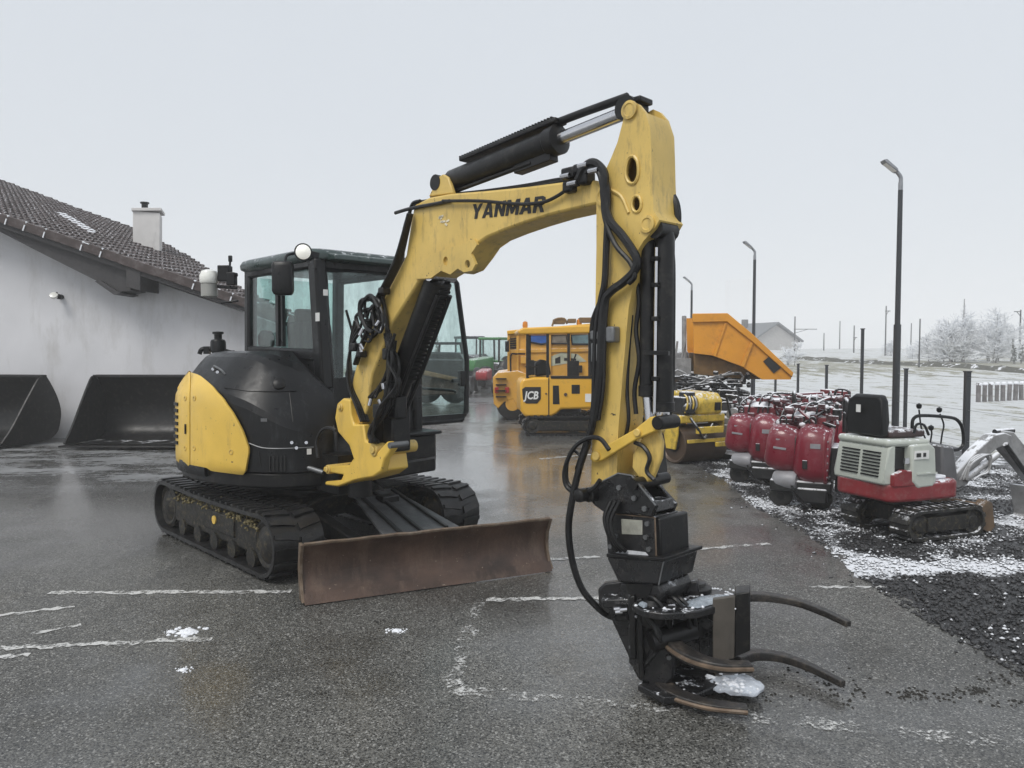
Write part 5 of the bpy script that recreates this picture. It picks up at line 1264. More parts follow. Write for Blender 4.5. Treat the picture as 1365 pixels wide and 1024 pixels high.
build('engine_bay', MB().box((0.20, 0.31, 0.66), (0.40, 0.52, 0.34)), m_snowy_steel, mini)
sc2 = build('side_cover', MB().prism([V((0.18, -0.03, 0.86)), V((0.40, -0.03, 0.87)), V((0.48, -0.02, 0.82)), V((0.50, -0.02, 0.52)), V((0.45, -0.03, 0.47)), V((0.26, -0.035, 0.465)), V((0.19, -0.035, 0.53))], (0, 0.12, 0)), m_wht, mini, bevel=0.022, seg=3)
build('label_plate', MB().box((0.29, -0.036, 0.77), (0.17, 0.008, 0.075)), m_white, sc2)
for xx, ww in ((0.32, .03), (0.25, .05)): build('label_mark', MB().box((xx, -0.042, 0.77), (ww, 0.006, 0.035)), m_decal, sc2)
build('cover_step', MB().box((0.36, -0.036, 0.60), (0.24, 0.012, 0.014)), m_wht, sc2)
build('grab_slot', MB().box((0.14, -0.01, 0.72), (0.05, 0.02, 0.05)), m_chrome, mini)
se = build('seat_back', MB().prism([V((-0.02, 0.12, 0.92)), V((-0.045, 0.11, 1.05)), V((-0.03, 0.13, 1.25)), V((0.0, 0.17, 1.30)), V((0.0, 0.46, 1.30)), V((-0.03, 0.52, 1.25)), V((-0.045, 0.54, 1.05)), V((-0.02, 0.53, 0.92))], (0.10, 0, 0)), m_seat, mini, bevel=0.03, seg=3)
build('seat_cushion', MB().box((0.28, 0.30, 0.945), (0.42, 0.40, 0.07)), M('snowy_seat', (0.05, 0.03, 0.03), 0.6, snow=0.5), mini, bevel=0.025)
build('seat_label', MB().box((-0.052, 0.36, 1.17), (0.006, 0.05, 0.07)), m_white, se)
NPm = Pl(K0.x, K0.y, MA)
tb = lambda pts, off, r, nm, mt, pr=mini, sm=4: build(nm, MB().tube(NPm.ps(pts, off), r, 8, sm), mt, pr, world=True)
tb([(1217, 592), (1216, 566), (1219, 557), (1230, 554), (1262, 556), (1276, 560), (1283, 572), (1284, 592), (1278, 599), (1270, 600)], 0.20, 0.016, 'guard_hoop', m_blk)
for pts, kn in [([(1234, 586), (1228, 570), (1225, 546)], (1225, 541)), ([(1254, 592), (1256, 578), (1258, 566), (1253, 552)], (1252, 546)), ([(1240, 590), (1242, 578), (1241, 572)], (1241, 570))]:
    lv = tb(pts, 0.22, 0.008, 'control_lever', m_blk)
    build('lever_knob', MB().lathe(NPm.p(kn[0], kn[1] + 4, 0.22), (0, 0, 1), [(0.012, 0), (0.024, 0.015), (0.024, 0.04), (0.0, 0.055)], 10), m_blk, lv, world=True)
build('handle_frame', MB().tube(NPm.ps([(1218, 578), (1222, 566), (1232, 567), (1238, 580)], 0.1), 0.012, 6, 3), m_blk, mini, world=True)
build('control_console', MB().prism(NPm.ps([(1256, 594), (1272, 596), (1278, 640), (1256, 646)], 0.12), NPm.L * 0.28), M('snowy_console', (0.10, 0.10, 0.105), 0.5, snow=0.5), mini, world=True, bevel=0.02)
build('floor_mat', MB().box((0.60, 0.31, 0.535), (0.22, 0.5, 0.03)), m_snow, mini, bevel=0.01)
bmm = build('boom', MB().prism(NPm.ps([(1268, 640), (1284, 622), (1304, 600), (1326, 580), (1340, 577), (1350, 581), (1346, 592), (1330, 598), (1308, 616), (1290, 646), (1276, 652)], 0.24), NPm.L * 0.12), m_snowgrey, mini, world=True, bevel=0.012)
build('boom_cylinder', MB().cyl(NPm.p(1286, 640, 0.2), NPm.p(1330, 606, 0.2), 0.03, 12), m_snowgrey, bmm, world=True)
for k in range(3): build('hydraulic_hose', MB().tube(NPm.ps([(1280 + 4 * k, 640), (1296, 612 + 3 * k), (1312 + 4 * k, 606), (1318, 620 + 4 * k), (1306, 634), (1292 + 3 * k, 640)], 0.19 - 0.02 * k), 0.009, 6, 5), m_snowgrey, bmm, world=True)
build('dipper_arm', MB().prism(NPm.ps([(1336, 574), (1352, 576), (1368, 596), (1404, 655), (1392, 664), (1360, 625), (1334, 596)], 0.26), NPm.L * 0.09), m_snowgrey, mini, world=True, bevel=0.01)
build('arm_cylinder', MB().cyl(NPm.p(1340, 592, 0.22), NPm.p(1388, 660, 0.22), 0.026, 12).cyl(NPm.p(1326, 576, 0.3), NPm.p(1350, 574, 0.3), 0.028, 10), m_snowy_steel, mini, world=True)
bkt = [(1378, 650), (1402, 652), (1412, 680), (1400, 706), (1372, 716), (1362, 700), (1384, 690)]
build('digging_bucket', MB().prism(NPm.ps(bkt, 0.18), NPm.L * 0.26), m_snowgrey, mini, world=True, bevel=0.01)
sec = [(1.08, 0.02), (1.04, 0.10), (1.05, 0.20), (1.09, 0.27)]
build('dozer_blade', MB().prism([V((x, -0.03, z)) for x, z in sec] + [V((x - 0.025, -0.03, z)) for x, z in sec[::-1]], (0, 0.72, 0)).prism([V((0.98, -0.06, 0.06)), V((1.02, -0.06, 0.24)), V((1.10, -0.06, 0.31)), V((1.16, -0.06, 0.28)), V((1.20, -0.06, 0.05)), V((1.14, -0.06, 0.0))], (0, 0.10, 0)).box((1.11, 0.33, 0.03), (0.07, 0.72, 0.03)), M('brown_muddy_blade', (0.14, 0.09, 0.05), 0.6, var=0.3, dirt=(0.05, 0.045, 0.04), dirt_amt=0.4, snow=0.3), mini, bevel=0.005)
build('blade_arm', MB().bar((0.55, 0.15, 0.2), (1.06, 0.15, 0.12), 0.06, 0.06).bar((0.55, 0.5, 0.2), (1.06, 0.5, 0.12), 0.06, 0.06), m_snowmud, mini)

# ================================================================== RED HOODED MACHINES ALONG THE GRAVEL EDGE
m_rhood = M('glossy_red_hood', (0.17, 0.007, 0.020), 0.33, var=0.18, scale=4, dirt=(0.24, 0.10, 0.11), dirt_amt=0.32, snow=0.18, snow_scale=26, coat=0.4)
m_pink = M('snow_covered_red_engine', (0.17, 0.022, 0.03), 0.5, var=0.3, snow=0.95, snow_scale=15)
m_pinkdirty = M('snowy_engine_fittings', (0.06, 0.02, 0.024), 0.5, var=0.8, scale=9, dirt=(0.30, 0.16, 0.17), dirt_amt=0.4, dirt_scale=12, snow=0.85, snow_scale=20)
m_snowcan = M('pale_plastic_tank', (0.27, 0.27, 0.29), 0.4, var=0.15, dirt=(0.2, 0.19, 0.19), dirt_amt=0.3)
def red_machine(label, x, y, deg, sc=1.0):
    T = thing('red_compactor', label, 'compactor', (x, y, 0), deg, 'red hooded compactors parked on the gravel')
    # hood: barrel lying along local x, two swellings and a flange at the right end
    prof = [(-0.36, 0.50), (-0.352, 0.62), (-0.32, 0.74), (-0.25, 0.82), (-0.17, 0.83), (-0.10, 0.79), (-0.06, 0.74), (-0.045, 0.84), (0.0, 0.97), (0.07, 1.03), (0.16, 1.03), (0.245, 0.98), (0.258, 1.02), (0.285, 1.02), (0.295, 0.96)]
    rings = []
    for xx, s in prof:
        r_ = []
        for k in range(24):
            a = 2 * math.pi * k / 24; c_, s_ = math.cos(a), math.sin(a)
            e = 0.62
            r_.append(V((xx + 0.03 * s_, math.copysign(abs(c_) ** e, c_) * 0.27 * s, 0.61 + math.copysign(abs(s_) ** e, s_) * 0.305 * s + 0.16 * (-xx))))
        rings.append(r_)
    hd = build('hood', MB().loft(rings), m_rhood, T, ang=32)
    build('hood_strip', MB().box((-0.21, -0.225, 0.655), (0.13, 0.012, 0.022), M=Matrix.Rotation(R(6), 3, 'Y')), m_snowcan, hd)
    build('hood_strip', MB().box((-0.20, -0.212, 0.745), (0.10, 0.012, 0.016), M=Matrix.Rotation(R(6), 3, 'Y')), m_snowcan, hd)
    build('hood_band', MB().strip([V((0.225, 0.271 * math.copysign(abs(math.cos(a)) ** .62, math.cos(a)), 0.574 + 0.306 * math.copysign(abs(math.sin(a)) ** .62, math.sin(a)))) for a in [2 * math.pi * k / 24 for k in range(24)]], (0.014, 0, 0)), m_pink, hd)
    for k in range(6): build('hood_bolt', MB().cyl((0.272, -0.272, 0.38 + 0.075 * k), (0.272, -0.284, 0.38 + 0.075 * k), 0.009, 6), m_snowcan, hd)
    build('chassis', MB().box((0.0, 0.05, 0.25), (0.62, 0.5, 0.12)).box((0.12, -0.12, 0.16), (0.3, 0.2, 0.16)), m_snowy_steel, T, bevel=0.02)
    for sx in (-0.20, 0.20):
        w = build('wheel', MB().lathe((sx, -0.12, 0.12), (0, 1, 0), [(0.05, 0), (0.09, 0.0), (0.12, 0.02), (0.12, 0.11), (0.09, 0.13), (0.05, 0.13)], 18), m_snowmud, T)
        build('hub', MB().cyl((sx, -0.13, 0.12), (sx, -0.11, 0.12), 0.04, 12), m_steel, w)
    build('float_tank', MB().lathe((-0.27, -0.10, 0.305), (1, -.25, 0), [(0.03, -0.02), (0.08, 0.0), (0.10, 0.03), (0.10, 0.22), (0.08, 0.25), (0.0, 0.255)], 18), m_snowcan, T)
    build('hose', MB().tube([V((-0.10, -0.20, 0.30)), V((-0.05, -0.26, 0.2)), V((0.02, -0.25, 0.10)), V((0.10, -0.28, 0.04))], 0.013, 7, 4), m_hose, T)
    # engine block, air filter and pipes on the side towards the fence
    e = build('engine', MB().box((0.05, 0.30, 0.88), (0.50, 0.34, 0.22)).box((0.20, 0.26, 1.03), (0.2, 0.2, 0.12)), m_pink, T, bevel=0.03)
    build('air_filter', MB().lathe((-0.16, 0.26, 0.98), (1, 0.2, 0.1), [(0.02, -0.02), (0.08, 0.0), (0.085, 0.12), (0.05, 0.15), (0.0, 0.15)], 14), m_pink, e)
    build('fuel_tank', MB().lathe((0.02, 0.20, 1.02), (0.2, 1, 0), [(0.03, -0.02), (0.075, 0), (0.08, 0.16), (0.05, 0.19), (0, 0.19)], 14), m_pink, e)
    build('exhaust', MB().lathe((0.33, 0.20, 0.94), (0, 0, 1), [(0.05, 0), (0.055, 0.02), (0.055, 0.12), (0.02, 0.13), (0.02, 0.18), (0, 0.18)], 12), m_snowy_steel, e)
    b = MB()
    for k in range(46):
        c = V((rnd.uniform(-.34, .36), rnd.uniform(-.02, .46), rnd.uniform(.84, 1.10))); q = rnd.uniform(.02, .055)
        if k % 3: b.box(c, (q * rnd.uniform(.8, 2), q * rnd.uniform(.8, 2), q), rz=rnd.uniform(0, 3))
        else: b.lathe(c, (rnd.uniform(-1, 1), rnd.uniform(-1, 1), rnd.uniform(0, 1)), [(q * .5, -q), (q * .8, -q * .8), (q * .8, q * .8), (q * .5, q)], 8)
    o = build('engine_fittings', b, m_pinkdirty, e, bevel=.004); o['kind'] = 'stuff'
    for k in range(5):
        a = rnd.uniform(0, 6)
        build('pipe', MB().tube([V((rnd.uniform(-.25, .35), rnd.uniform(.05, .4), 0.9)), V((rnd.uniform(-.2, .3), rnd.uniform(.05, .4), 1.08)), V((rnd.uniform(-.2, .3), rnd.uniform(.05, .4), 1.0)), V((rnd.uniform(-.25, .35), rnd.uniform(.05, .4), 0.88))], 0.017, 6, 4), m_pink if k % 2 else m_snowy_steel, e)
    build('hood_seam', MB().strip([V((-0.060, 0.205 * math.copysign(abs(math.cos(a)) ** .62, math.cos(a)), 0.6195 + 0.231 * math.copysign(abs(math.sin(a)) ** .62, math.sin(a)))) for a in [2 * math.pi * k / 24 for k in range(24)]], (0.012, 0, 0)), m_decal, hd)
    for xx in (-0.2, 0.1): build('lifting_eye', MB().tube([V((xx - .03, 0, .90)), V((xx - .03, 0, .96)), V((xx, 0, .985)), V((xx + .03, 0, .96)), V((xx + .03, 0, .90))], .01, 6, 3), m_snowy_steel, hd)
    build('hood_latch', MB().box((0.05, -0.277, 0.50), (0.05, 0.02, 0.09)), m_snowy_steel, hd, bevel=.004)
    build('rating_plate', MB().box((0.15, -0.276, 0.70), (0.10, 0.008, 0.05)), m_snowcan, hd)
    for k in range(4): build('control_cable', MB().tube([V((-.25 + .12 * k, .1, .9)), V((-.2 + .12 * k, .16, 1.05 + .03 * k)), V((-.05 + .1 * k, .3, 1.1)), V((.05 + .08 * k, .42, .92))], .011, 6, 4), m_snowy_steel, T)
    build('snow_patch', MB().lathe((.05, .28, 1.0), (0, 0, 1), [(.20, -.02), (.17, .02), (.10, .045), (0, .055)], 9), m_snow, e)
    build('rear_grille', MB().box((0.33, 0.02, 0.52), (0.07, 0.46, 0.34)), m_snowy_steel, T, bevel=0.01)
    build('tail_block', MB().box((0.42, -0.02, 0.42), (0.16, 0.3, 0.42)).cyl((0.42, -0.19, 0.34), (0.42, -0.12, 0.34), 0.08, 14), m_snowy_steel, T, bevel=0.02)
    build('frame_hoop', MB().tube([V((0.40, 0.34, 0.8)), V((0.40, 0.34, 1.10)), V((0.41, 0.30, 1.17)), V((0.43, 0.16, 1.17)), V((0.44, 0.12, 1.10)), V((0.44, 0.12, 0.8))], 0.018, 8, 4).tube([V((0.40, 0.34, 1.02)), V((0.44, 0.12, 1.02))], 0.012, 6).tube([V((0.42, 0.23, 1.17)), V((0.42, 0.23, 0.95))], 0.012, 6), m_snowy_steel, T)
    return T
p1_ = at(1068, 680, 8.15); p2_ = at(1008, 640, 9.6); p3_ = at(1122, 600, 9.3)
red_machine('nearer red barrel-hooded compactor beside the tiny white and red excavator', p1_.x, p1_.y, -26)
red_machine('red barrel-hooded compactor between the yellow roller and its red twin', p2_.x, p2_.y, -26)
red_machine('red compactor half hidden behind its two red twins, close to the fence', p3_.x + .1, p3_.y + .6, 20)

# ================================================================== SNOWY SMALL MACHINES BEHIND THE RED ONES
def plate_compactor(label, x, y, deg, mat, h=0.95):
    T = thing('plate_compactor', label, 'compactor', (x, y, 0), deg, 'small snow-covered plate compactors')
    build('base_plate', MB().prism([V((-0.34, -0.22, 0.0)), V((0.3, -0.22, 0.0)), V((0.42, -0.22, 0.12)), V((0.36, -0.22, 0.13)), V((-0.34, -0.22, 0.05))], (0, 0.44, 0)), m_snowy_steel, T)
    build('engine', MB().box((0, 0, 0.38), (0.42, 0.34, 0.34)).box((0.05, 0, 0.60), (0.34, 0.26, 0.12)), mat, T, bevel=0.03)
    build('fuel_tank', MB().lathe((-0.08, -0.16, 0.70), (0, 1, 0), [(0.04, 0), (0.10, 0.02), (0.10, 0.28), (0.04, 0.30)], 14), m_snowgrey, T)
    build('belt_guard', MB().lathe((0.12, -0.20, 0.36), (0, 1, 0), [(0.03, -.02), (0.13, 0), (0.13, 0.06), (0.03, 0.07)], 16), mat, T)
    build('handle', MB().tube([V((-0.25, -0.2, 0.3)), V((-0.42, -0.2, h)), V((-0.44, -0.12, h + .06)), V((-0.44, 0.12, h + .06)), V((-0.42, 0.2, h)), V((-0.25, 0.2, 0.3))], 0.018, 7, 3), m_snowy_steel, T)
    build('lifting_frame', MB().tube([V((-0.2, 0, 0.5)), V((-0.18, 0, 0.84)), V((0.2, 0, 0.84)), V((0.24, 0, 0.5))], 0.02, 7, 3), m_snowy_steel, T)
    return T
for (u, v, Y, deg, mat, lab) in [
    (1010, 560, 11.6, 10, m_pink, 'snowy compactor right behind the farther red hood'),
    (955, 560, 13.0, -30, m_snowy_steel, 'snowy black compactor under the left end of the orange dump skip'),
    (988, 555, 13.2, 40, m_snowy_steel, 'snowy black compactor under the middle of the orange dump skip'),
    (1040, 552, 12.6, 70, m_pink, 'snowy red compactor under the right tip of the orange dump skip'),
    (1085, 560, 11.0, 30, m_snowy_steel, 'snowy black compactor just right of the red engines, near a fence post'),
    (930, 552, 12.9, 75, m_snowgrey, 'snow-whitened compactor directly above the yellow roller hood'),
    (1030, 560, 10.6, -60, m_snowgrey, 'snow-whitened compactor tucked behind the engines of both front red machines'),
    (1058, 558, 10.2, 120, m_pink, 'snowy red compactor tucked between the front red machines and the low red trailer'),
    (972, 548, 11.9, 150, m_snowgrey, 'snow-whitened compactor between the yellow roller and the farther red hood')]:
    p = at(u, v, Y); plate_compactor(lab, p.x, p.y, deg, mat)
# red trailer drawbar on the far side
p = at(1078, 530, 12.4)
tr_ = thing('red_trailer', 'low red trailer frame standing behind the red compactors', 'trailer', (p.x, p.y, 0), 8)
build('frame', MB().bar((-0.5, -0.2, 0.92), (0.5, -0.2, 0.96), 0.08, 0.10).bar((-0.5, 0.3, 0.92), (0.5, 0.3, 0.96), 0.08, 0.10).bar((0.5, -0.3, 0.9), (0.5, 0.4, 0.9), 0.14, 0.3).bar((-0.45, -0.3, 0.9), (-0.45, 0.4, 0.9), 0.1, 0.12), m_pink, tr_, bevel=0.015)
for sx in (-0.35, 0.4):
    for yy in (-0.25, 0.3): build('leg', MB().bar((sx, yy, 0), (sx, yy, 0.92), 0.05, 0.05), m_snowy_steel, tr_)
build('axle', MB().cyl((0, -0.4, 0.3), (0, 0.5, 0.3), 0.04, 10), m_snowy_steel, tr_)
for yy in (-0.42, 0.45): build('wheel', MB().lathe((0, yy - .07, 0.3), (0, 1, 0), [(0.08, 0), (0.2, 0), (0.29, 0.02), (0.29, 0.12), (0.2, 0.14), (0.08, 0.14)], 18), m_rubber, tr_)
# ================================================================== YELLOW ROLLER
m_ry = M('roller_yellow', (0.66, 0.46, 0.06), 0.4, var=0.12, dirt=(0.10, 0.08, 0.04), dirt_amt=0.45, dirt_scale=7, snow=0.35)
m_drum = M('rusty_drum_steel', (0.085, 0.055, 0.035), 0.4, metal=0.3, var=0.35, scale=5, dirt=(0.03, 0.025, 0.02), dirt_amt=0.4)
p = at(925, 615, 11.5)
rol = thing('road_roller', 'yellow tandem roller with a brown steel drum on the gravel edge', 'roller', (p.x, p.y, 0), -62)
for x, nm in ((0.0, 'front'), (-1.35, 'rear')):
    d = build('drum', MB().lathe((x, -0.42, 0.29), (0, 1, 0), [(0.05, 0.03), (0.24, 0.03), (0.27, 0.0), (0.29, 0.01), (0.29, 0.83), (0.27, 0.84), (0.24, 0.81), (0.05, 0.81)], 34), m_drum, rol)
    build('drum_hub', MB().lathe((x, -0.44, 0.29), (0, 1, 0), [(0.02, 0), (0.1, 0), (0.12, 0.04), (0.02, 0.05)], 16), m_snowy_steel, d)
    for yy in (-0.47, 0.43):
        build('drum_yoke', MB().prism([V((x - 0.10, yy, 0.22)), V((x + 0.10, yy, 0.22)), V((x + 0.16, yy, 0.45)), V((x + 0.16, yy, 0.68)), V((x - 0.18, yy, 0.68)), V((x - 0.16, yy, 0.45))], (0, 0.035, 0)), m_ry, rol, bevel=0.01)
    build('scraper_bar', MB().box((x + 0.31, 0, 0.36), (0.03, 0.8, 0.05)), m_ry, rol)
    build('drum_frame', MB().box((x, 0, 0.68), (0.40, 0.88, 0.12)), m_ry, rol, bevel=0.02)
build('front_hood', MB().prism([V((0.22, -0.12, 0.74)), V((0.24, -0.12, 0.95)), V((0.15, -0.12, 1.06)), V((-0.45, -0.12, 1.08)), V((-0.45, -0.12, 0.74))], (0, 0.48, 0)), m_ry, rol, bevel=0.04, seg=3)
build('rear_hood', MB().box((-1.3, 0, 0.9), (0.75, 0.74, 0.36)), m_ry, rol, bevel=0.05)
build('articulation', MB().box((-0.65, 0, 0.5), (0.5, 0.3, 0.24)), m_snowy_steel, rol, bevel=0.02)
build('deck', MB().box((-0.68, 0, 0.74), (0.5, 0.8, 0.06)), m_snowy_steel, rol)
st = build('operator_seat', MB().box((-0.85, 0, 1.06), (0.42, 0.44, 0.12)).box((-1.04, 0, 1.28), (0.1, 0.44, 0.4)), m_seat, rol, bevel=0.03)
build('steering_column', MB().bar((-0.45, 0, 0.8), (-0.55, 0, 1.2), 0.1, 0.1).lathe((-0.57, 0, 1.22), (-.4, 0, 1), [(0.17, 0), (0.19, 0.01), (0.17, 0.025), (0.15, 0.01)], 20), m_snowy_steel, rol)
eb = build('engine_block', MB().box((0.0, -0.26, 0.88), (0.40, 0.24, 0.26)).cyl((0.16, -0.30, 0.84), (0.26, -0.30, 0.84), 0.09, 14).box((0.1, -.24, 1.04), (.2, .16, .1)), m_snowy_steel, rol, bevel=.02)
for k in range(5): build('engine_pipe', MB().tube([V((.2, -.36 + .05 * k, .78)), V((.27, -.38 + .06 * k, .88)), V((.22, -.34 + .05 * k, 1.0)), V((.1, -.3 + .03 * k, 1.06))], .014, 6, 4), m_snowgrey if k % 2 else m_ry, eb)
build('hood_latch', MB().box((0.245, 0.24, 0.86), (0.03, 0.10, 0.12)), m_blk, rol)
build('tow_bracket', MB().box((0.34, 0.0, 0.52), (0.06, 0.5, 0.1)).box((0.38, 0.2, 0.30), (0.05, 0.22, 0.07)), m_ry, rol, bevel=0.008)
build('hose_loop', MB().tube([V((0.25, -.3, .7)), V((0.36, -.25, .55)), V((0.33, -.1, .4)), V((0.3, .1, .6))], 0.02, 7, 4), m_snowy_steel, rol)

# ================================================================== ORANGE SITE DUMPER
m_or = M('orange_skip_paint', (0.66, 0.28, 0.02), 0.42, var=0.10, scale=2, dirt=(0.30, 0.12, 0.03), dirt_amt=0.3, dirt_scale=3)
m_brn = M('dirty_skip_bottom', (0.17, 0.095, 0.03), 0.6, var=0.3, dirt=(0.07, 0.05, 0.03), dirt_amt=0.4)
DY = 14.2
dp_ = at(965, 560, DY); DP = Pl(dp_.x, DY - 0.3, -9)
dmp = thing('site_dumper', 'orange site dumper with its big skip raised, standing by the fence', 'dumper', (dp_.x, DY, 0), 0)
W2 = 1.75
top_l = [(924, 419), (970, 418.5), (1003, 446), (1057, 497), (1055, 505), (1046, 505)]
low_l = [(1016, 505), (988, 488), (950, 474), (925, 471)]
near = DP.ps([(924, 419), (970, 418.5), (1003, 446), (1057, 498), (1054, 506), (1016, 506), (988, 488), (950, 474), (925, 471)], 0.0)
rimn = DP.ps([(925, 431), (968, 430.5), (1000, 455), (1048, 504)], -0.035)
sk = build('skip', MB().plate(near, [], DP.L * 0.03).plate([q + DP.L * (W2 - .03) for q in near], [], DP.L * 0.03)
           .strip([q + DP.L * 0.029 for q in near[3:]], DP.L * (W2 - .058)), m_or, dmp, world=True, ang=30)
build('skip_rim', MB().prism(DP.ps([(923, 418), (970, 417.5), (1003, 445), (1058, 497), (1056, 503), (1002, 455), (969, 429), (923, 430)], -0.05), DP.L * 0.06), m_or, sk, world=True, bevel=0.012)
fa = DP.ps([(957, 431), (1001, 457), (988, 488), (950, 474), (925, 471), (925, 431)], -0.025)
build('skip_rib', MB().prism(DP.ps([(1001, 456), (1004, 458), (992, 490), (987, 488)], -0.04), DP.L * 0.045), m_or, sk, world=True, bevel=0.006)
build('skip_rib', MB().prism(DP.ps([(966, 431), (969, 431), (954, 476), (950, 474)], -0.03), DP.L * 0.035), m_or, sk, world=True, bevel=0.006)
build('skip_bottom', MB().prism(DP.ps([(925, 470), (950, 474), (988, 488), (1014, 506), (972, 504), (925, 499)], 0.22), DP.L * (W2 - .44)), m_brn, sk, world=True, bevel=0.02)
build('side_sticker', MB().bar(DP.p(1022, 478, -0.012), DP.p(1036, 494, -0.012), 0.02, 0.16).bar(DP.p(1030, 482, -0.016), DP.p(1038, 489, -0.016), 0.02, 0.05), m_decal, sk, world=True)
ch_ = build('chassis', MB().prism(DP.ps([(890, 512), (1000, 522), (1000, 534), (890, 545)], 0.4), DP.L * 0.9), m_snowy_steel, dmp, world=True, bevel=0.03)
for k in range(12): build('hydraulic_hose', MB().tube([DP.p(rnd.uniform(895, 995), rnd.uniform(500, 522), .25), DP.p(rnd.uniform(895, 995), rnd.uniform(492, 512), .15), DP.p(rnd.uniform(895, 995), rnd.uniform(505, 530), .25)], rnd.uniform(.012, .025), 7, 4), m_snowgrey if k % 3 == 0 else m_snowy_steel, ch_, world=True)
b = MB()
for k in range(90):
    c = DP.p(rnd.uniform(895, 1000), rnd.gauss(514, 8), rnd.uniform(.1, .4)); q = rnd.uniform(.02, .06)
    if k % 2: b.box(c, (q * rnd.uniform(.8, 2.2), q * 1.5, q * rnd.uniform(.8, 1.8)), rz=rnd.uniform(0, 3))
    else: b.lathe(c, (rnd.uniform(-1, 1), rnd.uniform(-1, 1), rnd.uniform(-.3, 1)), [(q * .4, -q), (q * .8, -q * .8), (q * .8, q * .8), (q * .4, q)], 8)
o = build('engine_fittings', b, m_snowy_steel, ch_, world=True, bevel=.008); o['kind'] = 'stuff'
build('skip_ram', MB().cyl(DP.p(940, 520, 0.85), DP.p(968, 500, 0.85), 0.07, 14), m_snowy_steel, dmp, world=True)
for u in (915, 985):
    for off in (0.05, 1.35):
        c = DP.p(u, 545, off); c.z = 0.42
        w = build('wheel', MB().lathe(c, DP.L, [(0.1, 0), (0.28, 0.0), (0.40, 0.03), (0.42, 0.08), (0.42, 0.26), (0.40, 0.30), (0.28, 0.33), (0.1, 0.33)], 24), m_rubber, dmp, world=True)
        build('hub', MB().cyl(c - DP.L * 0.01, c + DP.L * 0.05, 0.2, 16), m_or, w, world=True)
build('engine_cover', MB().prism(DP.ps([(880, 470), (918, 468), (920, 525), (880, 530)], 0.45), DP.L * 0.8), m_snowgrey, dmp, world=True, bevel=0.04)
build('roll_bar', MB().tube([DP.p(912, 510, .35), DP.p(912, 430, .35), DP.p(912, 424, .5), DP.p(912, 424, 1.2), DP.p(912, 430, 1.35), DP.p(912, 510, 1.35)], 0.045, 8, 3), m_snowgrey, dmp, world=True)
build('control_levers', MB().tube([DP.p(900, 480, .3), DP.p(903, 455, .3)], 0.02, 6).tube([DP.p(908, 482, .3), DP.p(914, 452, .3)], 0.02, 6).box(DP.p(905, 490, .4), (0.4, .3, .35)), m_snowgrey, dmp, world=True)

# ================================================================== YELLOW COMPACT EXCAVATOR WITH CANOPY (further back)
m_jy = M('clean_yellow_paint', (0.74, 0.40, 0.03), 0.38, var=0.06, scale=2, dirt=(0.35, 0.2, 0.06), dirt_amt=0.15, coat=0.2)
JY = 15.0
JP = Pl(at(740, 580, JY).x, JY, 3)
jp = JP.O
jcb = thing('mini_excavator', 'yellow canopy excavator with a black and white badge on its tail, behind the boom', 'excavator', (jp.x, jp.y, 0), 3)
body = [(693, 512), (697, 505), (712, 503), (788, 503), (800, 506), (800, 543), (789, 545), (748, 546), (742, 552), (734, 556), (700, 556), (694, 548)]
jb = build('body', MB().prism(JP.ps(body, 0), JP.L * 1.25), m_jy, jcb, world=True, bevel=0.05, seg=3)
build('body_seam', MB().bar(JP.p(731.5, 504, -.002), JP.p(731.5, 555, -.002), 0.02, 0.012, up=(0, 1, 0)), m_blk, jb, world=True)
bd = build('badge', MB().prism(JP.ps([(696, 519), (700, 516), (721, 516), (721, 532), (716, 538), (701, 538), (697, 532)], -0.012), JP.L * 0.02), m_decal, jb, world=True, bevel=0.004)
q0_, q1_ = JP.p(699, 532, -.014), JP.p(719, 532, -.014)
t2 = text('lettering', 'JCB', 0.22, q0_ - JP.L * 0.004, q1_ - q0_, V((0, 0, 1)), m_white, jb, 0.004, 0.2, 0.006, width=(q1_ - q0_).length)
build('vent', MB().prism(JP.ps([(737, 514), (745, 514), (746, 539), (737, 539)], -0.01), JP.L * 0.03), m_blk, jb, world=True, bevel=0.008)
build('vent', MB().prism(JP.ps([(762, 513), (773, 513), (773, 525), (762, 525)], -0.01), JP.L * 0.03), m_blk, jb, world=True, bevel=0.008)
build('panel_latch', MB().cyl(JP.p(754, 526, -.02), JP.p(754, 526, .01), 0.035, 10).cyl(JP.p(728, 525, -.02), JP.p(728, 525, .01), 0.02, 10), m_rust, jb, world=True)
build('sticker', MB().prism(JP.ps([(780, 525), (788, 525), (788, 536), (780, 536)], -0.008), JP.L * 0.02), m_white, jb, world=True)
cn = build('canopy_roof', MB().prism(JP.ps([(690, 441), (697, 437), (770, 434), (800, 433), (803, 441), (800, 444), (692, 446)], -0.05), JP.L * 1.35), m_jy, jcb, world=True, bevel=0.04, seg=3)
for u in (703, 730, 758, 786):
    build('canopy_post', MB().bar(JP.p(u, 444, 0.05), JP.p(u, 504, 0.05), 0.055, 0.055, up=(0, 1, 0)), m_steel, jcb, world=True)
for u in (706, 790):
    build('canopy_post', MB().bar(JP.p(u, 444, 1.15), JP.p(u, 504, 1.15), 0.055, 0.055, up=(0, 1, 0)), m_steel, jcb, world=True)
build('operator_seat', MB().prism(JP.ps([(714, 484), (722, 479), (732, 482), (735, 500), (714, 502)], 0.35), JP.L * 0.45), m_seat, jcb, world=True, bevel=0.04)
build('side_guard', MB().box(JP.p(707, 490, .3), (0.16, .3, .30)).bar(JP.p(700, 489, .1), JP.p(716, 489, .1), .03, .03), m_steel, jcb, world=True, bevel=0.02)
build('control_console', MB().box(JP.p(764, 492, .4), (0.22, .3, .34)).tube([JP.p(764, 482, .3), JP.p(768, 472, .3)], 0.02, 6), m_steel, jcb, world=True, bevel=0.02)
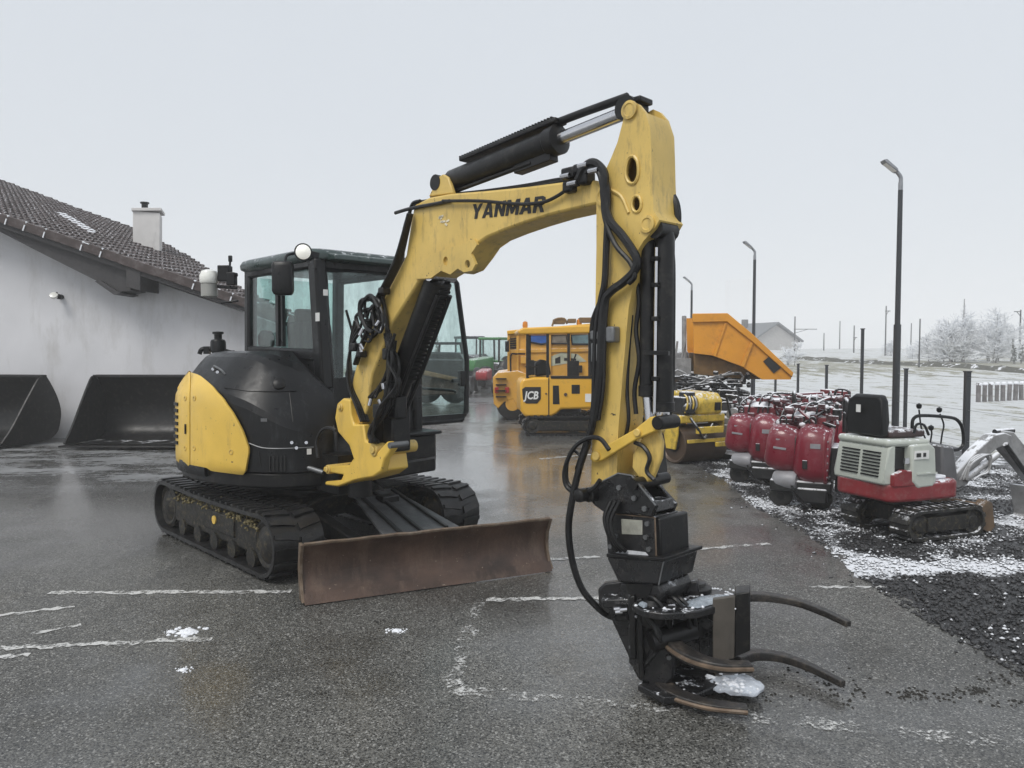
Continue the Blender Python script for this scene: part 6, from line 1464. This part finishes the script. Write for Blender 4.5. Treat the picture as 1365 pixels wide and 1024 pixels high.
build('deck_rail', MB().bar(JP.p(734, 503, 0.02), JP.p(800, 503, 0.02), .05, .06, up=(0, 1, 0)), m_steel, jcb, world=True)
a_, b2 = JP.p(710, 575, -.05), JP.p(800, 575, -.05)
iv = XF[jcb.name].inverted(); a_, b2 = iv @ a_, iv @ b2
belt(jcb, a_.x, b2.x, a_.y, a_.y + 0.3, 0.205, 0.19, m_rubber, 30)
belt(jcb, a_.x, b2.x, a_.y + 1.15, a_.y + 1.45, 0.205, 0.19, m_rubber, 30)
build('undercarriage', MB().box(((a_.x + b2.x) / 2, a_.y + .72, 0.32), (0.9, 1.0, 0.24)).cyl(((a_.x + b2.x) / 2, a_.y + .72, 0.4), ((a_.x + b2.x) / 2, a_.y + .72, 0.56), 0.4, 24), m_steel, jcb)
build('boom', MB().prism(JP.ps([(796, 520), (812, 508), (870, 470), (878, 478), (826, 520), (800, 545)], 0.5), JP.L * 0.2), m_jy, jcb, world=True, bevel=0.02)

# ================================================================== WEATHERED ORANGE TRUCK BEHIND IT
m_wo = M('weathered_orange_paint', (0.66, 0.35, 0.05), 0.5, var=0.22, scale=2.5, dirt=(0.38, 0.25, 0.15), dirt_amt=0.36, dirt_scale=5, snow=0.5)
TY = 18.5
TP = Pl(at(740, 560, TY).x, TY, 0)
m_tail = M('tail_light_red', (0.35, 0.02, 0.015), 0.3)
trk2 = thing('dump_truck', 'faded orange heavy truck with a windowed cab, behind the yellow canopy excavator', 'truck', (TP.O.x, TY, 0), 0)
tb_ = build('body', MB().prism(TP.ps([(677, 449), (679, 443), (692, 441), (800, 433), (830, 440), (830, 545), (700, 545), (677, 500)], 0), TP.L * 2.2), m_wo, trk2, world=True, bevel=0.025)
for u in (678, 690, 702, 733, 759, 793): build('pillar_rib', MB().bar(TP.p(u, 443, -.03), TP.p(u, 500, -.03), .06, .06, up=(0, 1, 0)), m_wo, tb_, world=True, bevel=.01)
for k in range(5): build('grille_bar', MB().bar(TP.p(680, 452 + 3 * k, -.04), TP.p(688, 451.5 + 3 * k, -.04), .03, .03, up=(0, 1, 0)), m_blk, tb_, world=True)
build('roof_edge', MB().bar(TP.p(676, 443.5, -.05), TP.p(802, 433, -.05), .10, .10, up=(0, 1, 0)), m_jy, tb_, world=True, bevel=.02)
build('handrail', MB().tube(TP.ps([(681, 498), (681, 474), (688, 472), (700, 472)], -.12), .02, 6, 3), m_steel, tb_, world=True)
for u in (662, 676): build('tail_light', MB().box(TP.p(u, 520, -.2), (.10, .06, .14)), m_tail, trk2, world=True, bevel=.01)
for k in range(4): build('tread_step', MB().box(TP.p(668, 505 + 8 * k, -.2), (.26, .08, .03)), m_steel, trk2, world=True)
build('nose', MB().prism(TP.ps([(657, 503), (663, 497), (690, 494), (705, 500), (705, 546), (690, 546), (684, 532), (672, 536), (664, 545), (658, 538)], -0.15), TP.L * 2.4), m_wo, trk2, world=True, bevel=0.02)
m_bluewin = glass('blue_cab_glass', (0.06, 0.16, 0.42)); m_greywin = glass('grey_cab_glass', (0.30, 0.40, 0.42))
wins = [([(705, 446), (732, 446), (732, 457), (722, 459), (706, 456)], M('blue_window_film', (0.03, 0.11, 0.38), 0.2, var=0.2)), ([(735, 447), (755, 446), (756, 458), (735, 458)], M('brown_window', (0.20, 0.18, 0.15), 0.2, var=0.3)), ([(761, 446), (790, 444), (792, 459), (763, 459)], M('teal_window', (0.12, 0.20, 0.22), 0.15, var=0.3))]
for pts, m in wins:
    w = build('window', MB().prism(TP.ps(pts, -0.03), TP.L * 0.04), m, tb_, world=True, bevel=0.008)
    n_ = len(pts)
    build('window_frame', MB().tube(TP.ps(pts + pts[:1], -0.035), 0.025, 6), m_steel, w, world=True)
for u, v in [(700, 431), (772, 428)]: build('beacon', MB().lathe(TP.p(u, v + 6, .4), (0, 0, 1), [(.06, 0), (.07, .05), (.06, .14), (.0, .17)], 12), M('amber_beacon', (.6, .2, .01), .2), tb_, world=True)
for u in (676, 800): build('wing_mirror', MB().box(TP.p(u, 462, -.25), (.10, .06, .26)).bar(TP.p(u, 456, -.22), TP.p(u + 4, 452, 0), .02, .02), m_blk, tb_, world=True, bevel=.01)
for k in range(7): build('snow_ledge', MB().box(TP.p(684 + 18 * k, 441.5 - 1.35 * k, .3), (.30, .5, .03 + .02 * (k % 2))), m_snow, tb_, world=True, bevel=.01)
for u, v in [(700, 480), (718, 486), (770, 492), (790, 478)]: build('side_box', MB().box(TP.p(u, v, -.05), (.22, .10, .18)), m_steel if u % 4 else m_wo, tb_, world=True, bevel=.01)
build('belt_line', MB().prism(TP.ps([(679, 466), (830, 463), (830, 468), (679, 471)], -0.04), TP.L * 0.05), m_wo, tb_, world=True, bevel=0.01)
build('side_graphic', MB().prism(TP.ps([(733, 476), (748, 470), (770, 472), (782, 482), (760, 484), (735, 488)], -0.012), TP.L * 0.02), M('pale_graphic', (0.42, 0.44, 0.34), 0.5, var=0.3), tb_, world=True)
build('side_graphic', MB().prism(TP.ps([(740, 478), (747, 475), (747, 484), (740, 485)], -0.022), TP.L * 0.02).prism(TP.ps([(752, 477), (768, 478), (768, 481), (752, 481)], -0.022), TP.L * 0.02), m_decal, tb_, world=True)
build('roof_gear', MB().box(TP.p(745, 429, .6), (0.3, .4, .12)).box(TP.p(762, 428, .5), (0.2, .4, .1)).box(TP.p(782, 427, .5), (0.4, .5, .12)).tube(TP.ps([(736, 435), (740, 426), (752, 425), (756, 432)], .4), 0.03, 6, 3), m_brn, tb_, world=True, bevel=0.02)
for u in (683, 780):
    for off in (-0.12, 1.85):
        c = TP.p(u, 540, off); c.z = 0.40
        w = build('wheel', MB().lathe(c, TP.L, [(0.1, 0), (0.25, 0.0), (0.38, 0.03), (0.40, 0.08), (0.40, 0.28), (0.38, 0.32), (0.1, 0.33)], 22), m_rubber, trk2, world=True)
        build('hub', MB().cyl(c - TP.L * 0.02, c + TP.L * 0.04, 0.17, 14), m_wo, w, world=True)

# ================================================================== TRACTORS AND LOADER FAR DOWN THE YARD
def tractor(name, label, cat, x, y, deg, paint, s=1.0, cab=True):
    T = thing(name, label, cat, (x, y, 0), deg)
    S = lambda *a: V(a) * s
    build('hood', MB().prism([S(0.4, -.38, .8), S(2.0, -.38, .85), S(2.1, -.38, 1.1), S(2.0, -.38, 1.45), S(0.4, -.38, 1.6)], V((0, .76, 0)) * s), paint, T, bevel=0.06)
    build('chassis', MB().box(S(0.6, 0, 0.7), (2.6 * s, .5 * s, .4 * s)), m_steel, T)
    for x_, r_ in ((-0.3, 0.82), (1.7, 0.56)):
        for yy in (-1.0, 0.62):
            w = build('wheel', MB().lathe(S(x_, yy, r_), (0, 1, 0), [(0.1 * s, 0), (r_ * .6 * s, 0), (r_ * .95 * s, .04 * s), (r_ * s, .1 * s), (r_ * s, .3 * s), (r_ * .95 * s, .36 * s), (0.1 * s, .38 * s)], 24), m_rubber, T)
            build('rim', MB().cyl(S(x_, yy - .02, r_), S(x_, yy + .1, r_), r_ * .5 * s, 16), M('rim_paint', (0.55, 0.42, 0.05), 0.5) if paint is m_tgreen else m_snowcan, w)
    if cab:
        c = build('cab', MB().box(S(-.35, 0, 2.55), (1.5 * s, 1.4 * s, .14 * s)), paint, T, bevel=0.04)
        for x_ in (-1.0, 0.3):
            for yy in (-.62, .62): build('cab_post', MB().bar(S(x_, yy, 1.3), S(x_ * .95, yy, 2.5), .08 * s, .08 * s), m_steel, c)
        build('cab_glass', MB().box(S(-.35, 0, 1.95), (1.25 * s, 1.2 * s, 1.1 * s)), m_cabglass, c)
        build('fender', MB().box(S(-.35, 0, 1.35), (1.3 * s, 1.8 * s, .14 * s)), paint, T, bevel=0.04)
    return T
m_tgreen = M('tractor_green', (0.05, 0.20, 0.06), 0.4, var=0.15, snow=0.4)
m_tred = M('tractor_red', (0.30, 0.025, 0.03), 0.45, var=0.2, snow=0.35)
p = at(657, 515, 36); tractor('tractor', 'green tractor with a glazed cab far behind the orange truck', 'tractor', p.x, p.y, -125, m_tgreen, 0.9)
p = at(647, 520, 31); tractor('tractor', 'low red tractor without a cab in front of the green one', 'tractor', p.x + .1, p.y, -100, m_tred, 0.62, cab=False)
p = at(628, 515, 40); tractor('tractor', 'dark tractor left of the green one, beyond the open cab door', 'tractor', p.x, p.y, -70, M('tractor_dark', (0.03, 0.035, 0.04), 0.5, snow=0.3), 0.95)
LY = 24.0
LP = Pl(at(590, 540, LY).x, LY, 0)
lod = thing('wheel_loader', 'black wheel loader with a brown bucket seen through the open cab door', 'loader', (LP.O.x, LY, 0), 0)
build('body', MB().prism(LP.ps([(556, 473), (562, 469), (612, 470), (618, 480), (618, 502), (560, 500)], 0), LP.L * 1.6), m_blk, lod, world=True, bevel=0.06)
build('cover_strip', MB().prism(LP.ps([(560, 478), (616, 479), (616, 481), (560, 480)], -.02), LP.L * .03), m_grey, lod, world=True)
build('lift_arm', MB().prism(LP.ps([(560, 496), (566, 494), (616, 505), (616, 510), (562, 500)], -.15), LP.L * .12), m_brn, lod, world=True, bevel=.02)
build('loader_bucket', MB().prism(LP.ps([(556, 500), (586, 503), (614, 512), (608, 526), (556, 528)], .0), LP.L * 1.5), m_rust, lod, world=True, bevel=.05)
for u in (568, 606):
    c = LP.p(u, 532, .2); c.z = .5; build('wheel', MB().lathe(c, LP.L, [(0.1, 0), (0.35, 0.0), (0.48, 0.04), (0.5, 0.1), (0.5, 0.4), (0.1, 0.45)], 22), m_rubber, lod, world=True)
build('cab', MB().box(LP.p(600, 458, .8), (.9, 1.1, .08)).bar(LP.p(586, 459, .4), LP.p(585, 472, .4), .07, .07).bar(LP.p(614, 459, .4), LP.p(616, 472, .4), .07, .07), m_blk, lod, world=True)

# ================================================================== LAMP POSTS AND FENCE
m_pole = M('dark_painted_pole', (0.022, 0.025, 0.03), 0.4, var=0.15)
m_galv = M('galvanised_steel', (0.30, 0.31, 0.33), 0.4, metal=0.6, var=0.15)
def lamp_post(label, x, y, h=5.0):
    T = thing('lamp_post', label, 'lamp post', (x, y, 0), 0, 'lamp posts along the fence')
    build('pole', MB().cyl((0, 0, 0), (0, 0, h * .44), 0.066, 16).cyl((0, 0, h * .44), (0, 0, h - .28), 0.050, 16, 0.043), m_pole, T)
    build('base_plate', MB().box((0, 0, 0.02), (0.3, 0.3, 0.04)), m_galv, T)
    build('top_sleeve', MB().cyl((0, 0, h - .29), (0, 0, h - .14), 0.042, 14).tube([V((0, 0, h - .16)), V((0, 0, h - .05)), V((-.05, 0, h + .03)), V((-.11, 0, h + .09))], 0.036, 10, 4), m_galv, T)
    hd = build('lamp_head', MB().prism([V((-.08, -.09, h + .04)), V((-.10, -.09, h + .11)), V((-.30, -.09, h + .28)), V((-.36, -.09, h + .27)), V((-.33, -.09, h + .22))], (0, .18, 0)), m_galv, T, bevel=0.012)
    build('led_panel', MB().prism([V((-.115, -.07, h + .058)), V((-.31, -.07, h + .212)), V((-.314, -.07, h + .207)), V((-.119, -.07, h + .053))], (0, .14, 0)), m_lampglass, hd)
    return T
FX = 7.3
def fy(u): return FX * FPX / (u - 682.5)
h1_ = at(1197, 232, fy(1195)).z
lamp_post('tallest looking lamp post, directly behind the tiny white and red excavator', FX, fy(1195), h1_ - 0.02)
lamp_post('lamp post rising behind the tip of the orange dump skip', FX, fy(1004), at(1004, 334, fy(1004)).z)
lamp_post('farthest lamp post, just right of the raised arm', FX, fy(921), at(921, 378, fy(921)).z)
fen = thing('fence', 'dark fence posts with thin wires between the gravel and the snowy field', 'fence', (FX, 12, 0), 0)
ys_f = [7.0, 8.75, 10.4, fy(1290), fy(1208), fy(1149), fy(1102), fy(1064), fy(1034)] + [22.6 + 1.75 * k for k in range(6)]
for i, y_ in enumerate(ys_f):
    hh = 2.15 if i == 5 else 1.36
    w_ = 0.075 if i in (3,) else 0.05
    b = MB().box((0, y_ - 12, hh / 2 - .1), (w_, w_, hh + .2)).box((0, y_ - 12, hh + .01), (w_ + .02, w_ + .02, .02))
    build('post', b, m_pole, fen)
for z_ in (0.25, 0.75, 1.28):
    build('wire', MB().bar((0, ys_f[0] - 12, z_), (0, ys_f[-1] - 12, z_), 0.005, 0.005), m_galv, fen)

# ================================================================== FAR FIELD: stakes, shrubs, poles, house, tower
m_frost = M('frosted_twigs', (0.74, 0.76, 0.79), 0.8, var=0.22, scale=1.5)
m_bark = M('frosted_bark', (0.16, 0.15, 0.15), 0.85, var=0.3, snow=0.5)
m_dkleaf = M('dark_evergreen', (0.035, 0.05, 0.035), 0.8, var=0.3, snow=0.3)
def frosty(label, name, cat, x, y, z, w, h, n, seed, mat, lean=0.0, twig=0.035, tall=False):
    r = random.Random(seed)
    T = thing(name, label, cat, (x, y, z))
    tr = MB(); cr = MB()
    def twigs(p, d, L, lev):
        q = p + d * L
        w_ = twig * (0.5 if lev else 1.0)
        x_ = d.orthogonal().normalized() * w_; y_ = d.cross(x_.normalized()) * w_
        cr.add([p + x_, p - x_ * .5 + y_ * .87, p - x_ * .5 - y_ * .87, q], [(0, 1, 3), (1, 2, 3), (2, 0, 3)])
        if lev < 2:
            for k in range(r.randint(3, 5)):
                t = r.uniform(0.3, 1.0); dd = (d + V((r.uniform(-1, 1), r.uniform(-1, 1), r.uniform(-.5, .9))) * .85).normalized()
                twigs(p + d * L * t, dd, L * r.uniform(.35, .65), lev + 1)
    stems = 1 if tall else max(3, int(w * 1.3))
    for s in range(stems):
        bx_ = 0 if tall else r.uniform(-w * .32, w * .32); by_ = 0 if tall else r.uniform(-w * .2, w * .2)
        tip = V((bx_ * 1.3 + r.uniform(-.2, .2), by_ * 1.2, h * (1.0 if tall else r.uniform(.6, .95))))
        base_ = V((bx_, by_, 0)); tr.tube([base_, base_ * .5 + tip * .5 + V((r.uniform(-.1, .1), 0, 0)), tip], [0.05 * h * .35, 0.02 * h * .35, 0.006 * h], 6, 3)
        for k in range(n // stems):
            t = r.uniform(.12, 1.0) if not tall else r.uniform(.1, 1)
            p = base_ + (tip - base_) * t
            reach = w * .34 * (1.15 - t) if tall else w * .28 * (1.1 - .6 * t)
            a = r.uniform(0, 6.28); d = V((math.cos(a), math.sin(a), r.uniform(-.1, .9))).normalized()
            twigs(p, d, reach * r.uniform(.5, 1.15), 0)
    build('trunk', tr, m_bark, T)
    o = build('crown', cr, mat, T, recalc=False); return T
def fp(u, v, Y):
    p = at(u, v, Y); return p.x, Y, field_z(p.x, Y) - 0.05
def fh(u, v, Y):
    p = at(u, v, Y); return p.z - field_z(p.x, Y)
def bush(label, u, vtop, Y, wpx, seed, n=150, mat=None, name='shrub', cat='shrub', tall=False, twig=0.035):
    x, y, z = fp(u, 480, Y); frosty(label, name, cat, x, y, z, wpx * Y / 1000, max(.6, fh(u, vtop, Y)), n, seed, mat or m_frost, tall=tall, twig=twig)
bush('biggest frost-covered shrub on the far bank at the right', 1296, 412, 70, 92, 1, 760, twig=.05)
bush('frosted shrub left of the biggest frost-covered one', 1262, 428, 72, 56, 2, 420, twig=.05)
bush('frosted shrub at the right edge, beyond the biggest one', 1336, 424, 74, 64, 3, 420, twig=.05)
bush('slim frosted tree rising out of the big frosted shrubs', 1285, 398, 71, 30, 4, 150, tall=True, name='tree', cat='tree')
bush('low frosted shrub right of the tallest looking lamp post', 1222, 455, 82, 40, 5, 160)
bush('low frosted shrub just left of the tallest looking lamp post', 1178, 452, 90, 34, 6, 140)
bush('round frosted tree below the small grey-roofed house', 1054, 452, 62, 42, 7, 110, name='tree', cat='tree')
bush('dark shrub by the right edge, beside the frosted ones', 1356, 445, 66, 14, 8, 120, mat=m_dkleaf)
bush('small dark conifer seen through the open cab door', 583, 445, 95, 16, 9, 150, mat=m_dkleaf, tall=True, name='tree', cat='tree', twig=.06)
bush('bare frosted sapling right of the red tractor', 545, 452, 100, 18, 10, 100, tall=True, name='tree', cat='tree')
def pole(label, u, vtop, Y, r=0.09, arm=None, name='utility_pole', cat='pole', vbot=470):
    x, y, z = fp(u, vbot, Y); h = max(2.0, at(u, vtop, Y).z - z)
    T = thing(name, label, cat, (x, y, z), 0, 'thin poles beyond the snowy field')
    build('shaft', MB().cyl((0, 0, 0), (0, 0, h), r, 10, r * .7), m_pole, T)
    if arm: build('cross_arm', MB().bar((-.1, 0, h - arm[1]), (arm[0], 0, h - arm[1]), .08, .08).bar((0, 0, h - arm[1] - .5), (arm[0] * .6, 0, h - arm[1]), .05, .05), m_pole, T)
    return T
pole('railway mast with a long side arm, right of the small house', 1059, 422, 95, .11, (2.8, 1.6))
pole('thin pole midway between the small house and the tallest looking lamp post', 1119, 428, 120, .09)
pole('short thin pole right of the railway mast', 1098, 444, 110, .09)
pole('thin pole left of the tallest looking lamp post, with a small box', 1138, 434, 100, .10, (.4, 1.6))
pole('thin pole with stubby arms touching the tallest looking lamp post', 1180, 408, 90, .09, (.5, .6))
pole('thin pole right of the tallest looking lamp post, the shorter of two', 1214, 431, 110, .09)
pole('dark pole standing nearer, right of the tallest looking lamp post', 1225, 425, 55, .06, vbot=490)
pole('thin pole at the right edge above the frosted shrubs', 1359, 413, 80, .10, (-.7, .2))
# snow-topped stakes in the field
q0s = gr(1304, 535)
stk = thing('stake_row', 'row of short dark stakes standing in the snow at the right edge of the field', 'stakes', (q0s.x, q0s.y, 0), 0)
for k in range(11):
    q = gr(1304 + k * 8.2, 535 - k * 0.4) - V((q0s.x, q0s.y, 0))
    sk_ = build('stake', MB().bar((q.x, q.y, -.05), (q.x + rnd.uniform(-.03, .05), q.y, rnd.uniform(.5, .62)), .11 + rnd.uniform(-.02, .03), .10), m_bark, stk, bevel=.01)
    build('snow_top', MB().lathe((q.x + .02, q.y, .56), (0, 0, 1), [(.08, -.02), (.09, .02), (.06, .07), (0, .08)], 8), m_snow, sk_)
# dark verge line across the field
A_, B_ = at(1045, 479.5, 80), at(1420, 501.5, 48)
A_.z = B_.z = 0
d_ = (B_ - A_); n_ = V((-d_.y, d_.x, 0)).normalized()
rows = [[], [], []]
for i in range(41):
    q = A_ + d_ * (i / 40); zz = field_z(q.x, q.y)
    rows[0].append(V((q.x, q.y, zz - .05)) - n_ * .7); rows[1].append(V((q.x, q.y, zz + .34 + rnd.uniform(-.08, .08)))); rows[2].append(V((q.x, q.y, zz - .05)) + n_ * .7)
tag(build('verge', MB().grid(rows), M('dark_verge_grass', (0.05, 0.05, 0.034), 0.9, var=0.4, snow=0.15, snow_scale=2), recalc=False), kind='structure')
# small house and the faint tower
HY = 115.0
hx, hy, hz = fp(1008, 470, HY)
hs = thing('house', 'small house with a grey gable roof far behind the orange skip', 'house', (hx, hy, hz - .3), 20)
zt, ze = at(1012, 433, HY).z - hz + .3, at(1012, 454, HY).z - hz + .3
build('wall', MB().prism([V((-4, -4.5, 0)), V((4, -4.5, 0)), V((4, -4.5, ze)), V((0, -4.5, zt - .2)), V((-4, -4.5, ze))], (0, 9, 0)), M('house_wall', (0.40, 0.39, 0.38), 0.9), hs)
rf = build('roof', MB().prism([V((-4.6, -5, ze - .3)), V((0, -5, zt)), V((4.6, -5, ze - .3)), V((4.6, -5, ze - .05)), V((0, -5, zt + .25)), V((-4.6, -5, ze - .05))], (0, 10, 0)), M('house_roof', (0.13, 0.14, 0.155), 0.8, var=0.2), hs)
build('chimney', MB().box((-1.4, 1, zt + .1), (.7, .7, 1.4)), m_soffit, rf)
TWY = 800.0
tx = at(985, 470, TWY).x; tz = at(985, 374, TWY).z
twr = thing('tower', 'pale concrete tower almost lost in the fog above the orange skip', 'tower', (tx, TWY, 0))
m_tw = M('pale_concrete', (0.62, 0.63, 0.64), 0.9)
build('tower_shaft', MB().box((0, 0, tz / 2), (25.5, 20, tz)), m_tw, twr)
for k in range(4): build('floor_band', MB().box((0, 0, tz * (.45 + .14 * k)), (26.5, 20.6, 1.7)), m_tw, twr)
# ================================================================== SMALL THINGS ON THE ASPHALT
def lump(label, u, v, r, name='snow_lump'):
    q = gr(u, v); rr = random.Random(int(u)); mb = MB(); rings = []
    for z_, s in [(-.02, 1.0), (.16, .8), (.34, .55), (.42, .2)]:
        rings.append([V((q.x + math.cos(a) * r * s * rr.uniform(.55, 1.25) * 1.3, q.y + math.sin(a) * r * s * rr.uniform(.75, 1.2), z_ * r * .9)) for a in [2 * math.pi * k / 11 for k in range(11)]])
    mb.loft(rings)
    for k in range(26):
        a = rr.uniform(0, 6.28); d_ = r * 1.25 * rr.uniform(.1, 1.5) ; s_ = r * rr.uniform(.08, .30)
        mb.lathe((q.x + math.cos(a) * d_ * 1.3, q.y + math.sin(a) * d_, max(0, .3 - .25 * d_ / r) * r), (rr.uniform(-.5, .5), rr.uniform(-.5, .5), 1), [(s_, -s_ * .4), (s_ * 1.1, s_ * .2), (s_ * .6, s_ * .6), (0, s_ * .8)], 6)
    o = build(name, mb, m_snow, None, ang=75); tag(o, label, 'snow lump', 'snow lumps on the asphalt'); return o
lump('lump of snow above the end of the lower long white line at the left', 251, 843, 0.05)
lump('small lump of snow on bare asphalt in front of the dozer blade', 528, 841, 0.028)
lump('tiny lump of snow below the lower long white line', 245, 893, 0.022)
lump('small lump of snow at the end of the short upper white line', 228, 842, 0.02)
mb = MB()
for cu, cv, nn_, su, sv in [(1215, 926, 26, 9, 4), (1295, 921, 22, 9, 3), (1262, 930, 10, 8, 4), (1118, 925, 16, 14, 8), (1080, 905, 10, 20, 8), (1330, 905, 12, 14, 5), (1010, 925, 14, 10, 8), (1350, 935, 10, 12, 4), (430, 925, 5, 5, 3), (505, 830, 4, 4, 3)]:
    for k in range(nn_ * 3):
        q = gr(rnd.gauss(cu, su * 1.5), rnd.gauss(cv, sv)); r_ = rnd.uniform(.002, .010)
        mb.lathe(q, (rnd.uniform(-.5, .5), rnd.uniform(-.5, .5), 1), [(r_, -.002), (r_ * rnd.uniform(.5, 1.1), r_ * .35), (r_ * .3, r_ * .7)], 6)
tag(build('debris', mb, M('dark_earth_crumbs', (0.02, 0.018, 0.015), 0.8, var=.4), None), kind='stuff')

# ================================================================== FOG
hz = MB().box((0, 460, 23), (1820, 1100, 48.4))
g = NG('winter_haze'); g.n.remove(g.b)
pv = g.n.new('ShaderNodeVolumePrincipled'); pv.inputs['Color'].default_value = (1.0, 1.0, 1.0, 1); pv.inputs['Density'].default_value = 0.0030; pv.inputs['Anisotropy'].default_value = 0.0
g.l.new(pv.outputs[0], g.out.inputs['Volume'])
hzo = tag(build('haze', hz, g.m, None), kind='stuff')
